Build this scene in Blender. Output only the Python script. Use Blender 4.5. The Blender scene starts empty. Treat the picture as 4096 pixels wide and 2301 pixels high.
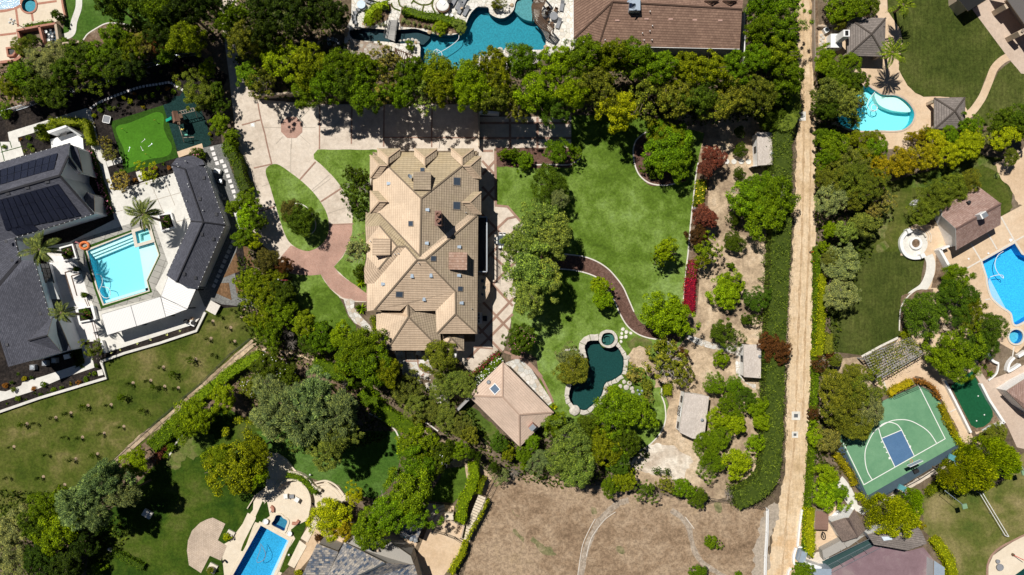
import bpy,math,random,bmesh
import numpy as np
from mathutils import Vector,Matrix
from mathutils.geometry import tessellate_polygon
rad=math.radians
# ---------------------------------------------------------------- camera, light
S=0.044;H=122.0;CX,CY=2048.0,1150.5
sc=bpy.context.scene
COL=sc.collection
cam_d=bpy.data.cameras.new('camera');cam=bpy.data.objects.new('camera',cam_d);COL.objects.link(cam)
cam.location=(0,0,H);cam_d.sensor_width=36;cam_d.lens=36*H/(4096*S);cam_d.clip_end=2000;cam_d.clip_start=1
sc.camera=cam
wd=bpy.data.worlds.new("World");sc.world=wd;wd.use_nodes=True
nt=wd.node_tree;bg=nt.nodes['Background']
sky=nt.nodes.new('ShaderNodeTexSky');sky.sky_type='NISHITA';sky.sun_disc=False
SUNV=Vector((-0.405,0.455,1.0)).normalized()
el=math.asin(SUNV.z);az=math.atan2(SUNV.x,SUNV.y)
sky.sun_elevation=el;sky.sun_rotation=az;sky.altitude=1500;sky.air_density=0.5;sky.dust_density=0.0
nt.links.new(sky.outputs[0],bg.inputs[0]);bg.inputs[1].default_value=0.05
sl=bpy.data.lights.new('sun','SUN');sl.energy=4.9;sl.angle=rad(0.5);sl.color=(1.0,0.955,0.88)
so=bpy.data.objects.new('sun',sl);COL.objects.link(so);so.location=(0,0,60)
so.rotation_euler=SUNV.to_track_quat('Z','Y').to_euler()
sc.view_settings.view_transform='Standard';sc.view_settings.look='None'
sc.view_settings.exposure=0.0;sc.view_settings.gamma=1.0
try:
    sc.cycles.transparent_max_bounces=12;sc.cycles.max_bounces=6
except Exception:pass
RY=[0,576,1152,1725]
K=2.512
def px(t,s):
    """numbers read off the enlarged photo tile t ('rc', or 'D' for the whole picture) -> list of photo pixels"""
    v=[float(a)for a in s.split()]if isinstance(s,str)else list(s)
    if t=='D':ox=oy=0;k=0.62891
    else:ox=1024*int(t[1]);oy=RY[int(t[0])];k=K
    return[(ox+v[i]/k,oy+v[i+1]/k)for i in range(0,len(v),2)]
def wp(p,z=0.0):
    f=(H-z)/H*S
    return Vector(((p[0]-CX)*f,-(p[1]-CY)*f,z))
def W(t,s,z=0.0):return[wp(p,z)for p in px(t,s)]
def W1(t,x,y,z=0.0):return wp(px(t,(x,y))[0],z)
def spl(pts,closed=True,n=6):
    """Catmull-Rom through points"""
    m=len(pts);out=[]
    rng=range(m)if closed else range(m-1)
    for i in rng:
        if closed:a,b,c,d=pts[i-1],pts[i],pts[(i+1)%m],pts[(i+2)%m]
        else:a,b,c,d=pts[max(i-1,0)],pts[i],pts[i+1],pts[min(i+2,m-1)]
        for k in range(n):
            t=k/n
            out.append(0.5*((2*b)+(c-a)*t+(2*a-5*b+4*c-d)*t*t+(3*b-a-3*c+d)*t**3))
    if not closed:out.append(pts[-1])
    return out
# ---------------------------------------------------------------- materials
MATS={}
class NT:
    def __init__(s,name):
        m=bpy.data.materials.new(name);m.use_nodes=True;s.m=m;s.t=m.node_tree;s.n=s.t.nodes
        s.p=s.n['Principled BSDF'];s.out=s.n['Material Output']
    def new(s,k,**kw):
        n=s.n.new('ShaderNode'+k)
        for a,b in kw.items():
            if a.startswith('i_'):n.inputs[a[2:].replace('_',' ')].default_value=b
            else:setattr(n,a,b)
        return n
    def l(s,a,b):s.t.links.new(a,b)
    def coord(s,kind='Object',rot=0,scale=None):
        tc=s.new('TexCoord');o=tc.outputs[kind]
        if rot or scale:
            mp=s.new('Mapping');s.l(o,mp.inputs[0]);mp.inputs['Rotation'].default_value=(0,0,rot)
            if scale:mp.inputs['Scale'].default_value=scale
            o=mp.outputs[0]
        return o
    def noise(s,co,scale,detail=4,rough=0.6,dist=0):
        n=s.new('TexNoise');s.l(co,n.inputs['Vector']);n.inputs['Scale'].default_value=scale
        n.inputs['Detail'].default_value=detail;n.inputs['Roughness'].default_value=rough
        n.inputs['Distortion'].default_value=dist*0.35
        return n.outputs['Fac']
    def ramp(s,f,*stops):
        r=s.new('ValToRGB');s.l(f,r.inputs[0]);e=r.color_ramp.elements
        while len(e)<len(stops):e.new(0.5)
        for i,(p,c)in enumerate(stops):e[i].position=p;e[i].color=(*c,1)
        return r.outputs[0]
    def mix(s,f,a,b,mode='MIX'):
        m=s.new('Mix',data_type='RGBA',blend_type=mode)
        for v,i in((f,0),(a,6),(b,7)):
            if hasattr(v,'links')or hasattr(v,'is_linked'):s.l(v,m.inputs[i])
            else:m.inputs[i].default_value=v if i==0 else(*v,1)
        return m.outputs[2]
    def math(s,op,a,b=0.0):
        m=s.new('Math',operation=op)
        for i,v in enumerate((a,b)):
            if hasattr(v,'is_linked'):s.l(v,m.inputs[i])
            else:m.inputs[i].default_value=v
        return m.outputs[0]
    def bump(s,h,d=0.05,st=1.0):
        b=s.new('Bump');s.l(h,b.inputs['Height']);b.inputs['Distance'].default_value=d
        b.inputs['Strength'].default_value=st;s.l(b.outputs[0],s.p.inputs['Normal'])
    def base(s,c):
        if hasattr(c,'is_linked'):s.l(c,s.p.inputs['Base Color'])
        else:s.p.inputs['Base Color'].default_value=(*c,1)
def plain(name,c,rough=0.7,metal=0.0,var=0.12,scale=3.0,spec=0.3,bump=0.0):
    if name in MATS:return MATS[name]
    t=NT(name);co=t.coord()
    n=t.noise(co,scale,5);c1=tuple(max(0,x*(1-var))for x in c);c2=tuple(min(1,x*(1+var))for x in c)
    t.base(t.ramp(n,(0.3,c1),(0.7,c2)));t.p.inputs['Roughness'].default_value=rough
    t.p.inputs['Metallic'].default_value=metal;t.p.inputs['Specular IOR Level'].default_value=spec
    if bump:t.bump(t.noise(co,scale*5,3),bump)
    MATS[name]=t.m;return t.m
def ground(name,cols,big=0.08,mid=0.6,fine=6.0,dist=0.4,bump=0.03,amt=0.35,rot=0,streak=0,rough=0.95,spec=0.1,fa=0.5):
    """patchy surface: cols = 2-4 colours spread by large and middle noise, fine grain on top"""
    if name in MATS:return MATS[name]
    t=NT(name);co=t.coord()
    a=t.noise(co,big,3,0.55,dist);b=t.noise(co,mid,5,0.65,dist)
    f=t.math('ADD',t.math('MULTIPLY',a,0.55),t.math('MULTIPLY',b,0.45))
    n=len(cols);st=[(0.36+0.28*i/(n-1),c)for i,c in enumerate(cols)]
    c=t.ramp(f,*st)
    if streak:
        sco=t.coord('Object',rot,(1,streak,1));s1=t.noise(sco,fine*0.35,4,0.7)
        c=t.mix(0.35 if streak==.07 else 0.6,c,t.ramp(s1,(0.3,(0.55,)*3),(0.7,(1.35,)*3)),'MULTIPLY')
    g0=t.noise(co,fine*0.28,5,0.8);c=t.mix(min(1,fa*1.1),c,t.ramp(g0,(0.42,(1-amt,)*3),(0.58,(1+amt*.8,)*3)),'MULTIPLY')
    g=t.noise(co,fine,6,0.75)
    c=t.mix(fa,c,t.ramp(g,(0.28,(1-amt*1.6,)*3),(0.72,(1+amt,)*3)),'MULTIPLY')
    t.base(c);t.p.inputs['Roughness'].default_value=rough;t.p.inputs['Specular IOR Level'].default_value=spec
    if bump:t.bump(g,bump)
    MATS[name]=t.m;return t.m
def bricks(name,c1,c2,mortar,bw=0.4,rh=0.2,ms=0.012,rot=0,kind='Object',bump=0.01,var=0.3,rough=0.85,off=0.5,fine=8.0,sq=1.0):
    if name in MATS:return MATS[name]
    t=NT(name);co=t.coord(kind,rot)
    b=t.new('TexBrick');t.l(co,b.inputs['Vector']);b.offset=off
    b.inputs['Color1'].default_value=(*c1,1);b.inputs['Color2'].default_value=(*c2,1);b.inputs['Mortar'].default_value=(*mortar,1)
    b.inputs['Scale'].default_value=1;b.inputs['Brick Width'].default_value=bw;b.inputs['Row Height'].default_value=rh
    b.inputs['Mortar Size'].default_value=ms;b.inputs['Mortar Smooth'].default_value=0.2
    oc=t.coord();g=t.noise(oc,fine,5,0.7);h=t.noise(oc,0.35,4,0.6)
    c=t.mix(1.0,b.outputs[0],t.ramp(g,(0.3,(1-var,)*3),(0.7,(1+var*0.7,)*3)),'MULTIPLY')
    c=t.mix(1.0,c,t.ramp(h,(0.35,(0.86,)*3),(0.65,(1.12,)*3)),'MULTIPLY')
    t.base(c);t.p.inputs['Roughness'].default_value=rough;t.p.inputs['Specular IOR Level'].default_value=0.2
    t.bump(t.math('SUBTRACT',1.0,b.outputs['Fac']),bump)
    MATS[name]=t.m;return t.m
def stones(name,cols,joint,scale=1.2,jw=0.04,bump=0.02,rough=0.85):
    """crazy paving: voronoi cells with joints"""
    if name in MATS:return MATS[name]
    t=NT(name);co=t.coord()
    v=t.new('TexVoronoi',feature='F1');t.l(co,v.inputs['Vector']);v.inputs['Scale'].default_value=scale
    e=t.new('TexVoronoi',feature='DISTANCE_TO_EDGE');t.l(co,e.inputs['Vector']);e.inputs['Scale'].default_value=scale
    sp=t.new('SeparateColor');t.l(v.outputs['Color'],sp.inputs[0])
    n=len(cols);c=t.ramp(sp.outputs[0],*[(i/(n-1),x)for i,x in enumerate(cols)])
    g=t.noise(co,7,5,0.7);c=t.mix(1.0,c,t.ramp(g,(0.3,(0.8,)*3),(0.7,(1.12,)*3)),'MULTIPLY')
    m=t.math('LESS_THAN',e.outputs['Distance'],jw)
    t.base(t.mix(m,c,joint));t.p.inputs['Roughness'].default_value=rough;t.p.inputs['Specular IOR Level'].default_value=0.2
    t.bump(t.ramp(e.outputs['Distance'],(0,(0,)*3),(jw*2,(1,)*3)),bump)
    MATS[name]=t.m;return t.m
def roofing(name,c1,c2,line,bw=0.33,rh=0.35,moss=None,step=0.05,var=0.2,lw=0.03,stain=0.1):
    """courses of tiles laid on the slope with UVs in metres (u along the eave, v up the slope)"""
    if name in MATS:return MATS[name]
    t=NT(name);co=t.coord('UV')
    b=t.new('TexBrick');t.l(co,b.inputs['Vector']);b.offset=0.5
    b.inputs['Color1'].default_value=(*c1,1);b.inputs['Color2'].default_value=(*c2,1);b.inputs['Mortar'].default_value=(*line,1)
    b.inputs['Scale'].default_value=1;b.inputs['Brick Width'].default_value=bw;b.inputs['Row Height'].default_value=rh
    b.inputs['Mortar Size'].default_value=lw*.35;b.inputs['Mortar Smooth'].default_value=0.3;b.inputs['Bias'].default_value=0.0
    oc=t.coord();g=t.noise(oc,5,5,0.7);h=t.noise(oc,0.25,4,0.6)
    c=t.mix(1.0,b.outputs[0],t.ramp(g,(0.3,(1-var,)*3),(0.7,(1+var*0.7,)*3)),'MULTIPLY')
    c=t.mix(1.0,c,t.ramp(h,(0.35,(1-stain,)*3),(0.65,(1+stain,)*3)),'MULTIPLY')
    if moss:
        mn=t.noise(oc,0.5,5,0.7);c=t.mix(t.ramp(mn,(0.5,(0,)*3),(0.7,(0.5,)*3)),c,moss)
    sx=t.new('SeparateXYZ');t.l(co,sx.inputs[0])
    fr=t.math('FRACT',t.math('DIVIDE',sx.outputs[1],rh));c=t.mix(t.ramp(fr,(0.0,(.85,)*3),(lw*3.2/rh,(0,)*3)),c,line)  # dark line at each course's lower edge paints in the step's shade
    t.base(c);t.p.inputs['Roughness'].default_value=0.85;t.p.inputs['Specular IOR Level'].default_value=0.2
    saw=t.math('SUBTRACT',1.0,fr)
    fu=t.math('SINE',t.math('MULTIPLY',sx.outputs[0],2*math.pi/(bw*0.5)))
    t.bump(t.math('ADD',t.math('POWER',saw,3.0),t.math('MULTIPLY',fu,0.12)),step)
    MATS[name]=t.m;return t.m
def foliage(name='leaf_green',trans=0.2):
    if name in MATS:return MATS[name]
    t=NT(name);oi=t.new('ObjectInfo');ge=t.new('NewGeometry')
    c=t.mix(1.0,oi.outputs['Color'],t.ramp(ge.outputs['Random Per Island'],(0.0,(0.28,0.36,0.3)),(0.45,(0.9,1.0,0.7)),(0.8,(1.7,1.7,0.9)),(1.0,(3.2,3.0,1.5))),'MULTIPLY')
    n=t.noise(t.coord(),2.5,3);c=t.mix(1.0,c,t.ramp(n,(0.35,(0.78,0.82,0.8)),(0.65,(1.3,1.25,0.95))),'MULTIPLY')
    t.base(c);t.p.inputs['Roughness'].default_value=0.55;t.p.inputs['Specular IOR Level'].default_value=0.08
    tr=t.new('BsdfTranslucent');t.l(c,tr.inputs[0]);mx=t.new('MixShader');mx.inputs[0].default_value=trans
    t.l(t.p.outputs[0],mx.inputs[1]);t.l(tr.outputs[0],mx.inputs[2]);t.l(mx.outputs[0],t.out.inputs[0])
    MATS[name]=t.m;return t.m
def water(name,tint,rip=14.0,st=0.5,gloss=0.04):
    if name in MATS:return MATS[name]
    t=NT(name);tr=t.new('BsdfTransparent');tr.inputs[0].default_value=(*tint,1)
    gl=t.new('BsdfGlossy');gl.inputs['Roughness'].default_value=gloss;gl.inputs['Color'].default_value=(0.9,0.95,1,1)
    co=t.coord();b=t.new('Bump');t.l(t.noise(co,rip*0.25,4,0.6,1.0),b.inputs['Height']);b.inputs['Distance'].default_value=0.03;b.inputs['Strength'].default_value=st
    fr=t.new('Fresnel');fr.inputs[0].default_value=1.33;t.l(b.outputs[0],fr.inputs['Normal']);t.l(b.outputs[0],gl.inputs['Normal'])
    mx=t.new('MixShader');t.l(fr.outputs[0],mx.inputs[0]);t.l(tr.outputs[0],mx.inputs[1]);t.l(gl.outputs[0],mx.inputs[2])
    t.l(mx.outputs[0],t.out.inputs[0]);MATS[name]=t.m;return t.m
def glass(name='window_glass',c=(0.03,0.045,0.06)):
    if name in MATS:return MATS[name]
    t=NT(name);t.base(c);t.p.inputs['Roughness'].default_value=0.08;t.p.inputs['Specular IOR Level'].default_value=0.6
    MATS[name]=t.m;return t.m
# ---------------------------------------------------------------- objects
ORD='first second third fourth fifth sixth seventh eighth ninth tenth eleventh twelfth thirteenth fourteenth fifteenth sixteenth seventeenth eighteenth nineteenth twentieth'.split()
def ordn(i):return ORD[i]if i<20 else('twenty','thirty','forty','fifty','sixty')[i//10-2]+' '+ORD[i%10]if i%10<9 else('thirtieth','fortieth','fiftieth','sixtieth','seventieth')[i//10-2]
def tag(o,label=None,cat=None,group=None,kind=None):
    if label:o['label']=label
    if cat:o['category']=cat
    if group:o['group']=group
    if kind:o['kind']=kind
    return o
def empty(name,loc=(0,0,0),rz=0.0,label=None,cat=None,group=None):
    o=bpy.data.objects.new(name,None);COL.objects.link(o);o.location=loc;o.rotation_euler=(0,0,rz)
    o.empty_display_size=0.3
    return tag(o,label,cat,group)
def link(name,me,parent=None):
    o=bpy.data.objects.new(name,me);COL.objects.link(o)
    if parent:o.parent=parent
    return o
def copy_tree(o,parent=None):
    c=o.copy();COL.objects.link(c);c.parent=parent
    for ch in list(o.children):copy_tree(ch,c)
    return c
class MB:
    """collects shapes; build() links them as one mesh object"""
    def __init__(s):s.v=[];s.f=[];s.uv=[]
    def add(s,vs,fs):
        o=len(s.v);s.v+=[tuple(v)for v in vs];s.f+=[tuple(i+o for i in f)for f in fs]
    def box(s,c,d,rz=0.0,rx=0.0,ry=0.0):
        m=Matrix.Translation(c)@Matrix.Rotation(rz,4,'Z')@Matrix.Rotation(ry,4,'Y')@Matrix.Rotation(rx,4,'X')
        vs=[m@Vector((x*d[0]/2,y*d[1]/2,z*d[2]/2))for z in(-1,1)for x,y in((-1,-1),(1,-1),(1,1),(-1,1))]
        s.add(vs,[(3,2,1,0),(4,5,6,7),(0,1,5,4),(1,2,6,5),(2,3,7,6),(3,0,4,7)]);return s
    def bar(s,a,b,w,h=None):
        """square bar between two points"""
        a,b=Vector(a),Vector(b);h=h or w;d=b-a
        if d.length<1e-5:return s
        up=Vector((0,0,1))if abs(d.normalized().z)<0.95 else Vector((1,0,0))
        x=d.cross(up).normalized()*w/2;y=x.cross(d).normalized()*h/2
        vs=[p+q for p in(a,b)for q in(-x-y,x-y,x+y,-x+y)]
        s.add(vs,[(3,2,1,0),(4,5,6,7),(0,1,5,4),(1,2,6,5),(2,3,7,6),(3,0,4,7)]);return s
    def tube(s,pts,r,n=8,r2=None,cap=True):
        pts=[Vector(p)for p in pts];m=len(pts);rs=[r+(r2-r)*i/(m-1)if r2 is not None else r for i in range(m)]
        vs=[]
        for i,p in enumerate(pts):
            d=(pts[min(i+1,m-1)]-pts[max(i-1,0)]).normalized()
            up=Vector((0,0,1))if abs(d.z)<0.95 else Vector((1,0,0))
            x=d.cross(up).normalized();y=d.cross(x).normalized()
            vs+=[p+(x*math.cos(2*math.pi*k/n)+y*math.sin(2*math.pi*k/n))*rs[i]for k in range(n)]
        fs=[(i*n+k,(i+1)*n+k,(i+1)*n+(k+1)%n,i*n+(k+1)%n)for i in range(m-1)for k in range(n)]
        if cap:fs+=[tuple(range(n)),tuple(range((m-1)*n,m*n))[::-1]]
        s.add(vs,fs);return s
    def lathe(s,c,prof,n=20,sx=1.0,sy=1.0):
        """prof = (radius, z) pairs from bottom to top"""
        c=Vector(c);vs=[]
        for r,z in prof:vs+=[c+Vector((r*sx*math.cos(2*math.pi*k/n),r*sy*math.sin(2*math.pi*k/n),z))for k in range(n)]
        m=len(prof);fs=[(i*n+k,i*n+(k+1)%n,(i+1)*n+(k+1)%n,(i+1)*n+k)for i in range(m-1)for k in range(n)]
        fs+=[tuple(range(n))[::-1],tuple(range((m-1)*n,m*n))];s.add(vs,fs);return s
    def prism(s,poly,z0,z1,holes=()):
        """closed solid over a polygon (list of Vectors), z0 below z1"""
        loops=[list(poly)]+[list(h)for h in holes]
        tris=tessellate_polygon([[Vector((p.x,p.y,0))for p in l]for l in loops])
        flat=[p for l in loops for p in l];n=len(flat)
        vs=[(p.x,p.y,z1)for p in flat]+[(p.x,p.y,z0)for p in flat]
        fs=[]
        for t in tris:
            a,b,c=[flat[i]for i in t]
            if(b.x-a.x)*(c.y-a.y)-(b.y-a.y)*(c.x-a.x)<0:t=(t[0],t[2],t[1])
            fs.append(tuple(t));fs.append(tuple(i+n for i in reversed(t)))
        o=0
        for li,l in enumerate(loops):
            m=len(l);ar=sum(l[i].x*l[(i+1)%m].y-l[(i+1)%m].x*l[i].y for i in range(m))
            fwd=(ar>0)==(li==0)
            for i in range(m):
                a,b=o+i,o+(i+1)%m
                fs.append((a,a+n,b+n,b)if fwd else(b,b+n,a+n,a))
            o+=m
        s.add(vs,fs);return s
    def flat(s,poly,z,holes=()):
        loops=[list(poly)]+[list(h)for h in holes]
        tris=tessellate_polygon([[Vector((p.x,p.y,0))for p in l]for l in loops])
        flat=[p for l in loops for p in l];fs=[]
        for t in tris:
            a,b,c=[flat[i]for i in t]
            if(b.x-a.x)*(c.y-a.y)-(b.y-a.y)*(c.x-a.x)<0:t=(t[0],t[2],t[1])
            fs.append(tuple(t))
        s.add([(p.x,p.y,z)for p in flat],fs);return s
    def mesh(s,name,mat):
        me=bpy.data.meshes.new(name);me.from_pydata(s.v,[],s.f);me.update()
        if mat:me.materials.append(mat)
        return me
    def build(s,name,mat,parent=None,smooth=False):
        me=s.mesh(name,mat)
        if smooth:
            for p in me.polygons:p.use_smooth=True
        return link(name,me,parent)
def offset_line(pts,d):
    """shift an open line sideways (left positive)"""
    out=[]
    for i,p in enumerate(pts):
        t=(pts[min(i+1,len(pts)-1)]-pts[max(i-1,0)]);t.z=0;t.normalize()
        out.append(Vector((p.x-t.y*d,p.y+t.x*d,p.z)))
    return out
def ribbon(pts,w):return offset_line(pts,w/2)+offset_line(pts,-w/2)[::-1]
def inset(poly,d):
    """inset (d>0) a simple closed polygon"""
    n=len(poly);ar=sum(poly[i].x*poly[(i+1)%n].y-poly[(i+1)%n].x*poly[i].y for i in range(n));sg=1 if ar>0 else-1
    out=[]
    for i in range(n):
        a,b,c=poly[i-1],poly[i],poly[(i+1)%n]
        e1=Vector((b.x-a.x,b.y-a.y));e2=Vector((c.x-b.x,c.y-b.y))
        if e1.length<1e-6 or e2.length<1e-6:out.append(b.copy());continue
        e1.normalize();e2.normalize()
        n1=Vector((-e1.y,e1.x))*sg;n2=Vector((-e2.y,e2.x))*sg;m=n1+n2
        k=max(0.35,(1+n1.dot(n2)));m=m/k
        out.append(Vector((b.x+m.x*d,b.y+m.y*d,b.z)))
    return out
def inside(p,poly):
    c=False;n=len(poly);j=n-1
    for i in range(n):
        a,b=poly[i],poly[j]
        if(a.y>p.y)!=(b.y>p.y)and p.x<(b.x-a.x)*(p.y-a.y)/(b.y-a.y)+a.x:c=not c
        j=i
    return c
HOLES=[]
from mathutils.geometry import delaunay_2d_cdt
LC={}
def ragged(poly,amp,step):
    r=random.Random(len(poly)+int(abs(poly[0].x)*10));out=[];n=len(poly);ph=[r.uniform(0,6)for _ in range(4)]
    for i in range(n):
        a,b=poly[i],poly[(i+1)%n];d=b-a;L=d.length;k=max(1,int(L/step));nn=Vector((-d.y,d.x,0))/max(L,1e-6)
        for j in range(k):
            p=a.lerp(b,j/k);w=math.sin(p.x*1.3+ph[0])*math.sin(p.y*1.1+ph[1])+.6*math.sin(p.x*3.7+p.y*2.9+ph[2])+r.uniform(-.7,.7);out.append(p+nn*w*amp*.6)
    return out
def sheet(name,poly,layer,mat,kind='structure',label=None,cat=None,extra=()):
    LC[layer]=LC.get(layer,-1)+1
    am={'weed_patch':.45,'worn_patch':.7,'bare_patch':.6,'dry_patch':.6,'chalky_patch':.6,'weeds':.4,'dry_field':.4,'orchard_soil':.25,'mulch_bed':.1,'leafbed':.15,'planting_bed':.12,'rough_grass':.3,'hillside_soil':.3,'road':.22,'gravel_track':.12,'grit_verge':.5,'sandy_track':.3,'wheel_rut':.16,'lawn':.06,'road_verge':.1,'path':.1,'garden_soil':.2}.get(name,0)
    if am:poly=ragged(poly,am,.45 if am>.2 else .7)
    lo=[min(p[i]for p in poly)for i in(0,1)];hi=[max(p[i]for p in poly)for i in(0,1)]
    hs=[h for h in list(HOLES)+list(extra)if min(p.x for p in h)<hi[0]and max(p.x for p in h)>lo[0]and min(p.y for p in h)<hi[1]and max(p.y for p in h)>lo[1]]
    V,F=[],[]
    for l in[poly]+hs:
        ar=sum(l[i].x*l[(i+1)%len(l)].y-l[(i+1)%len(l)].x*l[i].y for i in range(len(l)));l=l if ar>0 else l[::-1]
        k=len(V);V+=[Vector((p.x,p.y))for p in l];F.append(list(range(k,k+len(l))))
    vo,_,fo,_,_,of=delaunay_2d_cdt(V,[],F,1,1e-5,True)
    m=MB();fs=[]
    for f,o in zip(fo,of):
        if 0 in o and len(o)==1:
            a,b,c=[vo[i]for i in f[:3]];fs.append(tuple(f)if(b-a).cross(c-a)>0 else tuple(reversed(f)))
    m.add([(p.x,p.y,0.012*layer+(.00015*LC[layer]if layer else 0))for p in vo],fs)
    o=m.build(name,mat);o['kind']=kind
    if kind not in('structure','stuff'):del o['kind']
    return tag(o,label,cat)
# ---------------------------------------------------------------- vegetation templates (unit crowns, radius 1)
LEAF=foliage();WOOD=plain('bark',(0.16,0.12,0.085),0.9,scale=6,bump=0.02);PALEWOOD=plain('pale_bark',(0.36,0.32,0.28),0.9,scale=6)
def quads(name,P,D,N,ln,wd,mat=None):
    """leaf quads: centre P, long axis D, facing N, half length ln, half width wd"""
    n=len(P);D=D/np.maximum(np.linalg.norm(D,axis=1,keepdims=True),1e-6)
    X=np.cross(D,N);X/=np.maximum(np.linalg.norm(X,axis=1,keepdims=True),1e-6)
    ln=np.broadcast_to(ln,(n,))[:,None];wd=np.broadcast_to(wd,(n,))[:,None]
    V=np.stack([P-D*ln,P+X*wd,P+D*ln,P-X*wd],1).reshape(-1,3).astype(np.float32)
    me=bpy.data.meshes.new(name);me.vertices.add(4*n);me.vertices.foreach_set('co',V.ravel())
    me.loops.add(4*n);me.loops.foreach_set('vertex_index',np.arange(4*n,dtype=np.int32))
    me.polygons.add(n);me.polygons.foreach_set('loop_start',np.arange(0,4*n,4,dtype=np.int32))
    me.update(calc_edges=True);me.materials.append(mat or LEAF);return me
def rdir(g,n):
    v=g.normal(size=(n,3));return v/np.linalg.norm(v,axis=1,keepdims=True)
def lobed(g,d,amp,k=7):
    """bumpy radius for directions d"""
    c=rdir(g,k);s=g.uniform(0.5,1,k)*amp
    r=np.ones(len(d))*(1-amp*0.6)
    for i in range(k):r+=s[i]*np.exp(-(1-d@c[i])*5.5)
    return r
def crown(kind,seed):
    g=np.random.default_rng(seed)
    big=dict(broad=(150,120,.035,.165,.34),clumpy=(115,150,.033,.19,.28),small=(60,60,.07,.26,.3),sparse=(75,60,.045,.15,.5),
               fine=(150,140,.032,.17,.4),feather=(190,110,.05,.17,.55),streak=(170,110,.045,.17,.4),hedge=(70,110,.04,.2,.35))
    nc,nl,sz,cr,amp=big[kind]
    d=rdir(g,nc);d[:,2]=np.abs(d[:,2])*np.where(g.random(nc)<.8,1,-.6)
    R=lobed(g,d,amp)
    R=R*(1+(.05 if kind=='clumpy' else .11)*np.sin(3*np.arctan2(d[:,1],d[:,0])+seed)+.09*np.sin(5*np.arctan2(d[:,1],d[:,0])+2*seed))
    fac=np.where(g.random(nc)<dict(broad=.6,clumpy=.72,small=.6,sparse=.55).get(kind,.72),g.uniform(.8,1.04,nc),g.uniform(.36,.68,nc))
    C=d*(R*fac)[:,None]
    cr_i=cr*g.uniform(.6,1.35,nc)
    idx=np.repeat(np.arange(nc),nl);m=len(idx);ld=rdir(g,m)
    up=ld.copy();flip=(ld*(d[idx]+np.array([0,0,.5]))).sum(1)<-.35;up[flip]*=-1
    P=C[idx]+up*(cr_i[idx]*g.uniform(.45,1.08,m))[:,None]*np.array([1,1,.8])
    Rn=np.linalg.norm(P,axis=1)
    if kind in('feather','streak','fine'):
        out=P/np.maximum(Rn,.05)[:,None]
        D=out*np.array([1,1,.35])+rdir(g,m)*(.45 if kind!='fine' else 1.0)
        if kind=='streak':D=np.tile(np.array([[.25,.18,.9]]),(m,1))+rdir(g,m)*.45+out*.5
        N=rdir(g,m)*.7+np.array([0,0,1.0])
        l=sz*g.uniform(.7,1.5,m);w=l*(.2 if kind=='feather' else .3)
    else:
        N=up*.7+rdir(g,m)*.65+np.array([0,0,.35]);D=np.cross(N,rdir(g,m));l=sz*g.uniform(.6,1.25,m);w=l*.62
    return quads('crown_'+kind,P,D,N,l,w),C
def limbs(C,seed,base=-1.6,rt=.07):
    """unit trunk with limbs reaching the clumps"""
    r=random.Random(seed);b=MB()
    top=(r.uniform(-.1,.1),r.uniform(-.1,.1),-.25)
    b.tube([(0,0,base),(r.uniform(-.04,.04),0,(base-.25)/2),top],rt,8,rt*.6)
    for i in r.sample(range(len(C)),min(9,len(C))):
        c=C[i];m=[(top[j]+c[j]*.75)/2+(.08 if j==2 else 0)+r.uniform(-.06,.06)for j in range(3)]
        b.tube([top,m,[c[j]*.8 for j in range(3)]],rt*.45,5,rt*.12,cap=False)
    return b.mesh('trunk',WOOD)
CR={}
def template(kind,v):
    k=(kind,v)
    if k not in CR:
        me,C=crown(kind,17*v+sum(map(ord,kind)));CR[k]=(me,limbs(C,v))
    return CR[k]
def bare_mesh(seed,n=26):
    r=random.Random(seed);b=MB();b.tube([(0,0,-1.4),(0,0,-.3)],.05,6,.035)
    for i in range(n):
        a=r.uniform(0,6.28);e=r.uniform(.1,1.3);L=r.uniform(.6,1.0)
        p=Vector((0,0,-.3));d=Vector((math.cos(a)*math.cos(e),math.sin(a)*math.cos(e),math.sin(e)*.8))
        q=p+d*L*.5+Vector((r.uniform(-.1,.1),r.uniform(-.1,.1),0));e2=p+d*L
        b.tube([p,q,e2],.022,4,.008,cap=False)
        for k in range(4):
            s=q.lerp(e2,k/4);t=s+(d+Vector((r.uniform(-1,1),r.uniform(-1,1),r.uniform(-.3,.8))))*.2;b.tube([s,t],.01,3,.004,cap=False)
    return b.mesh('bare_branches',PALEWOOD)
TN=[0]
PAL=dict(
    green=(.10,.16,.006),lime=(.17,.24,.006),dark=(.06,.092,.007),deep=(.028,.048,.006),olive=(.13,.145,.022),
    yellow=(.26,.28,.008),gold=(.26,.215,.01),grey=(.20,.22,.13),blue=(.155,.20,.115),sage=(.14,.165,.045),red=(.16,.03,.04),
    plum=(.15,.045,.05),maroon=(.085,.035,.018),brown=(.085,.068,.022),crimson=(.30,.010,.045),pale=(.17,.215,.06),mid=(.065,.11,.012),
    rust=(.26,.11,.03),khaki=(.24,.20,.07),moss=(.135,.165,.006))
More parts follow.
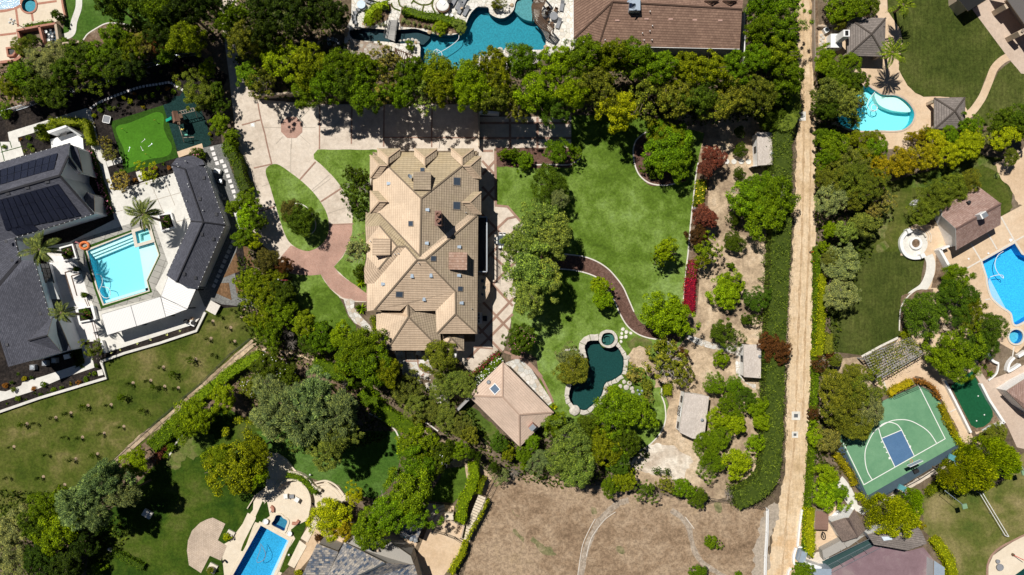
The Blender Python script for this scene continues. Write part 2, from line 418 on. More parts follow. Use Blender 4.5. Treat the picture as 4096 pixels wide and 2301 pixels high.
def tree(kind,col,t,x,y,r,h,label,cat='tree',group=None,ry=None,name='tree',rz=None,dz=None,blossom=None,tint=0.2,bare=False,loc=None):
    """tree whose crown is seen centred on photo point (x, y) with radius r (same units as the tile), top at height h metres"""
    TN[0]+=1;rr=random.Random(TN[0]*7+3)
    k=0.62891 if t=='D' else K
    rm=r/k*S*(H-h*.6)/H;rym=(ry or r)/k*S*(H-h*.6)/H
    vz=dz or min(h*.42,max(rm*.75,h*.3));zc=h-vz
    c=W1(t,x,y,zc)
    root=empty(name,(c.x,c.y,0),0,label,cat,group)
    me,tr=template(kind,rr.randrange(4 if kind in('broad','clumpy','small')else 3))
    cr=link('crown' if name in('tree','palm_tree')else 'foliage',me,root);cr.location=(0,0,zc)
    a=rr.uniform(0,6.28)if abs(rm-rym)<.15*rm and kind!='streak' else 0
    cr.rotation_euler=(0,0,a);rm*=rr.uniform(.9,1.1);rym*=rr.uniform(.9,1.1);cr.scale=(rm*.88,rym*.88,vz*.95)
    cc=PAL[col]if isinstance(col,str)else col;q=rr.uniform(1-tint,1+tint);w_=rr.uniform(1-tint*.6,1+tint*.6)
    cr.color=(cc[0]*q*w_,cc[1]*q,cc[2]*q,1)
    tk=link('trunk' if name in('tree','palm_tree')else 'stems',tr,root);tk.location=(0,0,zc)
    tk.scale=(rm,rym,zc/1.6)if zc/1.6>0.2 else(rm,rym,.25)
    tk.location.z=zc if zc/1.6>.2 else .4
    if blossom:
        bc,nb=blossom;g=np.random.default_rng(TN[0]);d=rdir(g,nb);d[:,2]=np.abs(d[:,2])
        s=.11/max(rm,.3)
        bm_=quads('blossom',d*g.uniform(.86,1.02,nb)[:,None],rdir(g,nb),d+rdir(g,nb)*.3,s,s*.8,plain('petals_'+bc,dict(white=(.8,.8,.74),pink=(.6,.2,.3),magenta=(.33,.01,.06),yellow=(.75,.6,.03),orange=(.7,.2,.02),purple=(.12,.04,.35))[bc],.6))
        o=link('blossom',bm_,root);o.location=(0,0,zc);o.scale=cr.scale;o.rotation_euler=cr.rotation_euler
    if bare or(h>=6 and rr.random()<.28 and kind!='feather'):
        o=link('bare_branches',bare_mesh(TN[0]),root);o.location=(0,0,zc);o.scale=(rm*(1 if bare else .84),rym*(1 if bare else .84),vz*(1 if bare else .84))
    return root
def bare_tree(t,x,y,r,h,label,cat='bare tree',group=None):
    TN[0]+=1;k=0.62891 if t=='D' else K;rm=r/k*S*(H-h*.6)/H;c=W1(t,x,y,h*.6)
    root=empty('bare_tree',(c.x,c.y,0),0,label,cat,group)
    o=link('branches',bare_mesh(TN[0],34),root);o.location=(0,0,h*.55);o.scale=(rm,rm,h*.45)
    return root
def hedge(t,s,w,h,col,label,cat='hedge',group=None,name='hedge',dens=34,lump=.25,ls=.11,poly=False,smooth=True,kind='broad',blossom=None,z0=0.0,rough_edge=.35):
    """clipped or loose hedge: s = centre line (w = width in tile units) or outline (poly=True); leaves cover the sides and top"""
    TN[0]+=1;g=np.random.default_rng(TN[0]);k=0.62891 if t=='D' else K
    pts=W(t,s,h)if isinstance(s,(str,tuple))else s
    if not poly:
        if smooth and len(pts)>2:pts=spl(pts,False,5)
        out=ribbon(pts,w/k*S*(H-h)/H)
    else:out=spl(pts,True,4)if smooth else pts
    core=inset(out,min(.18,.0+rough_edge*.5))
    cm=MB().prism(core,z0,h-.18)
    A=np.array([(p.x,p.y)for p in out]);n=len(A);lo=A.min(0);hi=A.max(0)
    area=abs(sum(A[i][0]*A[(i+1)%n][1]-A[(i+1)%n][0]*A[i][1]for i in range(n)))/2
    want=int(area*dens);P=[]
    tot=max(1e-3,(hi-lo).prod());q=g.uniform(lo,hi,(int(want*tot/max(area,.01))+10,2))
    q=q[:400000]
    ins=np.zeros(len(q),bool);j=n-1
    for i in range(n):
        a,b=A[i],A[j]
        with np.errstate(divide='ignore',invalid='ignore'):
            hit=((a[1]>q[:,1])!=(b[1]>q[:,1]))&(q[:,0]<(b[0]-a[0])*(q[:,1]-a[1])/(b[1]-a[1])+a[0])
        ins^=hit;j=i
    q=q[ins];m=len(q)
    lm=sum(np.sin(q[:,0]*f+a)*np.sin(q[:,1]*f*1.1+b)/k2 for f,a,b,k2 in((1.3,1,2,1),(2.9,4,1,1.5),(5.3,2,5,2.2)))
    P1=np.column_stack([q,h+lump*.5*lm-g.uniform(0,.22,m)]);N1=rdir(g,m)*.6+np.array([0,0,1.0])
    per=np.linalg.norm(np.roll(A,-1,0)-A,axis=1);L=per.sum();ns=int(L*(h-z0)*dens*.8)
    e=g.choice(n,ns,p=per/L);u=g.random(ns)[:,None];B=np.roll(A,-1,0)
    sgn=1 if sum(A[i][0]*A[(i+1)%n][1]-A[(i+1)%n][0]*A[i][1]for i in range(n))>0 else-1
    q2=A[e]*(1-u)+B[e]*u;T=(B-A)[e];T/=np.maximum(np.linalg.norm(T,axis=1,keepdims=True),1e-6);O=np.column_stack([T[:,1],-T[:,0]])*sgn
    lm2=np.sin(q2[:,0]*2.1)*np.sin(q2[:,1]*1.9+2)+.6*np.sin(q2[:,0]*5+q2[:,1]*4.3)
    q2=q2+O*(rough_edge*(.4*lm2+g.normal(0,.25,ns)))[:,None]
    P2=np.column_stack([q2,g.uniform(z0,h+.05,ns)]);N2=np.column_stack([O,np.full(ns,.5)])+rdir(g,ns)*.6
    P=np.vstack([P1,P2]);N=np.vstack([N1,N2]);m=len(P);D=np.cross(N,rdir(g,m));l=ls*g.uniform(.7,1.4,m)
    cc=PAL[col]if isinstance(col,str)else col
    cx,cy=A.mean(0);P=P-np.array([cx,cy,0])
    root=empty(name,(cx,cy,0),0,label,cat,group)
    o=link('foliage',quads('hedge_leaves',P,D,N,l,l*(.6 if kind=='broad' else .28)),root);o.color=(*cc,1)
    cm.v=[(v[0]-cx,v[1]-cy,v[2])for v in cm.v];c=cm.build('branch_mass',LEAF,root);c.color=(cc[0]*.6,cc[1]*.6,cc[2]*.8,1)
    if blossom:
        bc,nb=blossom;ii=g.choice(len(P1),min(nb,len(P1)),replace=False);PP=P[:len(P1)][ii]+np.array([0,0,.12])
        o=link('blossom',quads('blossom',PP,rdir(g,len(ii)),rdir(g,len(ii))*.4+np.array([0,0,1.]),.13,.11,plain('petals_'+bc,dict(white=(.8,.8,.74),pink=(.6,.2,.3),magenta=(.33,.01,.06),yellow=(.75,.6,.03),orange=(.7,.2,.02),purple=(.12,.04,.35))[bc],.6)),root)
    return root
def frond_mesh(n,L,droop,seed,lw=.16,fold=.5):
    """rosette of pinnate fronds round the origin"""
    r=random.Random(seed);g=np.random.default_rng(seed);P,D,N,ll=[],[],[],[]
    st=MB()
    for i in range(n):
        a=2*math.pi*i/n*2.4+r.uniform(-.2,.2);e=r.uniform(-.25,1.1);l=L*r.uniform(.75,1.05)
        pts=[];p=np.zeros(3);dd=np.array([math.cos(a)*math.cos(e),math.sin(a)*math.cos(e),math.sin(e)])
        for s in range(13):
            pts.append(p.copy());p=p+dd*l/12;dd=dd+np.array([0,0,-droop/12*(1+s*.12)]);dd/=np.linalg.norm(dd)
        st.tube([tuple(q)for q in pts],.028*L/2,4,.008,cap=False)
        for s in range(1,13):
            t=pts[s]-pts[s-1];t/=np.linalg.norm(t);side=np.cross(t,[0,0,1]);side/=max(1e-3,np.linalg.norm(side))
            wl=L*.2*math.sin(math.pi*min(1,(s+1.2)/14))
            for k in(0,.33,.66):
                for sg in(-1,1):
                    d=side*sg+t*.75+np.array([0,0,-fold*.3]);d/=np.linalg.norm(d)
                    q=pts[s-1]*(1-k)+pts[s]*k
                    P.append(q+d*wl*.5);D.append(d);N.append(np.array([0,0,1.])+rdir(g,1)[0]*.4);ll.append(wl*.5)
    ll=np.array(ll);return quads('fronds',np.array(P),np.array(D),np.array(N),ll,ll*lw),st.mesh('frond_stems',LEAF)
FR={}
def palm(t,xc,yc,xb,yb,h,L,col,label,n=26,droop=1.0,hb=0.0,group=None,rt=.26):
    """palm with its head seen at (xc, yc) at height h and its foot at (xb, yb)"""
    a=W1(t,xb,yb,hb);b=W1(t,xc,yc,h)
    root=empty('palm_tree',(a.x,a.y,hb),0,label,'palm tree',group)
    if(n,L)not in FR:FR[(n,L)]=frond_mesh(n,L,droop,int(n*7+L*10))
    f,s=FR[(n,L)];v=b-a;c=PAL[col]if isinstance(col,str)else col;rz=random.Random(TN[0]+int(xc)).uniform(0,6)
    o=link('fronds',f,root);o.location=v;o.color=(*c,1);o.rotation_euler=(0,0,rz)
    o=link('frond_stems',s,root);o.location=v;o.color=(.16,.17,.05,1);o.rotation_euler=(0,0,rz)
    m=MB();pts=[Vector((0,0,0))+v*k+Vector((0,0,.35*math.sin(math.pi*k)))for k in(0,.2,.4,.6,.8,1)]
    m.tube(pts,rt,10,rt*.75);m.lathe(v-Vector((0,0,.5)),((rt*.8,0),(rt*1.5,.3),(rt*1.2,.6),(rt*.3,.75)),10)
    m.build('trunk',WOOD,root)
    return root
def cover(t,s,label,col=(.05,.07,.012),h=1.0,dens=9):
    """uncountable undergrowth between trees: one mesh of leaf clumps"""
    P=W(t,s,0);A=np.array([(p.x,p.y)for p in P]);lo=A.min(0);hi=A.max(0);g=np.random.default_rng(int(abs(lo[0])*7));n=min(60000,int((hi-lo).prod()*dens));q=g.uniform(lo,hi,(n,2));ins=np.zeros(n,bool);k=len(A);j=k-1
    for i in range(k):
        a,b=A[i],A[j]
        with np.errstate(divide='ignore',invalid='ignore'):ins^=((a[1]>q[:,1])!=(b[1]>q[:,1]))&(q[:,0]<(b[0]-a[0])*(q[:,1]-a[1])/(b[1]-a[1])+a[0])
        j=i
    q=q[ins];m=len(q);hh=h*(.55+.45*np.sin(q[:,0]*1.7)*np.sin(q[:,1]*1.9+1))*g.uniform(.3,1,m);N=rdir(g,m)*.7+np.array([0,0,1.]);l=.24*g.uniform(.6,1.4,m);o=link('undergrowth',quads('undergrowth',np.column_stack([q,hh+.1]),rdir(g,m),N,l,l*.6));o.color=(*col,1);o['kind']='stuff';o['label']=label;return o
def rosette(t,x,y,r,h,col,label,cat='plant',name='spiky_plant',group=None,n=34,z=0.0):
    """low plant of stiff blades"""
    TN[0]+=1;k=0.62891 if t=='D' else K;rm=r/k*S;c=W1(t,x,y,z+h*.3);g=np.random.default_rng(TN[0])
    a=g.uniform(0,6.28,n);e=g.uniform(.15,1.25,n);D=np.column_stack([np.cos(a)*np.cos(e),np.sin(a)*np.cos(e),np.sin(e)*h/rm]);L=g.uniform(.8,1.05,n)*rm/2
    P=D/np.linalg.norm(D,axis=1)[:,None]*L[:,None];N=np.column_stack([-np.cos(a)*.4,-np.sin(a)*.4,np.ones(n)])
    o=link(name,quads('blades',P,D,N,L,rm*.09),None);o.location=(c.x,c.y,z+.05)
    cc=PAL[col]if isinstance(col,str)else col;o.color=(*cc,1)
    return tag(o,label,cat,group)
def shrub(t,x,y,r,h,col,label,group=None,blossom=None,kind='small',cat='shrub',ry=None,tint=.12):
    return tree(kind,col,t,x,y,r,h,label,cat,group,ry,name='shrub',dz=h*.55,blossom=blossom,tint=tint)
# ---------------------------------------------------------------- surface materials
G=ground
M={}
M['dirt']=G('bare_soil',[(.10,.075,.05),(.16,.12,.08),(.23,.18,.13)],.1,.8,7)
M['lawn']=G('lush_grass',[(.065,.115,.012),(.10,.17,.018),(.17,.26,.048),(.23,.335,.095)],.055,.45,8,1.2,.05,.42)
M['lawn2']=G('deep_grass',[(.042,.105,.013),(.068,.14,.02),(.105,.185,.042)],.08,.5,8,1.0,.05,.42)
M['lawn3']=G('worn_grass',[(.042,.068,.008),(.068,.095,.012),(.11,.122,.026),(.19,.165,.062)],.09,.35,7.5,1.2,.05,.42)
M['lawn4']=G('mown_grass',[(.045,.065,.011),(.072,.092,.018),(.105,.118,.03)],.07,.4,7,1.0,.05,.45,rot=rad(33),streak=.12)
M['lawn5']=G('dark_grass',[(.018,.048,.005),(.034,.072,.006),(.062,.10,.010),(.10,.12,.025)],.09,.35,7.5,1.0,.06,.42)  # darker green grass of the bottom left property
M['lawn6']=G('fading_grass',[(.06,.10,.015),(.09,.14,.02),(.17,.17,.06),(.30,.24,.13)],.09,.4,6,1.6,.05,.4)
M['lawn7']=G('patchy_play_grass',[(.06,.10,.015),(.12,.135,.03),(.22,.195,.075),(.30,.245,.12)],.09,.18,7,.8,.05,.35)
M['turf']=G('fake_turf',[(.055,.16,.012),(.065,.19,.014),(.075,.22,.016)],.15,.8,10,.3,.02,.2)
M['turf_dark']=G('fake_turf_fringe',[(.028,.075,.008),(.034,.09,.010)],.15,.8,9,.3,.03,.4)
M['turf_green']=G('fake_turf_putting',[(.01,.085,.035),(.012,.10,.042)],.15,.8,10,.3,.02,.2)
M['rubber']=G('play_rubber',[(.010,.035,.033),(.016,.045,.042)],.3,2,14,.2,.02,.6)
M['mulch']=G('black_mulch',[(.014,.012,.012),(.028,.023,.021),(.055,.043,.035)],.3,2.2,9,.5,.06,.7)
M['bark']=G('red_bark',[(.10,.055,.04),(.15,.085,.065),(.20,.125,.10)],.2,2,10,.4,.05,.5)
M['leafbed']=G('leaf_litter',[(.13,.09,.055),(.22,.15,.10),(.30,.23,.17)],.2,1.3,9,.6,.05,.45)
M['sand']=G('sandy_road',[(.50,.36,.21),(.62,.46,.29),(.70,.55,.38),(.62,.43,.25)],.08,.5,8,.8,.03,.22,rot=0,streak=.07)
M['orchard']=G('pale_dry_soil',[(.24,.17,.115),(.38,.285,.19),(.55,.42,.285),(.64,.515,.375)],.12,.5,6,1.2,.04,.34)
M['chalk']=G('chalky_soil',[(.50,.41,.32),(.68,.60,.50),(.80,.74,.65)],.15,.7,5,1.2,.03,.25)
M['field']=G('dry_field',[(.20,.135,.085),(.30,.21,.135),(.40,.295,.20),(.35,.255,.16)],.07,.45,6,1.0,.05,.48)
M['greenpatch']=G('weeds',[(.15,.16,.07),(.22,.20,.10),(.30,.24,.15)],.4,1.4,5,1.2,.04,.4)
M['gravel']=G('grey_gravel',[(.17,.17,.165),(.24,.24,.23)],.3,3,16,.2,.03,.5)
M['palegravel']=G('pale_gravel',[(.32,.255,.195),(.46,.39,.315)],.5,2,7,.2,.04,.5)
M['soil']=G('tilled_soil',[(.16,.09,.045),(.22,.13,.07)],.4,2,9,.4,.06,.4,rot=rad(35),streak=.15)
M['conc']=G('beige_concrete',[(.50,.42,.34),(.63,.545,.455),(.70,.62,.53)],.12,.7,6,.6,.008,.14,rough=.85)
M['concw']=G('pale_concrete',[(.60,.58,.53),(.68,.66,.61),(.73,.71,.66)],.12,.6,6,.6,.008,.10,rough=.85)
M['white_pave']=G('white_paving',[(.74,.71,.70),(.80,.78,.76)],.2,1,6,.3,.005,.08,rough=.8)
M['tan']=G('tan_concrete',[(.55,.40,.26),(.64,.48,.33),(.68,.53,.38)],.12,.6,7,.5,.008,.12,rough=.85)
M['pinkc']=G('pinkish_concrete',[(.50,.39,.31),(.58,.47,.385)],.15,.7,6,.5,.008,.12,rough=.85)
M['cream']=G('cream_limestone',[(.66,.56,.43),(.74,.65,.52)],.2,.9,6,.4,.006,.08,rough=.8)
M['terracotta']=plain('terracotta_band',(.42,.20,.14),.85,var=.2,scale=5)
M['brick']=bricks('herringbone_brick',(.42,.235,.18),(.50,.30,.24),(.40,.29,.23),.22,.11,.012,rad(45),var=.16,bump=.006)
M['brickband']=bricks('brick_band',(.30,.165,.12),(.38,.22,.165),(.36,.28,.22),.22,.11,.012,0,var=.16,bump=.006)
M['pavers']=bricks('grey_pavers',(.33,.32,.29),(.40,.385,.35),(.10,.10,.09),1.9,1.1,.03,rad(20),var=.1,bump=.01,off=0)
M['cobble']=bricks('tumbled_pavers',(.50,.40,.31),(.58,.47,.375),(.38,.29,.22),.36,.3,.02,rad(30),var=.18,bump=.008)
M['flag']=stones('flagstone',[(.50,.49,.46),(.62,.60,.56),(.72,.70,.67),(.50,.40,.30),(.66,.63,.58)],(.42,.37,.30),1.3,.03)
M['slab']=stones('pale_flagstone',[(.64,.60,.54),(.75,.72,.66),(.80,.77,.72),(.70,.62,.52)],(.42,.40,.33),1.5,.03)
M['court']=G('court_green_paint',[(.115,.265,.15),(.145,.305,.175),(.175,.34,.20)],.12,.7,9,.6,.003,.06,rough=.7)
M['court_blue']=G('court_blue_paint',[(.075,.16,.30),(.095,.185,.33)],.2,.9,9,.6,.003,.08,rough=.7)
M['court_slate']=G('court_slate_paint',[(.050,.080,.105),(.065,.098,.125)],.2,.9,9,.6,.003,.08,rough=.7)
M['court_teal']=G('court_dark_teal',[(.03,.065,.065),(.04,.08,.08)],.2,.9,9,.6,.003,.08,rough=.7)
M['court_plum']=G('court_plum_paint',[(.19,.125,.14),(.23,.155,.175),(.30,.235,.235)],.10,.5,9,1.0,.003,.08,rough=.7)
M['joint']=plain('paving_joint',(.40,.35,.29),.9,var=.1)
M['line']=plain('white_line_paint',(.80,.80,.78),.6,var=.04)
M['white']=plain('white_paint',(.80,.80,.79),.5,var=.04)
M['plaster']=plain('white_plaster',(.72,.72,.70),.8,var=.05,scale=1)
M['greyplaster']=plain('pale_grey_plaster',(.46,.47,.47),.8,var=.06,scale=1)
M['stucco']=plain('tan_stucco',(.50,.40,.30),.9,var=.08,scale=2)
M['greystucco']=plain('grey_stucco',(.36,.34,.31),.9,var=.06,scale=2)
M['curb']=plain('concrete_kerb',(.66,.62,.56),.85,var=.1,scale=4)
M['coping']=plain('limestone_coping',(.64,.585,.50),.8,var=.08,scale=4)
M['dark']=plain('dark_metal',(.02,.02,.022),.5,.3,var=.1)
M['iron']=plain('wrought_iron',(.03,.03,.032),.6,.2,var=.1)
M['steel']=plain('galvanised_steel',(.42,.46,.50),.4,.6,var=.08)
M['bluegrey']=plain('blue_grey_sheet_metal',(.33,.40,.48),.5,.2,var=.08)
M['wood']=plain('weathered_wood',(.30,.25,.20),.85,var=.2,scale=5)
M['greywood']=plain('grey_timber',(.34,.33,.32),.85,var=.2,scale=5)
M['brownwood']=plain('brown_timber',(.13,.08,.05),.8,var=.2,scale=5)
M['cushion']=plain('white_cushion',(.74,.74,.72),.9,var=.05)
M['greyfab']=plain('grey_fabric',(.25,.26,.28),.9,var=.08)
M['black']=plain('black_fabric',(.015,.015,.017),.8)
M['rock']=plain('pale_boulder',(.56,.52,.46),.9,var=.22,scale=2.5,bump=.05)
M['tanrock']=plain('tan_boulder',(.46,.34,.22),.9,var=.25,scale=2.5,bump=.05)
M['hose']=plain('white_hose',(.74,.78,.80),.5)
GL=glass()
SKY_GL=glass('skylight_glass',(.055,.075,.105))
# ---------------------------------------------------------------- pools: outlines are cut out of every sheet above them
def basin(name,label,poly,depth,floor,wall,tint,group=None,coping=None,cw=.35,layers=(),ch=.12,hole=True,level=.12,rip=14,st=.5,gloss=.04):
    cx=sum(p.x for p in poly)/len(poly);cy=sum(p.y for p in poly)/len(poly)
    loc=lambda q:[Vector((p.x-cx,p.y-cy,0))for p in q]
    root=empty(name,(cx,cy,0),0,label,'pool' if 'spa' not in name else 'spa',group)
    L=loc(poly)
    if hole:HOLES.append(inset(poly,-.02))
    m=MB();n=len(L);m.flat(L,-depth);m.build('pool_floor',floor,root)
    m=MB();m.add([(p.x,p.y,0.0)for p in L]+[(p.x,p.y,-depth)for p in L],[(i,i+n,(i+1)%n+n,(i+1)%n)for i in range(n)]);m.build('pool_wall',wall,root)
    for nm,q,z,mt in layers:
        MB().prism(loc(q),-depth+.01,z,()).build(nm,mt,root)
    MB().flat(inset(L,.01),-level).build('water',water('water_'+name+label[:8],tint,rip,st,gloss),root)
    if coping:MB().prism(inset(L,-cw),.012,ch,[L]).build('coping',coping,root)
    return root
PF=lambda n,c:plain('pool_finish_'+n,c,.6,var=.05 if c[0]>.2 else .28,scale=4.5,spec=.2)  # stronger mottling of the darker finishes imitates caustics and refracted ripples
aqua,aqua2,shelf=PF('aqua',(.30,.72,.80)),PF('deep_aqua',(.10,.52,.68)),PF('pale_shelf',(.66,.82,.80))
hp=W('10','882 1075 1332 893 1350 1020 1375 1030 1545 985 1590 1115 1468 1370 1492 1472 1047 1607 985 1447')
basin('swimming_pool','large angular pale turquoise pool beside the dark grey house, with steps and a square spa',hp,1.5,aqua,aqua2,(.86,.98,1.0),layers=[
    ('tanning_shelf',W('10','1380 1035 1543 990 1586 1115 1464 1370 1486 1468 1450 1478 1415 1240'),-.45,shelf),
    ('pool_step',W('10','890 1075 1330 897 1338 930 905 1105'),-.35,shelf),('pool_step',W('10','905 1105 1338 930 1342 955 915 1130'),-.65,shelf),
    ('pool_step',W('10','915 1130 1342 955 1346 980 925 1155'),-.95,shelf),('pool_step',W('10','1040 1575 1484 1440 1488 1466 1047 1600'),-.45,shelf)])
basin('spa','square raised spa at the corner of the angular turquoise pool',W('10','1362 885 1492 845 1525 962 1385 1003'),1.0,shelf,aqua2,(.7,.95,.95),coping=M['coping'],cw=.55,ch=.2,
      layers=[('spa_bench',W('10','1362 885 1492 845 1500 872 1398 905 1405 975 1515 950 1520 962 1385 1003'),-.4,shelf)])
tp=spl(W('03','690 1150 800 1000 965 865 1060 905 1150 955 1290 965 1400 1030 1462 1120 1462 1190 1420 1260 1320 1310 1100 1311 890 1311 740 1260'))
basin('swimming_pool','kidney shaped light blue pool with a pale crescent shelf, tan paving round it',tp,1.5,PF('light_blue',(.28,.80,.86)),PF('teal_wall',(.05,.42,.48)),(.85,.98,1.0),coping=M['pinkc'],cw=.3,
      layers=[('tanning_shelf',spl(W('03','1080 930 1160 962 1290 973 1390 1035 1445 1115 1330 1118 1220 1095 1120 1040')),-.4,PF('crescent',(.70,.84,.74)))])
mp=W('13','2150 1180 2475 1000 2545 1110 2700 1180 2800 1700')+spl(W('23','2700 250 2490 370 2440 250 2340 180 2250 90 2210 -30 2200 -110'),False)
basin('swimming_pool','bright blue pool with an angled end at the right edge, wide sandy tan deck',mp,1.6,PF('bright_blue',(.05,.50,.80)),PF('blue_wall',(.02,.25,.55)),(.85,.95,1.0),coping=M['coping'],cw=.35,
      layers=[('tanning_shelf',W('23','2225 -60 2240 -100 2420 240 2335 170 2255 80'),-.35,PF('pale_blue',(.42,.62,.80)))])
basin('spa','round blue spa with a tan rim beside the bright blue pool on the right',spl(W('23','2485 418 2535 438 2556 488 2535 540 2485 560 2435 540 2415 488 2435 438')),1.0,PF('spa_blue',(.12,.50,.62)),PF('blue_wall',(.02,.25,.55)),(.8,.95,1),coping=M['coping'],cw=.3,ch=.25)
pond=spl(W('22','730 600 750 550 800 528 870 530 900 590 960 602 1035 568 1090 640 1120 700 1125 780 1105 870 1020 925 945 960 915 1040 890 1100 820 1170 745 1232 690 1225 620 1190 580 1130 572 1060 600 970 670 920 745 870 770 800 745 700'),True,3)
basin('pond_pool','dark green lagoon pool with boulder edging on the centre lawn',pond,1.6,PF('dark_green',(.013,.062,.058)),PF('dark_green',(.013,.062,.058)),(.75,.92,.92),rip=9,st=.8,level=.15)
basin('spa','small round dark green spa inside a stone ring by the lagoon pool',spl(W('22','960 447 1010 460 1035 515 1010 565 960 580 910 562 895 515 915 462')),1.0,PF('spa_green',(.035,.11,.10)),PF('dark_green',(.013,.062,.058)),(.75,.92,.92),level=.1,
      layers=[('spa_bench',spl(W('22','960 455 1005 468 1028 515 1005 558 985 560 990 500 960 482 925 500 935 545 905 540 902 515 918 468')),-.45,PF('spa_green2',(.06,.16,.14)))])
lg=spl(W('01','970 290 1100 283 1200 290 1330 300 1480 298 1600 290 1700 320 1800 345 1960 355 2060 320 2110 240 2150 150 2200 90 2240 70 2330 75 2350 140 2440 185 2520 170 2590 100 2610 20 2660 -30 2780 -40 2790 120 2830 240 2900 360 2910 440 2870 500 2640 490 2500 500 2300 560 2150 620 2000 700 1700 680 1650 590 1640 440 1450 440 1330 420 1100 410 990 400 940 340'),True,3)
basin('swimming_pool','long winding turquoise lagoon pool crossed by a footbridge at the top',lg,1.5,PF('teal',(.025,.27,.33)),PF('dark_teal',(.01,.06,.09)),(.8,.95,1.0),rip=12,st=.6,
      layers=[('tanning_shelf',spl(W('01','2585 60 2640 5 2760 -20 2785 100 2800 200 2700 190 2620 130')),-.35,PF('teal_shelf',(.12,.30,.30))),
              ('channel_floor',spl(W('01','950 340 990 300 1330 310 1480 306 1600 300 1740 345 1690 420 1650 432 1450 430 1330 412 1100 402 990 392')),-.9,PF('channel',(.015,.04,.045)))])
bp=W('31','50 945 330 1100 150 1500 -260 1500')
basin('swimming_pool','long straight blue pool with a rounded white edge line between cream terraces, bottom left',bp,1.6,PF('lap_blue',(.035,.36,.60)),PF('lap_wall',(.015,.10,.30)),(.85,.96,1.0),coping=M['cream'],cw=.55,
      layers=[('pool_ledge',W('31','312 1092 330 1102 150 1500 120 1500'),-.3,PF('edge_white',(.55,.70,.80)))])
basin('spa','small scalloped blue spa at the head of the straight blue pool',spl(W('31','205 845 250 842 275 870 305 885 318 910 300 960 285 1000 240 980 160 935 185 890'),True,3),1.0,PF('spa_mid',(.05,.22,.32)),PF('lap_wall',(.015,.10,.30)),(.8,.95,1),coping=M['cream'],cw=.35,ch=.2)
basin('swimming_pool','corner of a glittering pale pool beside pink paving at the top left',W('00','-120 -150 195 -150 200 45 130 82 -120 112'),1.4,PF('silver',(.42,.52,.60)),PF('silver_glare_wall',(.25,.33,.42)),(.9,.96,1),rip=30,st=1.0,gloss=.1)  # silver floor and wall colours carry the glare seen on the water
basin('spa','round teal spa with a pink brick ring, top left corner',spl(W('00','292 -15 345 5 362 55 345 105 292 124 240 105 222 55 240 5')),1.0,PF('spa_teal',(.04,.20,.25)),PF('spa_teal',(.04,.20,.25)),(.8,.95,1),coping=M['terracotta'],cw=.3,ch=.15,
      layers=[('spa_bench',spl(W('00','292 0 335 15 350 55 335 95 292 112 252 95 238 55 252 15')),-.35,PF('spa_bench',(.07,.30,.36)))])
basin('swimming_pool','dark green pool corner cut by the lower right edge of the photo',W('33','2480 1447 2572 1380 2900 1300 2900 1800 2450 1800'),1.4,PF('dark_green',(.013,.062,.058)),PF('dark_green',(.013,.062,.058)),(.75,.92,.92))
# ---------------------------------------------------------------- ground and paving sheets
E=420
sheet('ground',[Vector((-E,-E,0)),Vector((E,-E,0)),Vector((E,E,0)),Vector((-E,E,0))],0,M['dirt'])
def sh(name,t,s,layer,mat,smooth=0,kind='structure',**k):
    p=W(t,s)
    if smooth:p=spl(p,True,smooth)
    return sheet(name,p,layer,M[mat],kind,**k)
def rb(name,t,s,w,layer,mat,smooth=5,kind='structure',**k):
    p=W(t,s)
    if smooth and len(p)>2:p=spl(p,False,smooth)
    return sheet(name,ribbon(p,w/(0.62891 if t=='D' else K)*S),layer,M[mat],kind,**k)
sh('road','D','2003 -150 2052 -150 2053 300 2052 600 2046 800 2032 1100 2024 1250 2012 1447 2000 1700 1915 1700 1928 1447 1955 1275 1974 1200 1980 960 1984 800 1994 640 2000 480 2008 250',2,'sand')
M['grit']=G('fine_grit',[(.34,.29,.24),(.46,.39,.31)],.3,1.5,8,.2,.03,.3)
sh('grit_verge','33','10 760 60 720 105 760 95 880 70 960 20 1060 10 1200 -10 1447 -160 1500 -80 900',3,'grit',3)
rb('road_verge','03','465 -60 468 250 472 500 495 850',72,3,'leafbed')
M['rut']=G('wheel_rut',[(.46,.32,.19),(.60,.44,.28)],.15,1.2,7,.5,.03,.3)
for d_ in(-9,9):rb('wheel_rut','D',f'{2029+d_} -60 {2031+d_} 300 {2026+d_} 600 {2018+d_} 800 {2008+d_} 1100 {1992+d_} 1250 {1972+d_} 1500',4.5,3,'rut')
# --- top left property
sh('mulch_bed','00','-200 640 160 620 800 420 960 290 1350 270 1700 320 2200 700 2290 760 2150 1100 2140 1500 -200 1500',1,'mulch')
sh('lawn','00','600 -250 2000 -250 1700 300 1350 270 1130 230 960 290 820 430 800 415 620 340 660 180',1,'lawn2')
sh('planting_bed','00','822 432 880 345 965 290 1050 248 1130 234 1250 250 1350 272 1500 290 1700 330 1720 500 1560 610 1300 600 900 620',2,'leafbed',3)
sh('planting_bed','00','-200 640 150 620 420 520 800 560 1100 700 900 860 500 960 100 1120 -200 1200',2,'leafbed')
sh('patio','00','-200 -200 640 -200 655 160 540 235 400 262 165 300 205 560 150 620 -200 640',2,'cream')
for s in('375 40 570 12','160 80 185 270','320 130 333 215','0 355 165 335'):rb('paving_band','00',s,22,3,'terracotta',0)
rb('paving_band','00','-200 122 0 116 110 95 210 48 215 -100',26,3,'terracotta')
rb('garden_path','00','795 -160 795 0 788 90 745 220 725 330 650 370 560 380',64,3,'concw')
rb('kerb','00','822 430 850 385 885 340 965 288 1050 243 1130 230 1250 243 1350 272',12,4,'curb')
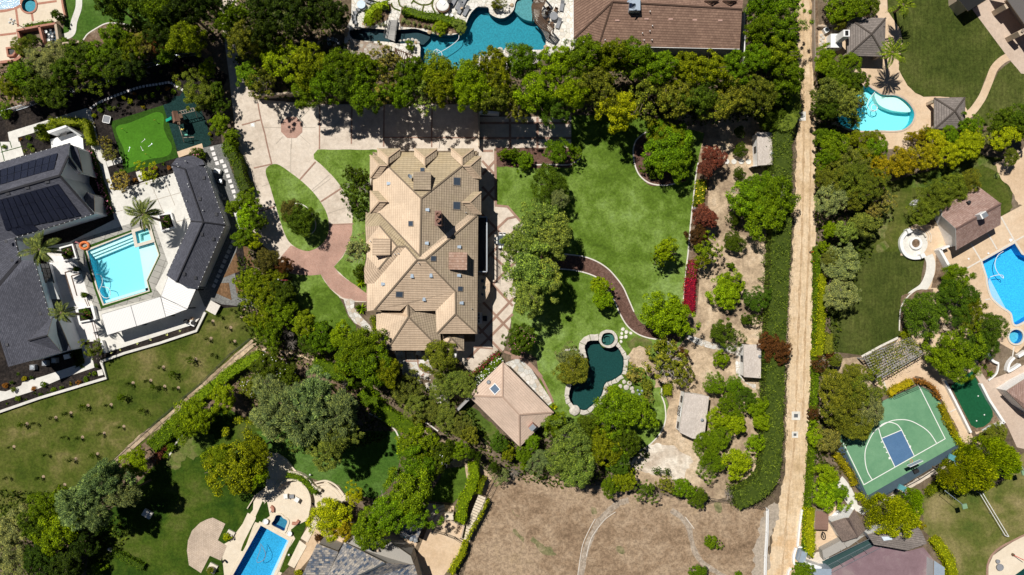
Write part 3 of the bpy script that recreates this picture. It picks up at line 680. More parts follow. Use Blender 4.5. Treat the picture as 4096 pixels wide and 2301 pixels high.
# --- farmhouse property (left)
sh('mulch_bed','D','-60 420 230 300 480 235 545 290 600 560 645 770 515 785 492 832 252 905 268 952 -60 1050',2,'mulch')
sh('lawn','D','-100 1066 0 1036 268 952 252 905 492 832 515 780 600 772 655 800 662 855 290 1176 160 1310 -100 1400',3,'lawn3')
sh('garden_path','00','80 1330 870 1088 912 1108 1015 1500 925 1500 838 1190 180 1382 200 1500 110 1500',4,'concw')
sh('garden_path','10','920 0 1010 0 1062 170 1150 475 1090 495 1030 320 965 110',4,'concw')
sh('paving','10','-80 -20 200 -20 240 115 -80 215',4,'concw')
for s in('10 85 230 25','0 -20 48 175','120 40 100 -30'):rb('paving_joint','10',s,8,5,'turf_dark',0)
sh('turf','00','1110 1225 1640 1058 1760 1447 1792 1582 1290 1738 1262 1745 1175 1447',4,'turf_dark')
sh('putting_green','00','1165 1300 1200 1260 1290 1240 1440 1180 1560 1130 1632 1142 1650 1200 1645 1280 1680 1380 1722 1447 1728 1500 1705 1550 1640 1580 1500 1600 1400 1640 1320 1684 1270 1668 1262 1600 1245 1500 1195 1390',5,'turf',4)
sh('play_surface','00','1640 1056 1700 1035 1750 970 1810 965 1845 905 1900 950 2000 1060 2080 1250 2125 1447 2050 1500 1790 1530 1760 1447',4,'rubber')
sh('gravel_path','10','2040 40 2275 -10 2310 220 2420 480 2440 800 2400 960 2350 1200 2380 1447 2600 1620 2560 1650 2200 1560 2060 1640 1980 1447 2250 900 2090 240',4,'gravel')
sh('gravel_path','20','2180 -20 2360 -120 2380 160 2580 120 2580 200 2230 165 2100 110',4,'gravel')
sh('paving','10','1780 80 2030 -5 2045 50 1800 138',5,'tan')
sh('patio','10','1090 490 1760 290 1925 780 1680 1320 1960 1447 2100 1560 2060 1690 1955 1810 1070 2098 1020 1980 800 1992 780 2060 700 1750 560 1447 460 1130 440 1040 700 985 1150 760',3,'concw')
for s in('1500 360 1690 800','1290 440 1530 375','1500 580 1850 480','1150 690 1330 640','1640 820 1900 750','1660 380 1760 620'):rb('paving_joint','10',s,5,4,'joint',0)
sh('plaza','20','440 -330 620 -320 735 -290 830 -130 880 60 905 195 960 320 1010 530 800 548 800 470 740 345 690 310 640 180 570 0 480 -230',4,'white_pave')
sh('pool_surround','10','725 985 1290 805 1530 755 1690 1200 1560 1447 1625 1530 965 1690 870 1447 750 1100',4,'pavers')
sh('turf_strip','10','835 1040 1335 860 1520 802 1570 980 1615 1118 1492 1375 1532 1490 1018 1658 945 1447',5,'turf_dark')
sh('coping_strip','10','862 1062 1340 878 1355 866 1510 818 1560 985 1603 1116 1481 1372 1508 1480 1036 1625 968 1447',6,'coping')
sh('terrace_path','20','815 570 905 575 950 800 620 912 310 1045 -120 1180 -120 1020 60 1040 215 980 225 950 440 885 850 750',4,'concw')
for s,m in(('2370 1090 2420 1275 2245 1345','soil'),('2200 1445 2215 1400 2300 1395 2330 1570 2170 1500','soil'),('2440 1010 2500 1060 2560 1250 2480 1280','soil'),('2355 1370 2470 1340 2500 1480 2380 1500','soil')):
    sh('vegetable_bed','10',s,6,m)
rb('path','20','2575 525 2330 740 2130 910 1960 1060 1840 1170 1640 1350 1500 1447 1360 1560 1130 1790',62,4,'orchard')
# --- centre property
sh('driveway','D','530 -150 590 -150 600 170 640 250 800 263 1200 263 1208 380 935 379 935 450 905 600 922 760 880 760 740 700 690 640 640 600 600 400 575 180',2,'conc')
sh('lawn','11','620 58 1215 58 1215 112 1145 112 1145 900 1100 930 1110 1500 1000 1420 880 1330 820 1275 785 1235 870 1140 930 1030 965 900 975 700 930 560 860 440 760 310 640 200 585 150 578 105',4,'lawn',0)
sh('forecourt_brick','11','735 812 975 802 965 900 930 1020 870 1130 785 1230 830 1300 920 1370 1020 1420 1125 1470 1125 1582 990 1575 870 1545 740 1447 690 1370 650 1312 540 1325 350 1300 255 1130 350 1020 520 1080 640 1040 720 900',3,'brick')
sh('lawn_island','11','180 203 240 215 350 290 460 375 570 480 660 600 715 710 733 830 715 930 650 1020 560 1068 500 1075 410 1045 330 980 280 880 240 760 190 590 140 420 105 320 100 260 130 222',5,'lawn',3)
sh('lawn','11','340 1300 540 1325 650 1312 690 1380 740 1450 830 1530 890 1640 930 1740 1010 1830 1000 1900 700 1950 400 1700 250 1500',3,'lawn')
rb('brick_band','01','20 1040 50 1200 90 1350 110 1447 160 1655',14,4,'brickband')
for s in('640 1060 638 1500','965 1060 958 1447','1288 1060 1283 1475','1770 1060 1765 1480','1283 1382 2215 1385','-20 1690 150 1652','0 1215 40 1208'):rb('brick_band','01',s,14,4,'brickband',0)
rb('brick_band','11','600 180 440 360',16,4,'brickband',0);rb('brick_band','11','855 448 650 582',16,4,'brickband',0);rb('brick_band','11','735 812 980 803',14,4,'brickband',0)
rb('brick_band','11','-10 690 190 630',14,4,'brickband',0);rb('brick_band','00','2430 1258 2572 1220',14,4,'brickband',0)
sh('brick_octagon','01','313 1175 405 1175 466 1238 466 1330 405 1388 313 1388 252 1325 252 1238',4,'brick')
for s in('358 1060 358 1175','358 1388 358 1500','75 1282 252 1282','466 1282 600 1282','170 1090 285 1200','540 1100 435 1205','200 1447 275 1370','540 1447 440 1360','1530 1060 1528 1382','640 1282 960 1282'):rb('paving_joint','01',s,4,4,'joint',0)
for s in('350 0 350 290','560 465 740 310','720 700 900 640','570 480 750 350','130 400 60 430'):rb('paving_joint','11',s,4,4,'joint',0)
sh('flagstone_path','21','880 110 960 110 990 130 985 200 1060 290 1140 370 1200 470 1150 450 1080 400 990 350 930 270 900 180',5,'flag')
sh('patio','D','1207 294 1437 294 1437 372 1243 374 1247 515 1277 520 1315 562 1330 640 1290 790 1268 880 1190 945 1150 900 1150 860 1195 860 1200 700 1200 380',1,'conc')
for s in('1207 310 1437 310','1207 348 1437 348','1283 296 1283 372','1352 296 1352 372','1215 380 1240 380'):rb('brick_band','D',s,6,4,'brickband',0)
for s in('1213 405 1245 440','1213 470 1245 505','1213 540 1245 572 1300 628','1213 610 1245 580 1277 550 1300 545','1213 440 1245 405','1213 505 1245 470','1213 660 1300 575','1235 640 1290 690','1210 745 1300 655','1215 690 1290 770','1206 840 1292 750','1215 760 1300 850','1175 905 1290 790','1200 820 1262 885','1245 517 1277 520 1312 560','1246 380 1247 517'):rb('brick_band','D',s,6,4,'brickband',0)
rb('brick_edging','21','2190 595 2380 610',14,5,'brickband',0)
sh('lawn','D','1246 376 1437 374 1438 290 1620 290 1700 318 1772 335 1757 400 1737 640 1724 850 1700 880 1657 950 1682 1020 1664 1090 1600 1150 1400 1070 1360 980 1350 900 1290 870 1285 800 1330 640 1316 560 1277 519 1249 514',2,'lawn')
sh('planting_bed','D','1246 372 1437 372 1458 392 1450 412 1430 422 1340 424 1300 420 1250 420',3,'bark')
rb('kerb','12','230 210 400 210 540 212 620 195 680 150 690 110',12,5,'curb')
sh('bark_ring','02','1365 1315 1300 1360 1240 1420 1215 1480 1215 1560 1240 1680 1300 1790 1400 1870 1530 1855 1650 1845 1750 1800 1500 1700 1400 1500',4,'bark',3)
rb('kerb','02','1365 1315 1300 1360 1245 1415 1222 1480 1218 1540 1235 1660 1280 1760 1360 1830 1450 1858 1550 1862 1640 1845',13,5,'curb')
rb('kerb','12','1870 190 1850 300 1835 420 1820 560 1800 740 1785 900 1770 1080 1750 1250 1735 1447 1722 1560',13,5,'curb')
sh('planting_strip','12','1880 190 1990 230 1965 600 1960 800 1900 1100 1880 1400 1860 1700 1735 1750 1745 1250 1780 950 1810 600',3,'leafbed')
bark=spl(W('12','300 1085 460 1103 600 1115 730 1135 860 1185 970 1260 1060 1360 1120 1447 1165 1547 1225 1687 1300 1800 1500 1900 1700 1920 1615 2047 1580 1997 1500 1972 1350 1944 1240 1897 1150 1817 1080 1697 1030 1577 935 1425 860 1345 720 1290 560 1262 380 1250 300 1250'),True,3)
sheet('bark_path',bark,4,M['bark'])
rb('kerb','12','330 1090 460 1103 600 1115 730 1135 860 1185 970 1260 1060 1360 1120 1447 1165 1547 1225 1687',12,5,'curb')
rb('kerb','12','330 1250 560 1262 720 1290 860 1345 935 1425 1030 1577 1080 1697 1150 1817 1240 1897 1350 1944 1500 1972 1580 1997 1615 2047',12,5,'curb')
rb('kerb','22','1520 940 1500 1060 1535 1180 1542 1320 1500 1440 1430 1530 1320 1618 1150 1668 1060 1720',13,5,'curb')
sh('orchard_soil','D','1700 290 1960 290 1990 700 1960 1215 1800 1260 1600 1215 1570 1160 1590 1140 1664 1090 1682 1010 1660 950 1700 880 1726 850 1742 640 1760 400',1,'orchard')
sh('chalky_patch','32','1180 300 1320 200 1480 120 1680 200 1800 300 1740 420 1900 560 2100 620 2400 720 2560 750 2200 700 1700 480 1400 430 1200 370',2,'chalk',3)
sh('dry_patch','22','1180 640 1330 600 1400 700 1500 900 1480 1000 1420 1000 1380 860 1200 780',4,'orchard',3)
sh('worn_patch','22','1150 540 1300 500 1400 580 1300 660 1180 640',3,'lawn6',3)
sh('flagstone_path','22','1760 470 1830 490 1990 545 2150 590 2290 570 2330 600 2310 900 2350 950 2450 970 2450 1030 2330 940 2250 860 2240 680 2160 640 2000 610 1860 570 1760 510',4,'flag')
sh('flagstone_terrace','21','2490 760 2640 700 2760 800 2850 950 2950 1100 2980 1150 2940 1180 2560 790',3,'flag')
rb('brick_edging','22','-80 640 60 690 200 790 290 900 350 1010 400 1120 410 1150',24,5,'brickband')
rb('brick_edging','22','-10 700 80 700 190 780 295 900',40,4,'brickband')
sh('flagstone_patio','21','1390 640 1700 640 1790 860 1720 890 1650 910 1600 900 1480 880',3,'flag')
rb('brick_band','21','1620 640 1625 740 1650 810 1720 850 1800 855',16,5,'brickband');rb('brick_band','21','1500 735 1640 735',14,5,'brickband',0);rb('brick_band','21','1505 640 1510 735',14,5,'brickband',0)
rb('brick_edging','21','1690 860 1620 915 1500 900',18,5,'brickband')
sh('rough_grass','21','2050 1240 2150 1150 2572 1560 2500 1600 2250 1500 2100 1450',1,'lawn6')
# --- dry field at the bottom
sh('dry_field','D','1225 1190 1400 1200 1560 1238 1780 1262 1932 1276 1926 1447 1900 1800 1050 1800 1165 1447',2,'field')
rb('gravel_track','32','640 1600 690 1447 715 1300 745 1180 800 1050 880 900 1000 780 1090 715 1170 695',62,3,'palegravel')
rb('gravel_track','32','1600 790 1700 870 1775 970 1800 1080 1830 1190 1900 1300 2010 1390 2200 1500',52,3,'palegravel')
rb('edging_board','32','660 1447 690 1240 720 1110 790 960 835 880',6,4,'curb');rb('edging_board','32','745 1260 790 1090 850 990 940 880 1040 810',6,4,'curb');rb('edging_board','32','1740 860 1800 940 1830 980',6,4,'curb')
for s in('200 1080 330 1150 450 1230 400 1260 280 1200 200 1120','800 770 850 780 855 820 820 830','10 990 90 1040 120 1100 60 1060','2040 720 2090 720 2085 800 2060 790','0 780 80 800 100 860 30 840','1050 1180 1120 1170 1110 1230'):sh('weed_patch','32',s,3,'greenpatch',3)
# --- top right property
sh('patio','03','1090 -200 1190 -200 1200 110 1330 300 1352 430 1310 640 1420 860 1560 975 1800 968 2000 1090 1995 1320 1600 1330 1390 1500 1100 1500 1130 1330 640 1260 600 1000 900 800 660 500 505 480 505 255 800 170 1060 170',2,'tan')
sh('lawn','03','1192 -250 1900 -250 1900 0 2050 95 2380 540 2255 640 2180 790 2120 960 2010 1120 1985 1080 1980 975 1800 978 1680 965 1560 975 1480 935 1400 860 1310 700 1352 430 1335 300 1205 110',3,'lawn4')
sh('lawn','03','2440 618 2600 760 2900 900 2900 1300 2050 1260 2060 1160 2180 1020 2250 850 2310 720',3,'lawn4')
rb('garden_path','03','2450 560 2360 600 2270 690 2215 830 2150 980 2060 1110 1975 1180',78,4,'tan')
sh('terrace','03','2050 95 2190 5 2100 -200 2800 -200 2800 900 2572 745 2540 740 2510 700 2440 620 2380 540',4,'pinkc')
# --- middle right property
sh('lawn','D','2100 640 2150 520 2215 480 2330 440 2480 395 2560 400 2540 540 2440 560 2350 540 2300 580 2326 650 2312 730 2265 775 2264 846 2176 895 2095 885 2085 760',1,'lawn4')
sh('lawn','13','1150 400 1500 300 1900 200 2100 60 2250 200 2330 300 2400 450 2460 640 2340 720 2100 430 1800 560 1500 640 1500 780 1380 860 1340 990 1300 1080 1000 1100 1200 800 1250 560',2,'lawn3')
sh('sandy_track','13','2260 200 2600 20 2800 20 2800 560 2500 620 2480 500 2350 340',2,'tan')
for s in('1650 300 1800 270 1950 260 1850 400 1700 440 1600 390','2060 190 2200 150 2300 260 2180 250 2100 230','1130 850 1200 720 1240 700 1200 840 1150 960','1400 380 1560 370 1640 420 1500 430','1100 980 1180 960 1200 1020 1130 1080'):sh('bare_patch','13',s,4,'lawn6',3)
sh('deck','13','1380 860 1510 790 1700 830 1850 700 2340 730 2900 430 2900 1700 2500 2100 2310 1990 2120 2090 2080 2130 2290 2300 2200 2450 2360 2800 2090 2920 1980 2620 1900 2420 1480 2330 1330 2560 1040 2400 1060 2300 1310 1960 1450 1780 1460 1640 1600 1480 1680 1200 1600 1150 1330 1120',2,'tan')
rb('garden_path','13','1610 1120 1635 1200 1620 1320 1560 1440 1450 1520 1380 1600',90,3,'concw')
for s in('1970 1265 2572 925','2340 735 2480 985','2035 1000 2150 1190 2215 1300','2210 905 2300 1060','2470 985 2572 1150'):rb('deck_joint','13',s,14,4,'curb',0)
for s in('2180 120 2230 110','2470 590 2450 720','1770 430 1800 470','1200 1050 1160 940','1900 1210 1830 1245','1480 480 1620 440'):rb('deck_joint','23',s,12,4,'curb',0)
sh('planting_bed','13','1690 1080 1740 1060 1860 1280 1760 1440 1640 1447 1680 1260',4,'leafbed');sh('planting_bed','23','1340 80 1500 20 1660 10 1640 200 1500 400 1330 420 1320 240',4,'leafbed');sh('planting_bed','23','2110 720 2220 670 2330 780 2290 900 2200 920 2110 800',4,'leafbed')
rb('kerb','23','1500 10 1420 70 1350 160 1325 260 1318 430',12,5,'curb');rb('kerb','23','1305 500 1130 585 940 690',22,5,'curb',0)
sh('planting_bed','23','700 715 940 690 1080 930 1020 1000 1040 1130 940 1300 500 1300 560 850',1,'orchard')
sh('court','33','1165 -311 1510 -466 1640 -400 1730 -290 1860 -40 1905 130 1000 647 745 130 700 60 780 -60',4,'court')
sh('court_apron','33','1000 647 1905 130 1972 168 1200 640 1010 722 880 560 690 200 745 130',3,'court_slate')
sh('court_key','33','1140 70 1340 -12 1465 243 1272 357',5,'court_blue')
for s,c in(('960 538 1780 74',0),('755 118 962 540',0),('1510 -462 1778 76',0),('1138 72 1272 357',0),('1340 -12 1466 245',0),('1138 72 1340 -12',0),
             ('1045 487 1000 410 975 310 975 200 1005 110 1060 10 1130 -49 1250 -108 1400 -112 1530 -55 1620 15 1690 118',5),('1138 72 1120 10 1112 -35 1150 -72 1215 -91 1290 -70 1328 -30 1340 -12',5)):
    rb('court_line','33',s,8,7,'line',c)
for x,y in((1140,108),(1165,160),(1190,212),(1370,45),(1396,97)):sh('lane_mark','33',f'{x-8} {y-5} {x+8} {y-5} {x+8} {y+5} {x-8} {y+5}',7,'line')
for x,y in((1218,270),(1425,155)):sh('lane_mark','33',f'{x-9} {y-11} {x+9} {y-11} {x+9} {y+11} {x-9} {y+11}',7,'line')
sh('planting_bed','23','1200 1030 1465 900 1560 920 1700 1030 1780 1180 1920 1447 1860 1447 1730 1150 1620 1010 1510 975 1240 1090',5,'leafbed')
sh('bark_bed','23','1830 985 1870 1100 2020 1430 2100 1447 2230 1400 2330 1330 2290 1250 2140 970 2050 830 1900 930',3,'leafbed')
sh('putting_green','23','1835 985 1940 910 2050 828 2150 1030 2255 1240 2258 1290 2225 1350 2165 1395 2090 1408 2040 1380 1990 1290',4,'turf_green')
sh('deck','23','1760 930 1800 940 2060 1500 2200 1600 2150 1640 1960 1560 1700 1120 1540 1000 1580 830',1,'tan')
sh('terrace','23','2050 828 2110 720 2290 900 2420 850 2600 760 2900 600 2900 1700 2500 1600 2400 1380 2140 960',2,'pinkc')
sh('path','33','680 530 745 450 830 560 870 640 900 740 1020 790 950 840 870 790 800 740 700 610',4,'concw')
sh('path','33','1010 760 1200 650 1700 360 2060 170 2080 190 1700 420 1100 760',3,'conc')
sh('yard','33','450 780 640 750 780 750 900 800 740 900 740 1090 470 1200 440 1180',3,'tan')
sh('yard','33','380 1240 560 1200 640 1310 700 1360 640 1447 380 1447',3,'conc')
# --- lower right property
sh('lawn','33','1560 640 1730 560 2100 600 2300 540 2500 400 2500 250 2900 60 2900 1050 2572 1040 2400 1130 2250 1230 2190 1350 2200 1700 1850 1700 1880 1447 1850 1270 1700 1120 1560 1000',1,'lawn7')
sh('court','33','1070 1150 1400 1205 1560 1165 1670 1300 1690 1447 1700 1750 600 1750 628 1390',4,'court_plum')
sh('court_apron','33','540 1310 1010 1080 1070 1150 628 1390 620 1440',3,'court_teal')
sh('patio','33','2900 990 2572 1040 2400 1150 2260 1250 2215 1350 2210 1700 2900 1700',2,'cream')
rb('brick_edging','33','2620 1020 2480 1090 2330 1170 2240 1260 2205 1360 2200 1520',20,3,'brickband')
# --- bottom left property
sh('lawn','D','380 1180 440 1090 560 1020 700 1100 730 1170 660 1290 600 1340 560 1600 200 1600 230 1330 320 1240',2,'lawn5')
sh('lawn','31','0 0 1450 0 1440 300 1410 480 1290 620 1180 680 1000 640 900 640 830 540 600 490 380 400 300 330 100 150',2,'lawn2')
sh('worn_patch','30','1680 270 1900 40 2100 20 2140 120 1900 280 1760 400',3,'lawn6',3)
sh('planting_bed','D','285 1176 640 870 760 890 900 960 1060 1080 1230 1180 1245 1210 1200 1220 1040 1110 960 1060 620 1020 520 1050 420 1120 330 1230 250 1200',1,'leafbed')
sh('lawn','31','1880 380 2100 350 2120 500 2060 640 1980 720 1700 700 1850 480',3,'lawn')
rb('kerb','30','1680 270 1730 200 1790 90 1860 25',14,5,'curb');rb('kerb','21','1140 1260 1280 1330 1370 1400 1410 1447 1440 1520',14,5,'curb')
sh('terrace','30','2140 868 2265 930 2190 1095 2280 1150 2222 1300 2110 1250 2020 1425 1900 1345 1880 1200 1890 1100 1930 1000 2010 920 2080 885',4,'cobble')
sh('terrace','31','-320 1440 -350 1150 -260 1100 -30 790 -20 650 100 560 120 200 200 225 320 310 400 410 560 480 640 560 700 500 900 640 930 660 900 700 650 830 560 700 520 900 300 1350 220 1500 -320 1500',3,'cream')
for s in('-60 640 100 480 230 480 110 660 30 850 -30 900 -120 1060','380 960 525 900 330 1180 240 1420 290 1420 460 1120'):rb('turf_strip','31',s,2,4,'turf_dark',0)
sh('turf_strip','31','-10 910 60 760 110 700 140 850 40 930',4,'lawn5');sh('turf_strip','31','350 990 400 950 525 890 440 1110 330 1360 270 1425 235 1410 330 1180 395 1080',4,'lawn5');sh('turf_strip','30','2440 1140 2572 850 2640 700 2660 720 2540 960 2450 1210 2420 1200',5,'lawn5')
sh('court_paving','31','580 930 700 930 960 1010 900 1120 860 1200 640 1120 530 1290 450 1380 380 1420 470 1200',2,'tan')
sh('motor_court','31','1610 1255 1720 980 1780 960 2110 1110 2105 1150 1890 1447 1820 1700 1400 1700',3,'tan')
sh('courtyard','31','1370 1170 1400 970 1600 1080 1620 1130 1555 1250',3,'tan')
sh('stair_landing','31','1700 720 1900 740 1990 750 1985 880 2090 950 2050 1080 1760 960 1720 870',3,'tan')
sh('hillside_soil','31','1500 -120 1960 -140 2240 0 2420 350 2450 500 2340 680 2300 640 2380 420 2180 250 1990 130 1700 -20',2,'orchard')
# --- lagoon pool property (top centre)
for z_,s_ in((3,'1360 30 1380 80 1450 110'),(3,'1180 10 1260 30 1380 -20'),(3,'1560 40 1600 -20'),(3,'1690 40 1670 120'),(3,'1790 -20 1770 60 1810 140'),(3,'1430 -20 1450 60 1530 90'),(3,'1580 10 1660 50 1750 40 1790 -20')):rb('grass_joint','01',s_,16,3,'lawn3')
sh('terrace','01','960 -250 2900 -250 3200 -250 3200 500 2950 560 2700 700 900 700 880 500 900 300 960 180',1,'slab')
sh('planting_bed','01','1080 240 1100 130 1200 40 1360 40 1350 110 1330 200 1180 260',2,'leafbed');sh('planting_bed','01','1440 190 1460 80 1600 120 1800 140 2000 210 2100 230 2070 330 1950 345 1800 330 1700 290 1450 270',2,'leafbed')
sh('roadside_strip','02','2345 0 2480 0 2500 800 2345 760',1,'dirt')
# ---------------------------------------------------------------- buildings
M['farm_wall']=plain('farmhouse_wall',(.74,.77,.80),.8,var=.05,scale=1)
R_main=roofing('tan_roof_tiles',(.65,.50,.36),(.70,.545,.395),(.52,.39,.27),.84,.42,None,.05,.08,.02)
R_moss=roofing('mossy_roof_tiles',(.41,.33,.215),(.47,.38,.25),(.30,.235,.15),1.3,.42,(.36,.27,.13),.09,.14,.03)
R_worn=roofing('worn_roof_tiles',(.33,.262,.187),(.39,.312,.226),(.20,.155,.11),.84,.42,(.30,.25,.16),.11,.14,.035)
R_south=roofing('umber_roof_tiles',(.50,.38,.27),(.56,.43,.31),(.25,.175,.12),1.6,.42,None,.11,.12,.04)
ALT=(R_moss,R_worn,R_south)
R_pink=roofing('dusty_pink_roof_tiles',(.60,.455,.36),(.65,.50,.40),(.42,.30,.23),.45,.42,None,.05,.08,.02)
R_brown=roofing('brown_roof_tiles',(.22,.135,.10),(.30,.19,.14),(.09,.055,.04),.5,.40,None,.06,.15,.035)
R_grey=roofing('charcoal_shingles',(.076,.079,.10),(.11,.113,.14),(.03,.03,.036),.4,.24,None,.03,.25,.02)
R_greyt=roofing('brown_grey_shakes',(.20,.175,.16),(.26,.225,.205),(.09,.075,.065),.5,.38,None,.05,.15,.03)
R_shed=roofing('pale_shed_shingles',(.58,.51,.45),(.68,.61,.55),(.45,.39,.34),.4,.16,None,.015,.2,.01)
R_rose=roofing('rosy_brown_tiles',(.30,.19,.155),(.40,.28,.24),(.16,.10,.085),.32,.30,None,.04,.2,.02)
R_slate=roofing('mixed_slate_tiles',(.055,.085,.14),(.44,.39,.33),(.06,.07,.08),.55,.38,None,.02,.55,.02,.2)
R_stone=stones('random_stone_roof',[(.34,.29,.25),(.46,.42,.36),(.40,.30,.22),(.30,.22,.17),(.52,.48,.42)],(.30,.27,.23),2.4,.03)
R_asph=roofing('weathered_brown_shingles',(.17,.13,.11),(.24,.18,.15),(.12,.09,.08),.3,.16,None,.02,.3,.01)
def vstr(tile,s):
    """'a x y z b x y z' -> {name: world point}"""
    p=s.split();d={}
    for i in range(0,len(p),4):d[p[i]]=W1(tile,float(p[i+1]),float(p[i+2]),float(p[i+3]))
    return d
def uvs(me):
    uv=me.uv_layers.new(name='UVMap').data
    for p in me.polygons:
        n=p.normal;u=Vector((0,0,1)).cross(n)
        if u.length<1e-3:u=Vector((1,0,0))
        u.normalize();v=n.cross(u)
        for li in p.loop_indices:
            c=me.vertices[me.loops[li].vertex_index].co;uv[li].uv=(c.dot(u),c.dot(v))
def roof_mesh(name,faces,V,mat,root,thick=.16,soffit=None,origin=None,fm={}):
    """facets -> closed slab; returns object and boundary loops"""
    o=origin or Vector((0,0,0));b=MB();edges={}
    tri=[]
    for fi,f in enumerate(faces):
        P=[V[k]for k in f];ts=tessellate_polygon([[Vector((p.x,p.y,0))for p in P]])
        ar=sum(P[i].x*P[(i+1)%len(P)].y-P[(i+1)%len(P)].x*P[i].y for i in range(len(P)))
        if ar<0:f=f[::-1];P=P[::-1]
        for i in range(len(f)):edges[(f[i],f[(i+1)%len(f)])]=1
        n=Vector((0,0,0))
        for i in range(len(P)):n+=(P[i]-P[0]).cross(P[(i+1)%len(P)]-P[0])
        tri.append((P,n.normalized(),fm.get(fi,0)))
    vs,fs,uvl,mi=[],[],[],[]
    for P,n,mx in tri:
        u=Vector((0,0,1)).cross(n);u=u.normalized()if u.length>1e-3 else Vector((1,0,0));v=n.cross(u)
        ts=tessellate_polygon([[Vector((p.x,p.y,0))for p in P]])
        for t in ts:
            q=[P[i]for i in t]
            if(q[1]-q[0]).cross(q[2]-q[0]).z<0:q=q[::-1]
            k=len(vs);vs+=[tuple(a-o)for a in q];fs.append((k,k+1,k+2));mi.append(mx);uvl+=[(a.dot(u),a.dot(v))for a in q]
    ntop=len(fs)
    for f in fs[:ntop]:
        k=len(vs);vs+=[(vs[i][0],vs[i][1],vs[i][2]-thick)for i in reversed(f)];fs.append((k,k+1,k+2));uvl+=[(0,0)]*3
    bd=[(a,c)for(a,c)in edges if(c,a)not in edges]
    for a,c in bd:
        A,B_=V[a]-o,V[c]-o;k=len(vs);vs+=[tuple(A),(A.x,A.y,A.z-thick),(B_.x,B_.y,B_.z-thick),tuple(B_)];fs.append((k,k+1,k+2,k+3));uvl+=[(0,0)]*4
    me=bpy.data.meshes.new(name);me.from_pydata(vs,[],fs);me.update()
    me.materials.append(mat);me.materials.append(soffit or M['stucco'])
    for x in ALT:me.materials.append(x)
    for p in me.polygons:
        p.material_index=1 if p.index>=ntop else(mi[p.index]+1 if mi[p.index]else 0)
    uv=me.uv_layers.new(name='UVMap').data
    for i,c in enumerate(uvl):uv[i].uv=c
    ob=link(name,me,root)
    nx=dict(bd);loops=[]
    while nx:
        s=next(iter(nx));l=[s];c=nx.pop(s)
        while c!=s and c in nx:l.append(c);c=nx.pop(c)
        loops.append(l)
    return ob,loops
class Bld:pass
def building(name,label,cat,tile,vs,facets,roof,wall,over=.45,group=None,ridges=None,ridge_mat=None,ridge_w=.26,soffit=None,walls=True,thick=.16,fm={},fit=''):
    V=vstr(tile,vs)if isinstance(vs,str)else vs
    for ft in fit.split(';')if fit else():
        a,k=ft.split('>');A_,B_,C_=[V[x]for x in a.split()];nn=(B_-A_).cross(C_-A_);o_=Vector((0,0,H))
        for x in k.split():d=V[x]-o_;V[x]=o_+d*((A_-o_).dot(nn)/d.dot(nn))
    faces=[f.split()if ' ' in f else list(f)for f in facets]
    xs=[p.x for p in V.values()];ys=[p.y for p in V.values()]
    org=Vector(((min(xs)+max(xs))/2,(min(ys)+max(ys))/2,0))
    root=empty(name,org,0,label,cat,group)
    ro,loops=roof_mesh('roof',faces,V,roof,root,thick,soffit,org,fm)
    B=Bld();B.root=root;B.V=V;B.faces=faces;B.org=org;B.roof=ro;B.tile=tile;B.walls=[]
    if walls:
        m=MB()
        for l in loops:
            if len(l)<3:continue
            P=inset([V[k]for k in l],over);n=len(P)
            for i in range(n):
                a,b=P[i]-org,P[(i+1)%n]-org;B.walls.append((a,b))
                m.add([(a.x,a.y,0),(b.x,b.y,0),(b.x,b.y,b.z-.12),(a.x,a.y,a.z-.12)],[(0,1,2,3)])
        m.build('wall',wall,root)
    if ridges:
        m=MB()
        for r in ridges.split(','):
            k=r.split()
            for a,b in zip(k[:-1],k[1:]):
                up=Vector((0,0,.035));m.bar(V[a]-org+up,V[b]-org+up,ridge_w,.12)
        m.build('ridge_tiles',ridge_mat or roof,ro)
    return B
def facet_plane(B,f):
    P=[B.V[k]for k in(f.split()if ' ' in f else list(f))];n=Vector((0,0,0))
    for i in range(len(P)):n+=(P[i]-P[0]).cross(P[(i+1)%len(P)]-P[0])
    n.normalize();n=n if n.z>0 else-n;return sum(P,Vector())/len(P),n
def onroof(B,f,t,x,y,lift=0.0):
    """the point of a facet's plane seen at tile point (x, y); local to the building"""
    c,n=facet_plane(B,f);o=Vector((0,0,H));g=W1(t,x,y,0);d=g-o
    k=(c-o).dot(n)/d.dot(n);return o+d*k+n*lift-B.org,n
def skylight(B,f,t,s,mat=None,frame=None,name='skylight',h=.14):
    q=px(t,s);pts=[]
    v=[float(a)for a in s.split()]
    for i in range(0,len(v),2):p,n=onroof(B,f,t,v[i],v[i+1]);pts.append(p)
    c=sum(pts,Vector())/len(pts);m=MB();m.add([p-n*.05 for p in pts]+[p+n*h for p in pts],[(0,1,2,3),(7,6,5,4),(0,4,5,1),(1,5,6,2),(2,6,7,3),(3,7,4,0)])
    o=m.build(name,frame or M['wood'],B.root)
    g=[c+(p-c)*.84+n*(h+.02)for p in pts];m=MB();m.add(g+[p-n*.03 for p in g],[(0,1,2,3),(7,6,5,4),(0,4,5,1),(1,5,6,2),(2,6,7,3),(3,7,4,0)])
    m.build('glass',mat or SKY_GL,o);return o
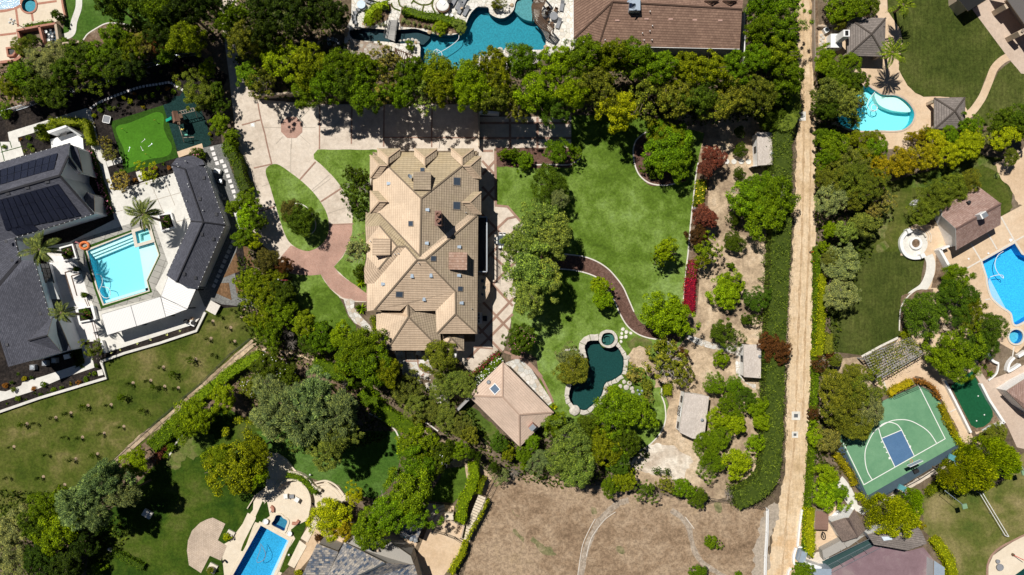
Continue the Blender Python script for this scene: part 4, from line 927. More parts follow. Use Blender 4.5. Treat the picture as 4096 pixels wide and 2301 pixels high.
def roof_vent(B,f,t,x,y,w=.5,d=.55,mat=None):
    p,n=onroof(B,f,t,x,y);dn=Vector((n.x,n.y,0));dn=dn.normalized()if dn.length>.01 else Vector((0,-1,0));dn=(dn-n*dn.dot(n)).normalized();s=n.cross(dn)
    a=[p-dn*d*.5-s*w*.4,p-dn*d*.5+s*w*.4,p+dn*d*.5+s*w*.55,p+dn*d*.5-s*w*.55]
    m=MB();m.add(a+[a[0]+n*.04,a[1]+n*.04,a[2]+n*.3,a[3]+n*.3],[(3,2,1,0),(4,5,6,7),(0,1,5,4),(1,2,6,5),(2,3,7,6),(3,0,4,7)])
    return m.build('roof_vent',mat or M['bluegrey'],B.root)
def vent_pipe(B,f,t,x,y,h=.5,r=.06,mat=None,cap=False):
    p,n=onroof(B,f,t,x,y);m=MB();m.tube([p-n*.1,p+Vector((0,0,h))],r,8)
    if cap:m.lathe(p+Vector((0,0,h)),((r*1.8,0),(r*2.2,.08),(r*.6,.22)),12)
    return m.build('vent_pipe',mat or M['steel'],B.root)
def raised_box(B,f,t,s,h,mat,name='roof_box',capmat=None):
    """box standing on a slope: s = the four top corners as seen at height h above the plane"""
    v=[float(a)for a in s.split()];pts=[]
    zs=[]
    for i in range(0,len(v),2):p,n=onroof(B,f,t,v[i],v[i+1]);zs.append(p.z)
    zt=max(zs)+h;top=[W1(t,v[i],v[i+1],zt)-B.org for i in range(0,len(v),2)];zb=min(zs)-1.0
    m=MB();m.prism([Vector((p.x,p.y,0))for p in top],zb,zt);o=m.build(name,mat,B.root)
    if capmat:
        c=sum(top,Vector())/4;q=[c+(p-c)*1.08 for p in top];me=MB().prism([Vector((p.x,p.y,0))for p in q],zt+.002,zt+.12).mesh('cap_tiles',capmat);uvs(me);link('cap_tiles',me,o)
    return o
def window(B,t,x,y,w,z0,z1,mull=2,frame=None,gmat=None,rows=1):
    """window in the wall nearest to where (x, y) is seen at its mid height"""
    p=W1(t,x,y,(z0+z1)/2)-B.org;best=None
    for a,b in B.walls:
        d=Vector((b.x-a.x,b.y-a.y,0));L=d.length
        if L<.8:continue
        d/=L;u=max(w/2,min(L-w/2,(p-a).x*d.x+(p-a).y*d.y));q=Vector((a.x,a.y,0))+d*u
        e=(Vector((p.x,p.y,0))-q).length
        if best is None or e<best[0]:best=(e,q,d)
    e,q,d=best;n=Vector((d.y,-d.x,0));m=MB();ang=math.atan2(d.y,d.x);zc=(z0+z1)/2;h=z1-z0
    for sx in(-1,1):m.box(q+d*sx*(w/2)+n*.03+Vector((0,0,zc)),(.09,.12,h+.09),ang)
    for z in(z0,z1):m.box(q+n*.03+Vector((0,0,z)),(w-.09,.12,.09),ang)
    for i in range(1,mull):m.box(q+d*(w*(i/mull-.5))+n*.035+Vector((0,0,zc)),(.05,.06,h-.09),ang)
    for i in range(1,rows):m.box(q+n*.04+Vector((0,0,z0+h*i/rows)),(w-.1,.05,.05),ang)
    o=m.build('window',frame or M['dark'],B.root);g=MB().box(q+n*.012+Vector((0,0,zc)),(w-.08,.04,h-.08),ang);g.build('pane',gmat or GL,o);return o
def gutter(B,loops,mat=None,clips=0):
    m=MB()
    for l in loops.split(','):
        k=l.split()
        for a,b in zip(k[:-1],k[1:]):
            A,C=B.V[a]-B.org,B.V[b]-B.org;m.bar(A+Vector((0,0,-.06)),C+Vector((0,0,-.06)),.14,.12)
    o=m.build('gutter',mat or M['dark'],B.root)
    if clips:
        me=MB().box((0,0,0),(.11,.11,.08)).mesh('gutter_clip',M['white'])
        for l in loops.split(','):
            k=l.split()
            for a,b in zip(k[:-1],k[1:]):
                A,C=B.V[a]-B.org,B.V[b]-B.org;n=int((C-A).length/clips)
                for i in range(n):link('gutter_clip',me,o).location=A.lerp(C,(i+.5)/n)+Vector((0,0,.03))
    return o
def mini(B,t,s,facets,roofm,wallm=None,over=.12,zdrop=None,name='dormer',ridges=None,down=2.0,fm={}):
    """small roof (dormer, turret) on a building: part with its own cheeks"""
    V=vstr(t,s);faces=[f.split()if ' ' in f else list(f)for f in facets]
    ro,loops=roof_mesh(name,faces,V,roofm,B.root,.14,None,B.org,fm)
    m=MB()
    for l in loops:
        if len(l)<3:continue
        P=inset([V[k]for k in l],over);n=len(P)
        for i in range(n):
            a,b=P[i]-B.org,P[(i+1)%n]-B.org
            m.add([(a.x,a.y,a.z-down),(b.x,b.y,b.z-down),(b.x,b.y,b.z-.1),(a.x,a.y,a.z-.1)],[(0,1,2,3)])
    m.build('cheek_wall',wallm or M['stucco'],ro)
    if ridges:
        m=MB()
        for r in ridges.split(','):
            k=r.split()
            for a,b in zip(k[:-1],k[1:]):m.bar(V[a]-B.org+Vector((0,0,.03)),V[b]-B.org+Vector((0,0,.03)),.24,.1)
        m.build('ridge_tiles',roofm,ro)
    return ro
def solar(B,f,t,quad,nx,ny,skip=()):
    v=[float(a)for a in quad.split()];c=[onroof(B,f,t,v[i],v[i+1],.12)[0]for i in range(0,8,2)];n=onroof(B,f,t,v[0],v[1])[1]
    pm=bricks('solar_cells',(.012,.014,.028),(.014,.017,.034),(.05,.055,.07),.18,.18,.008,0,'UV',bump=0,var=.05,off=0,rough=.25)
    for i in range(nx):
        for j in range(ny):
            if(i,j)in skip:continue
            e=.018;q=[]
            for(a,b)in((i+e*nx/4,j+e),(i+1-e*nx/4,j+e),(i+1-e*nx/4,j+1-e),(i+e*nx/4,j+1-e)):
                u,w=a/nx,b/ny;q.append((c[0].lerp(c[1],u)).lerp(c[3].lerp(c[2],u),w))
            m=MB();m.add(q+[p-n*.05 for p in q],[(0,1,2,3),(7,6,5,4),(0,4,5,1),(1,5,6,2),(2,6,7,3),(3,7,4,0)])
            me=m.mesh('solar_panel',pm);uvs(me);link('solar_panel',me,B.root)
# ---- main house
mh=building('main_house','large tan tiled house with many dormers, skylights and twin flue chimney in the centre','house','11',
 'nw 1175 85 6 ne 2237 85 6 hx 1322 218 7.0 hy 2068 222 7.0 A 1660 548 10 Bq 1648 1130 10 w1 1175 690 6 w1a 1245 695 6.3 '
 'e1 2237 720 6 e1a 2125 715 6.2 e2 2215 722 6.4 P 1620 1163 10.1 Q 1697 1165 10.1 e3 2232 728 5.9 '
 'v0 1102 685 6 v1 1245 700 6.6 v2 1505 1030 8.9 v3 1420 1030 8.6 v4 1243 822 7.4 v5 1097 832 6.0 v6 1106 985 6.0 v7 1112 1130 6.0 v8 1232 1258 7.2 v9 1086 1255 5.9 va 1092 1404 5.9 vb 1185 1404 6.3 vc 1115 1404 6.0 '
 's1 1115 1682 6 s2 1190 1668 6.1 s3 1450 1675 6 s4 1525 1609 6.5 s5 1600 1678 6.05 s6 1805 1677 6.05 R 2003 1480 8.0 T 2005 1708 8.0 u1 1815 1907 6 u2 2222 1907 6 ',
 ['nw hx A hy ne','nw w1 w1a Bq A hx','A Bq e1a e1 ne hy','Bq e1a e2 Q P','v0 v1 Bq P v2 v3 v4 v5','v4 v3 v8 v7 v6','v5 v4 v6','v3 v2 vb va v9 v8','v7 v8 v9','v2 P s2 s1 vc vb',
  'P Q R s6 s5 s4 s3 s2','Q e2 e3 u2 T R','R T u1 s6','T u2 u1'],R_main,M['stucco'],.5,
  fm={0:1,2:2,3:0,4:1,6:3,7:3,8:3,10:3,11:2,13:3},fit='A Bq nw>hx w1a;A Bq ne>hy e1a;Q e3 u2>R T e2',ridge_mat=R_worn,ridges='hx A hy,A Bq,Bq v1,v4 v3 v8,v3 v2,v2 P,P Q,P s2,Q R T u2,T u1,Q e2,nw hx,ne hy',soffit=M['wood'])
sw=building('house_wing','lower hip roofed south wing adjoining the big tan house','house wing','11',
 'a 1208 1690 4.5 b 1460 1690 4.5 p 1524 1612 6.6 q 1532 1738 6.6 c 1600 1690 5.8 d 1805 1690 4.5 e 1852 1903 4.5 f 1868 2076 4.5 g 1312 2076 4.5 h 1208 1880 4.5',
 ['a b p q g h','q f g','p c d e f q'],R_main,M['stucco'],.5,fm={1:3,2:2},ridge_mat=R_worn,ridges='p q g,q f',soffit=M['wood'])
se=building('house_porch','small low hip roofed bay at the south east corner of the big tan house','bay','11','a 1878 1920 3.6 b 2090 1920 3.6 c 2090 2077 3.6 d 1878 2077 3.6 p 1960 1950 4.8 q 1970 1958 4.8',
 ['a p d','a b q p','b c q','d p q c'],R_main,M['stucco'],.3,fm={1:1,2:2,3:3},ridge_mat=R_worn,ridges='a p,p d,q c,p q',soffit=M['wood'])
NS='nw hx A hy ne';WS='nw w1 w1a Bq A hx';ES='A Bq e1a e1 ne hy';SS='P Q R s6 s5 s4 s3 s2';EE='Q e2 e3 u2 T R'
for x0,x1,xm,ye,xe in((1218,1449,1325,212,1322),(1590,1820,1695,222,1696),(1958,2190,2070,220,2070)):
    mini(mh,'11',f'a {x0} 45 6.5 b {x1} 45 6.5 c {x1} 122 6.5 d {x0} 116 6.5 p {xm} 138 7.9 q {xe} {ye} 7.9',['a b p','a p q d','b c q p'],R_main,fm={0:1,2:2},ridges='a p,b p,p q')
for y0,y1,ym,xe in((112,345,217,1316),(470,690,578,1320)):
    mini(mh,'11',f'a 1144 {y0} 6.4 b 1144 {y1} 6.4 c 1228 {y1} 6.4 d 1228 {y0} 6.4 p 1238 {ym} 7.8 q {xe} {ym} 7.8',['a b p','a p q d','b c q p'],R_main,fm={1:1,2:3},ridges='a p,b p,p q')
for y0,y1,ym,xe in((122,350,222,2078),(480,708,586,2066)):
    mini(mh,'11',f'a 2263 {y0} 6.4 b 2263 {y1} 6.4 c 2185 {y1} 6.4 d 2185 {y0} 6.4 p 2148 {ym} 7.8 q {xe} {ym} 7.8',['a b p','a p q d','b c q p'],R_main,fm={0:2,1:1,2:3},ridges='a p,b p,p q')
for f,s in((NS,'1590 287 1752 292 1750 458 1588 455'),('v4 v3 v8 v7 v6','1180 956 1345 958 1343 1112 1179 1115'),(EE,'1945 1093 2115 1098 2113 1260 1943 1255')):
    raised_box(mh,f,'11',s,.35,M['stucco'],'roof_well',(R_worn if f==NS else R_south)if f!=EE else roofing('ruddy_tiles',(.36,.22,.16),(.46,.32,.25),(.2,.12,.08),.42,.42,None,.05,.15,.03))
for f,s in((NS,'1650 243 1695 243 1695 284 1650 284'),(ES,'1980 332 2055 338 2053 424 1978 418'),(ES,'1975 577 2055 580 2053 665 1973 660'),(WS,'1534 774 1584 774 1584 828 1534 828'),
             (EE,'1752 1123 1810 1125 1808 1180 1750 1178'),(EE,'2024 1429 2078 1431 2076 1483 2022 1480'),(SS,'1404 1478 1483 1480 1480 1540 1402 1536')):
    skylight(mh,f,'11',s)
for f,x,y in((WS,1337,398),(ES,1719,662),(ES,1713,998),(EE,2038,1035),(EE,2036,1322),(SS,1569,1323),(SS,1759,1318),('v2 P s2 s1 vc vb',1282,1408),(SS,1690,1556),(EE,2062,1598)):
    roof_vent(mh,f,'11',x,y)
for f,x,y in(('v3 v2 vb va v9 v8',1398,1110),('v3 v2 vb va v9 v8',1433,1102),(ES,2112,692),(EE,2170,1655),('v4 v3 v8 v7 v6',1150,978),(SS,1637,1200)):vent_pipe(mh,f,'11',x,y,.45,.07)
c=onroof(mh,ES,'11',1840,790)[0];zt=12.0;q=[W1('11',x,y,zt)-mh.org for x,y in((1805,678),(1853,678),(1853,812),(1805,812))]
ch=MB().prism([Vector((p.x,p.y,0))for p in q],6,zt).build('chimney',plain('brown_stucco',(.25,.15,.12),.9),mh.root)
qq=[W1('11',x,y,zt)-mh.org for x,y in((1797,672),(1862,672),(1862,822),(1797,822))];MB().prism([Vector((p.x,p.y,0))for p in qq],zt+.003,zt+.15).build('chimney_cap',plain('brown_stucco',(.25,.15,.12)),ch)
for y in(708,772):
    p=W1('11',1829,y,zt+.4)-mh.org;MB().lathe((p.x,p.y,zt+.15),((.33,0),(.30,.45),(.36,.5),(.36,.62),(.24,.63),(.22,.4)),16).build('chimney_pot',plain('clay_pot',(.20,.10,.07)),ch)
for z,x,y,w in((2.2,1150,1300,1.6),(2.2,1130,900,1.6),(4.6,1180,600,1.4)):window(mh,'11',x,y,w,z-1,z+.4)
for y in(480,900,1300):window(mh,'11',2225,y,2.4,.3,2.5,3)
for y in(420,800,1250,1500):window(mh,'11',2225,y,1.8,3.8,5.1,2)
def dish(t,x,y,z,r,az_,label,par=None,group=None,mast=.5):
    root=empty('satellite_dish',W1(t,x,y,z),az_,label,'satellite dish',group)
    m=MB();m.tube([(0,0,-mast),(0,0,.0)],.03,6);m.bar((0,0,0),(r*.9,0,-.1),.03);m.box((r*.95,0,-.05),(.1,.08,.08));m.build('mount',M['steel'],root)
    m=MB();n=16;vs=[(-.08,0,.12)];
    for k in(1,2,3):vs+=[(-.08+.12*(k/3)**2,r*k/3*math.cos(2*math.pi*i/n),.12+r*k/3*math.sin(2*math.pi*i/n))for i in range(n)]
    fs=[(0,1+i,1+(i+1)%n)for i in range(n)]+[(1+k*n+i,1+(k+1)*n+i,1+(k+1)*n+(i+1)%n,1+k*n+(i+1)%n)for k in(0,1)for i in range(n)]
    m.add(vs,fs);o=m.build('reflector',M['bluegrey'],root,True);o.rotation_euler=(0,rad(-40),0);return root
dish('11',1550,325,9.2,.42,rad(30),'satellite dish on the north slope of the big tan roof')
def slab_thing(name,label,cat,t,s,z0,z1,mat,group=None,part=None):
    P=W(t,s,z1);o=Vector((sum(p.x for p in P)/len(P),sum(p.y for p in P)/len(P),0))
    ob=MB().prism([p-o for p in P],z0,z1).build(name,mat);ob.location=o;return tag(ob,label,cat,group)
bal=empty('balcony',W1('11',2285,1010,0),0,'long narrow dark balcony with a pale rail along the east wall of the tan house','balcony');bo=bal.location
P=W('11','2236 740 2322 740 2322 1285 2236 1285',3.0);MB().prism([p-bo for p in P],2.8,3.0).build('floor',plain('dark_deck',(.035,.035,.04)),bal)
m=MB();r3=[p-bo+Vector((0,0,1.0))for p in(P[0],P[1],P[2],P[3])]
for a,b in zip(r3[:-1],r3[1:]):
    m.bar(a,b,.16,.12);n=int((b-a).length/.9)
    for i in range(n+1):q=a.lerp(b,i/n);m.bar(q,(q.x,q.y,3.0),.06)
m.build('railing',M['steel'],bal)
m=MB()
for k in range(4):q=r3[1].lerp(r3[2],k/3);m.bar((q.x-.2,q.y,0),(q.x-.2,q.y,2.8),.25)
m.build('post',M['stucco'],bal)
bay=building('bay_conservatory','small faceted glazed bay on the east wall of the tan house','bay','11','a 2232 1320 3 b 2305 1325 2.7 c 2352 1390 2.7 d 2350 1480 2.7 e 2302 1582 2.7 f 2232 1610 3 g 2232 1460 3.6',
 ['a b g','b c g','c d g','d e g','e f g'],R_main,M['stucco'],.15)
for f,s in(('b c g','2260 1360 2290 1358 2290 1395 2262 1392'),('c d g','2280 1425 2310 1430 2305 1460 2275 1455'),('d e g','2262 1495 2290 1505 2282 1530 2258 1515')):skylight(bay,f,'11',s,h=.06)
# ---- pool house (cabana) with dusty pink roof
ph=building('pool_house','square pool house with dusty pink pyramid roof south east of the big tan house','pool house','21',
 'n 2482 742 3.2 w 2130 1082 3.2 s 2650 1600 3.2 e 2990 1250 3.2 p 2476 1095 5.4 q 2645 1275 5.4',['n w p','w s q p','s e q','n p q e'],R_pink,M['plaster'],.6,ridges='n p q s,w p,q e',soffit=M['white'])
skylight(ph,'n w p','21','2405 958 2460 1022 2404 1078 2346 1015',glass('pale_skylight',(.12,.17,.24)),h=.18,frame=M['white'])
p,n=onroof(ph,'n w p','21',2338,945);MB().lathe(p+Vector((0,0,.05)),((.1,-.1),(.14,.1),(.36,.14),(.36,.3),(.2,.46)),16).build('turbine_vent',M['steel'],ph.root)
p=W1('22',205,1400,5.2)-ph.org;MB().box((p.x,p.y,3.8),(1.1,.9,3.2),rad(45)).build('chimney',plain('rose_stucco',(.38,.22,.18)),ph.root)
o=MB().box((p.x,p.y,5.5),(1.0,.8,.3),rad(45));o.build('chimney_cap',M['steel'],ph.root)
gutter(ph,'n e,n w,w s')
slab_thing('garden_wall','grey timber topped wall stub off the west corner of the dusty pink pool house','wall','21','2138 1100 2155 1115 2030 1240 2010 1225',0,2.2,M['greywood'])
# ---- north neighbour house, brown tiles
nh=building('neighbour_house','long brown tiled house at the top edge, behind the tall tree row','house','02',
 'a 617 -160 5.5 b 620 390 5.5 p 1010 18 8 c 870 462 5.5 d 2288 492 5.5 q 2312 92 8 e 2345 -160 5.5 r 1290 22 8 g 1285 62 8.1 k 617 395 5.5',['a b p e','b c p','p c d q','p q e'],R_brown,M['greyplaster'],.5,ridges='b p,c p,p q',soffit=M['white'])
gutter(nh,'b c d,a b',M['white'])
for x,y in((1058,206),(1352,190),(1594,193),(1835,200),(2092,206)):skylight(nh,'p c d q','02',f'{x-22} {y-9} {x+22} {y-9} {x+22} {y+9} {x-22} {y+9}',frame=plain('pink_metal',(.55,.36,.30)),mat=plain('pink_metal',(.55,.36,.30)),name='roof_vent',h=.08)
for x,y in((1383,125),(1407,268),(1381,322),(1307,342),(1323,412),(1402,410),(932,410)):vent_pipe(nh,'p c d q','02',x,y,.5,.08,M['white'])
raised_box(nh,'p c d q','02','1180 -20 1290 -20 1290 105 1180 105',.25,M['bluegrey'],'air_handler')
for x,y in((1180,10),(1222,68)):dish('02',x,y,9.4,.45,rad(-60 if y>30 else 120),'grey satellite dish beside the roof unit on the brown roof, '+('lower' if y>30 else 'upper')+' of the two',group='dishes on the brown roof')
for x in(2010,2195):mini(nh,'02',f'a {x-75} 5 7.9 b {x+75} 5 7.9 p {x} 45 7.9 q {x} 5 9.0',['a p q','b p q'],R_brown,down=.6)
slab_thing('side_yard_wall','pale narrow wall edging the gap east of the long brown tiled house','wall','02','2334 120 2345 120 2342 640 2332 640',0,1.8,M['white'])
# ---- farmhouse, left
fh=building('farmhouse','dark shingled farmhouse wing with solar panels at the left edge','house','10',
 'R -80 515 8.6 r 600 318 8.6 c 688 118 6.4 b 703 -8 5.2 a -80 212 5.2 s 940 705 5 t 150 945 5 u -80 1000 5',['R r c b a','R r s t u'],R_grey,M['farm_wall'],.35,ridges='R r,r s,r c',soffit=M['white'],ridge_w=.35)
gutter(fh,'s t,a b',M['dark'],.9)
solar(fh,'R r c b a','10','-60 282 585 93 548 258 -60 432',9,2)
solar(fh,'R r s t u','10','-40 568 585 397 818 718 60 872',11,3)
solar(fh,'R r s t u','10','85 845 320 795 400 868 165 920',4,1)
for x,y in((78,500),(275,442),(475,383)):skylight(fh,'R r s t u','10',f'{x-22} {y-8} {x+20} {y-14} {x+26} {y+8} {x-16} {y+14}',mat=plain('shingle_vent',(.09,.09,.10)),frame=plain('shingle_vent',(.09,.09,.10)),name='roof_vent',h=.1)
fx=building('farmhouse_annex','small gabled annex with pale east wall at the end of the solar farmhouse','annex','10',
 'a 690 120 5.8 b 640 140 6.0 c 782 305 6.0 d 808 292 5.4 e 790 590 4.4 f 870 483 5 g 862 582 4.6',['a b c d'],R_grey,M['farm_wall'],.1)
fy=building('farmhouse_annex','low east extension with pale walls and two upper windows on the solar farmhouse','annex','10',
 'a 700 0 4.8 b 695 118 5.2 c 800 292 5.0 d 835 310 4.4 e 780 40 4.4',['a e d c b'],R_grey,M['farm_wall'],.1)
for x,y in((792,60),(848,248)):window(fy,'10',x,y,1.3,2.0,3.6,2)
fz=building('farmhouse_annex','small lean-to annex with pale speckled walls nearest the palm by the pool','annex','10',
 'a 800 590 4.4 b 872 483 4.6 c 945 520 3.8 d 950 706 3.6 e 862 582 4.8',['a e b','b c d e'],R_grey,M['greyplaster'],.1)
fw=building('farmhouse','dark shingled west wing of the farmhouse, south of the solar roof','house','10',
 'n0 -80 1000 5 n1 150 948 5 n2 205 1165 5 H -80 1500 8.3 n3 345 1178 5 e1 500 1732 5 g1 525 1735 5.0 e2 615 2097 5 r2 82 2240 8.3 r1 -80 1700 8.3',['n0 n1 n2 H','n2 n3 e1 e2 r2 r1 H'],R_grey,M['farm_wall'],.35,ridges='H n2',soffit=M['white'],ridge_w=.6)
gutter(fw,'n1 n2,n3 e1',M['dark'],.9)
FW='n2 n3 e1 e2 r2 r1 H'
mini(fw,'10','a 285 1977 6.8 b 530 1737 5.3 p 474 1925 7.3 c 615 2094 5.0',['a b p','a p c'],R_grey,M['farm_wall'],.1,down=3,ridges='a p')
for x,y in((60,980),(120,1170),(285,1295),(355,1515),(405,1705),(70,2020),(520,2025)):skylight(fw,FW,'10',f'{x-16} {y-14} {x+12} {y-18} {x+17} {y+12} {x-11} {y+16}',mat=plain('shingle_vent',(.09,.09,.10)),frame=plain('shingle_vent',(.09,.09,.10)),name='roof_vent',h=.1)
for x,y,w,z0,z1 in((430,1250,2.6,1.0,3.2),(450,1330,2.6,1.0,3.2),(525,1600,2.2,.6,2.8),(540,1660,2.2,.6,2.8),(600,1790,1.8,1.5,3.6),(625,1985,1.4,1.6,3.2)):window(fw,'10',x,y,w,z0,z1,3,rows=2)
slab_thing('porch_canopy','pale flat canopy over the pool side door of the west farmhouse wing','canopy','10','405 1380 520 1385 600 1560 470 1560',2.7,2.85,M['greyplaster'])
fp=building('farmhouse_gable','pale east gable of the west farmhouse wing with two divided windows','house gable','10','a 530 1737 4.7 b 570 1730 4.0 c 712 2070 3.8 d 600 2092 4.6',['a b c d'],R_grey,M['farm_wall'],.05)
for x,y in((640,1815),(640,1990)):window(fp,'10',x,y,1.5,1.2,3.0,3,rows=3)
an=building('pool_annex','long dark shingled annex with a bent ridge, east of the angular pool','outbuilding','10',
 'a 1722 208 3.5 b 1775 143 3.5 c 1942 116 3.5 d 2052 206 3.5 r1 1858 252 5.4 r2 2043 786 5.4 w1 1920 776 3.5 e1 2262 815 3.5 w2 1674 1322 3.5 r3 1772 1392 5.4 e2 1984 1460 3.5',
 ['a b c d r1','a r1 r2 w1','w1 r2 r3 w2','r1 d e1 r2','r2 e1 e2 r3'],R_grey,M['farm_wall'],.35,ridges='r1 r2 r3,r2 w1,r2 e1,a r1',soffit=M['white'],ridge_w=.22)
gutter(an,'a w1 w2,d e1 e2',M['dark'],.9)
for f,x,y in(('r1 d e1 r2',2047,342),('r1 d e1 r2',2005,553),('r1 d e1 r2',2172,708),('r2 e1 e2 r3',2142,955),('r2 e1 e2 r3',2028,908),('r2 e1 e2 r3',1850,1307),('r2 e1 e2 r3',1963,1345)):
    skylight(an,f,'10',f'{x-15} {y-17} {x+13} {y-17} {x+15} {y+17} {x-13} {y+17}',mat=plain('shingle_vent',(.09,.09,.10)),frame=plain('shingle_vent',(.09,.09,.10)),name='roof_vent',h=.1)
for f,x,y in(('a r1 r2 w1',1787,202),('a r1 r2 w1',1797,230),('a r1 r2 w1',1892,405),('a r1 r2 w1',1903,433),('a r1 r2 w1',1880,575),('r1 d e1 r2',2045,670),('a b c d r1',1868,175)):vent_pipe(an,f,'10',x,y,.3,.09,M['greyplaster'])
mini(an,'10','a 1942 118 4.2 b 1975 222 4.2 c 2055 205 4.0 d 2040 165 3.9',['a b c d'],R_grey,M['greyplaster'],.05,down=.8)
# ---- white corrugated pool pergola
corr=NT('white_corrugated_sheet');_co=corr.coord('UV');_w=corr.new('TexWave',wave_type='BANDS',bands_direction='X');corr.l(_co,_w.inputs[0]);_w.inputs['Scale'].default_value=1.15;corr.base((.82,.81,.80));corr.p.inputs['Roughness'].default_value=.5;corr.bump(_w.outputs[1],.05)
def canopy_thing(name,label,cat,t,quads_,z,mat,posts,beam=M['dark'],group=None,sag=0.12,thick=.05):
    P0=W(t,quads_[0],z);org=Vector((P0[0].x,P0[0].y,0));root=empty(name,org,0,label,cat,group)
    for q in quads_:
        P=[p-org for p in W(t,q,z)];me=MB().prism(P,z-thick,z).mesh('roof_sheet',mat)
        d=(P[0]-P[-1]).normalized()if len(P)==4 else(P[1]-P[0]).normalized();uv=me.uv_layers.new(name='UVMap').data;e=(P[1]-P[0]).normalized()
        for lp in me.loops:c=me.vertices[lp.vertex_index].co;uv[lp.index].uv=(c.dot(e),c.dot(Vector((-e.y,e.x,0))))
        link('roof_sheet',me,root);m=MB()
        for a,b in zip(P,P[1:]+P[:1]):m.bar((a.x,a.y,z-.15),(b.x,b.y,z-.15),.12,.2)
        m.build('beam',beam,root)
    for x,y in posts:p=W1(t,x,y,z)-org;MB().bar((p.x,p.y,0),(p.x,p.y,z-.2),.2).build('post',beam,root)
    return root
canopy_thing('pool_pergola','bent white corrugated pergola along the south side of the angular pool','pergola','20',
 ['1312 181 1020 268 1078 474 1370 384','1610 90 1317 180 1375 383 1664 293','1618 90 1668 292 1880 214','1690 -116 1620 84 1882 210 1968 12'],3.2,corr.m,
 [(1085,465),(1372,375),(1660,285),(1875,205),(1030,275),(1960,18)])
# ---- pavilions top right
for s,lb in(('a 795 172 2.8 b 1183 182 2.8 c 1173 570 2.8 d 797 558 2.8 p 1040 342 4.5','larger pyramid roofed pavilion beside the white chimney, top right'),('a 1670 985 2.7 b 1978 980 2.7 c 1986 1292 2.7 d 1672 1297 2.7 p 1877 1116 4.05','smaller pyramid roofed pavilion east of the kidney shaped pool')):
    pv=building('pavilion',lb,'pavilion','03',s,['a b p','b c p','c d p','d a p'],R_greyt,None,walls=False,group='grey tiled pavilions',ridges='a p,b p,c p,d p',soffit=M['wood'])
    for k in 'abcd':q=(pv.V[k]-pv.org)*.85;MB().box((q.x,q.y,1.3),(.5,.5,2.7)).build('column',M['stucco'],pv.root)
fc=empty('outdoor_chimney',W1('03',680,420,0),0,'tall white outdoor fireplace chimney west of the larger pavilion','chimney')
P=[p-fc.location for p in W('03','758 300 822 300 822 368 758 368',4.8)];m=MB().prism(P,0,4.8);cc=sum(P,Vector())/4;m.box((cc.x-.3,cc.y-.2,.9),(2.0,2.4,1.8));m.build('stack',M['white'],fc)
MB().box((cc.x,cc.y,4.86),(.5,.75,.12)).build('flue',M['dark'],fc)
tr=building('neighbour_house','grey roofed house corner at the top right edge with deep patio eaves','house','03','a 2290 -200 4 b 2405 0 4 c 2640 330 4 d 2800 600 4 e 3100 -200 7',['a b c d e'],plain('grey_flat_roof',(.13,.12,.115),.9,scale=8),M['stucco'],2.6,walls=True)
tq=building('neighbour_house','black roofed building corner beside the lawn at the top right edge','house','03','a 1900 -250 3.2 b 1915 -5 3.2 c 2012 112 3.2 d 2190 0 3.2 e 2100 -250 3.2',['a b c d e'],plain('black_flat_roof',(.015,.015,.016),.9),M['stucco'],.3)
for i,(x1,y1,x2,y2)in enumerate(((2255,130,2425,45),(2390,395,2572,290))):
    rt=empty('patio_column',W1('03',x1+20,y1,0),0,('upper' if i==0 else 'lower')+' square tan patio column with beam under the grey eaves, top right','column','patio columns at the top right house')
    a=W1('03',x1+20,y1,3.4)-rt.location;b=W1('03',x2,y2,3.4)-rt.location;MB().box((0,0,1.6),(.9,.9,3.2),rad(30)).build('pillar',M['stucco'],rt);MB().bar((0,0,3.3),b,.3).build('beam',M['wood'],rt)
# ---- middle right cabana + others
cb=building('cabana','rosy brown gabled pool cabana with an open west gable, right side','cabana','13',
 'a 1745 722 3 b 1772 600 3 f 2115 428 3 c 2340 598 5.2 r 1888 852 5.2 d 2338 812 3 e 1892 1068 3',['a b f c r','r c d e'],R_rose,M['white'],.5,ridges='r c',soffit=M['white'])
p=onroof(cb,'a b f c r','13',1995,590)[0];MB().lathe(p,((.2,-.3),(.2,.6),(.28,.62),(.28,.8),(.15,.85)),14).build('flue',M['iron'],cb.root)
p=onroof(cb,'a b f c r','13',2125,722)[0];MB().box(p+Vector((0,0,.5)),(1.2,.9,1.3),rad(30)).build('chimney',M['white'],cb.root);MB().box(p+Vector((.1,0,1.2)),(.9,.8,.12),rad(30)).build('chimney_cap',M['steel'],cb.root)
rt2=building('neighbour_house','rosy brown tiled roof corner cut by the right edge beside the putting green','house','23','a 2395 1035 3.5 b 2572 920 3.5 c 2900 800 5 d 2900 1400 5 e 2572 1215 3.5',['a b c d e'],R_rose,M['white'],.4)
b1=building('garden_shed','small brown ribbed roof shed between the road hedge and the dark brown hut, lower right','shed','33','a 480 802 2.4 b 610 812 2.4 c 605 992 2.6 d 470 988 2.6',['a b c d'],roofing('ribbed_brown',(.27,.16,.12),(.30,.18,.14),(.15,.09,.07),3,.12,None,.02,.1,.015),M['stucco'],.1)
b2=building('pool_hut','brown shingled hut with a bright white decorated north wall, lower right','hut','33','a 638 915 3 b 775 872 3 p 870 782 3.0 q 812 872 4.0 c 985 990 3 r 905 1065 3.8 d 750 1112 3 k 700 1020 3',['a b q r d k','q p c r'],R_asph,M['white'],.2,ridges='q r')
b3=building('clubhouse','grey brown shingled house beside the plum coloured court, lower right','house','33','a 1000 1040 3.5 b 1470 925 3.5 c 1540 1000 3.5 d 1598 1130 3.5 e 1400 1200 3.0 f 1065 1140 3.0',['a b c d e f'],R_greyt,M['plaster'],.3)
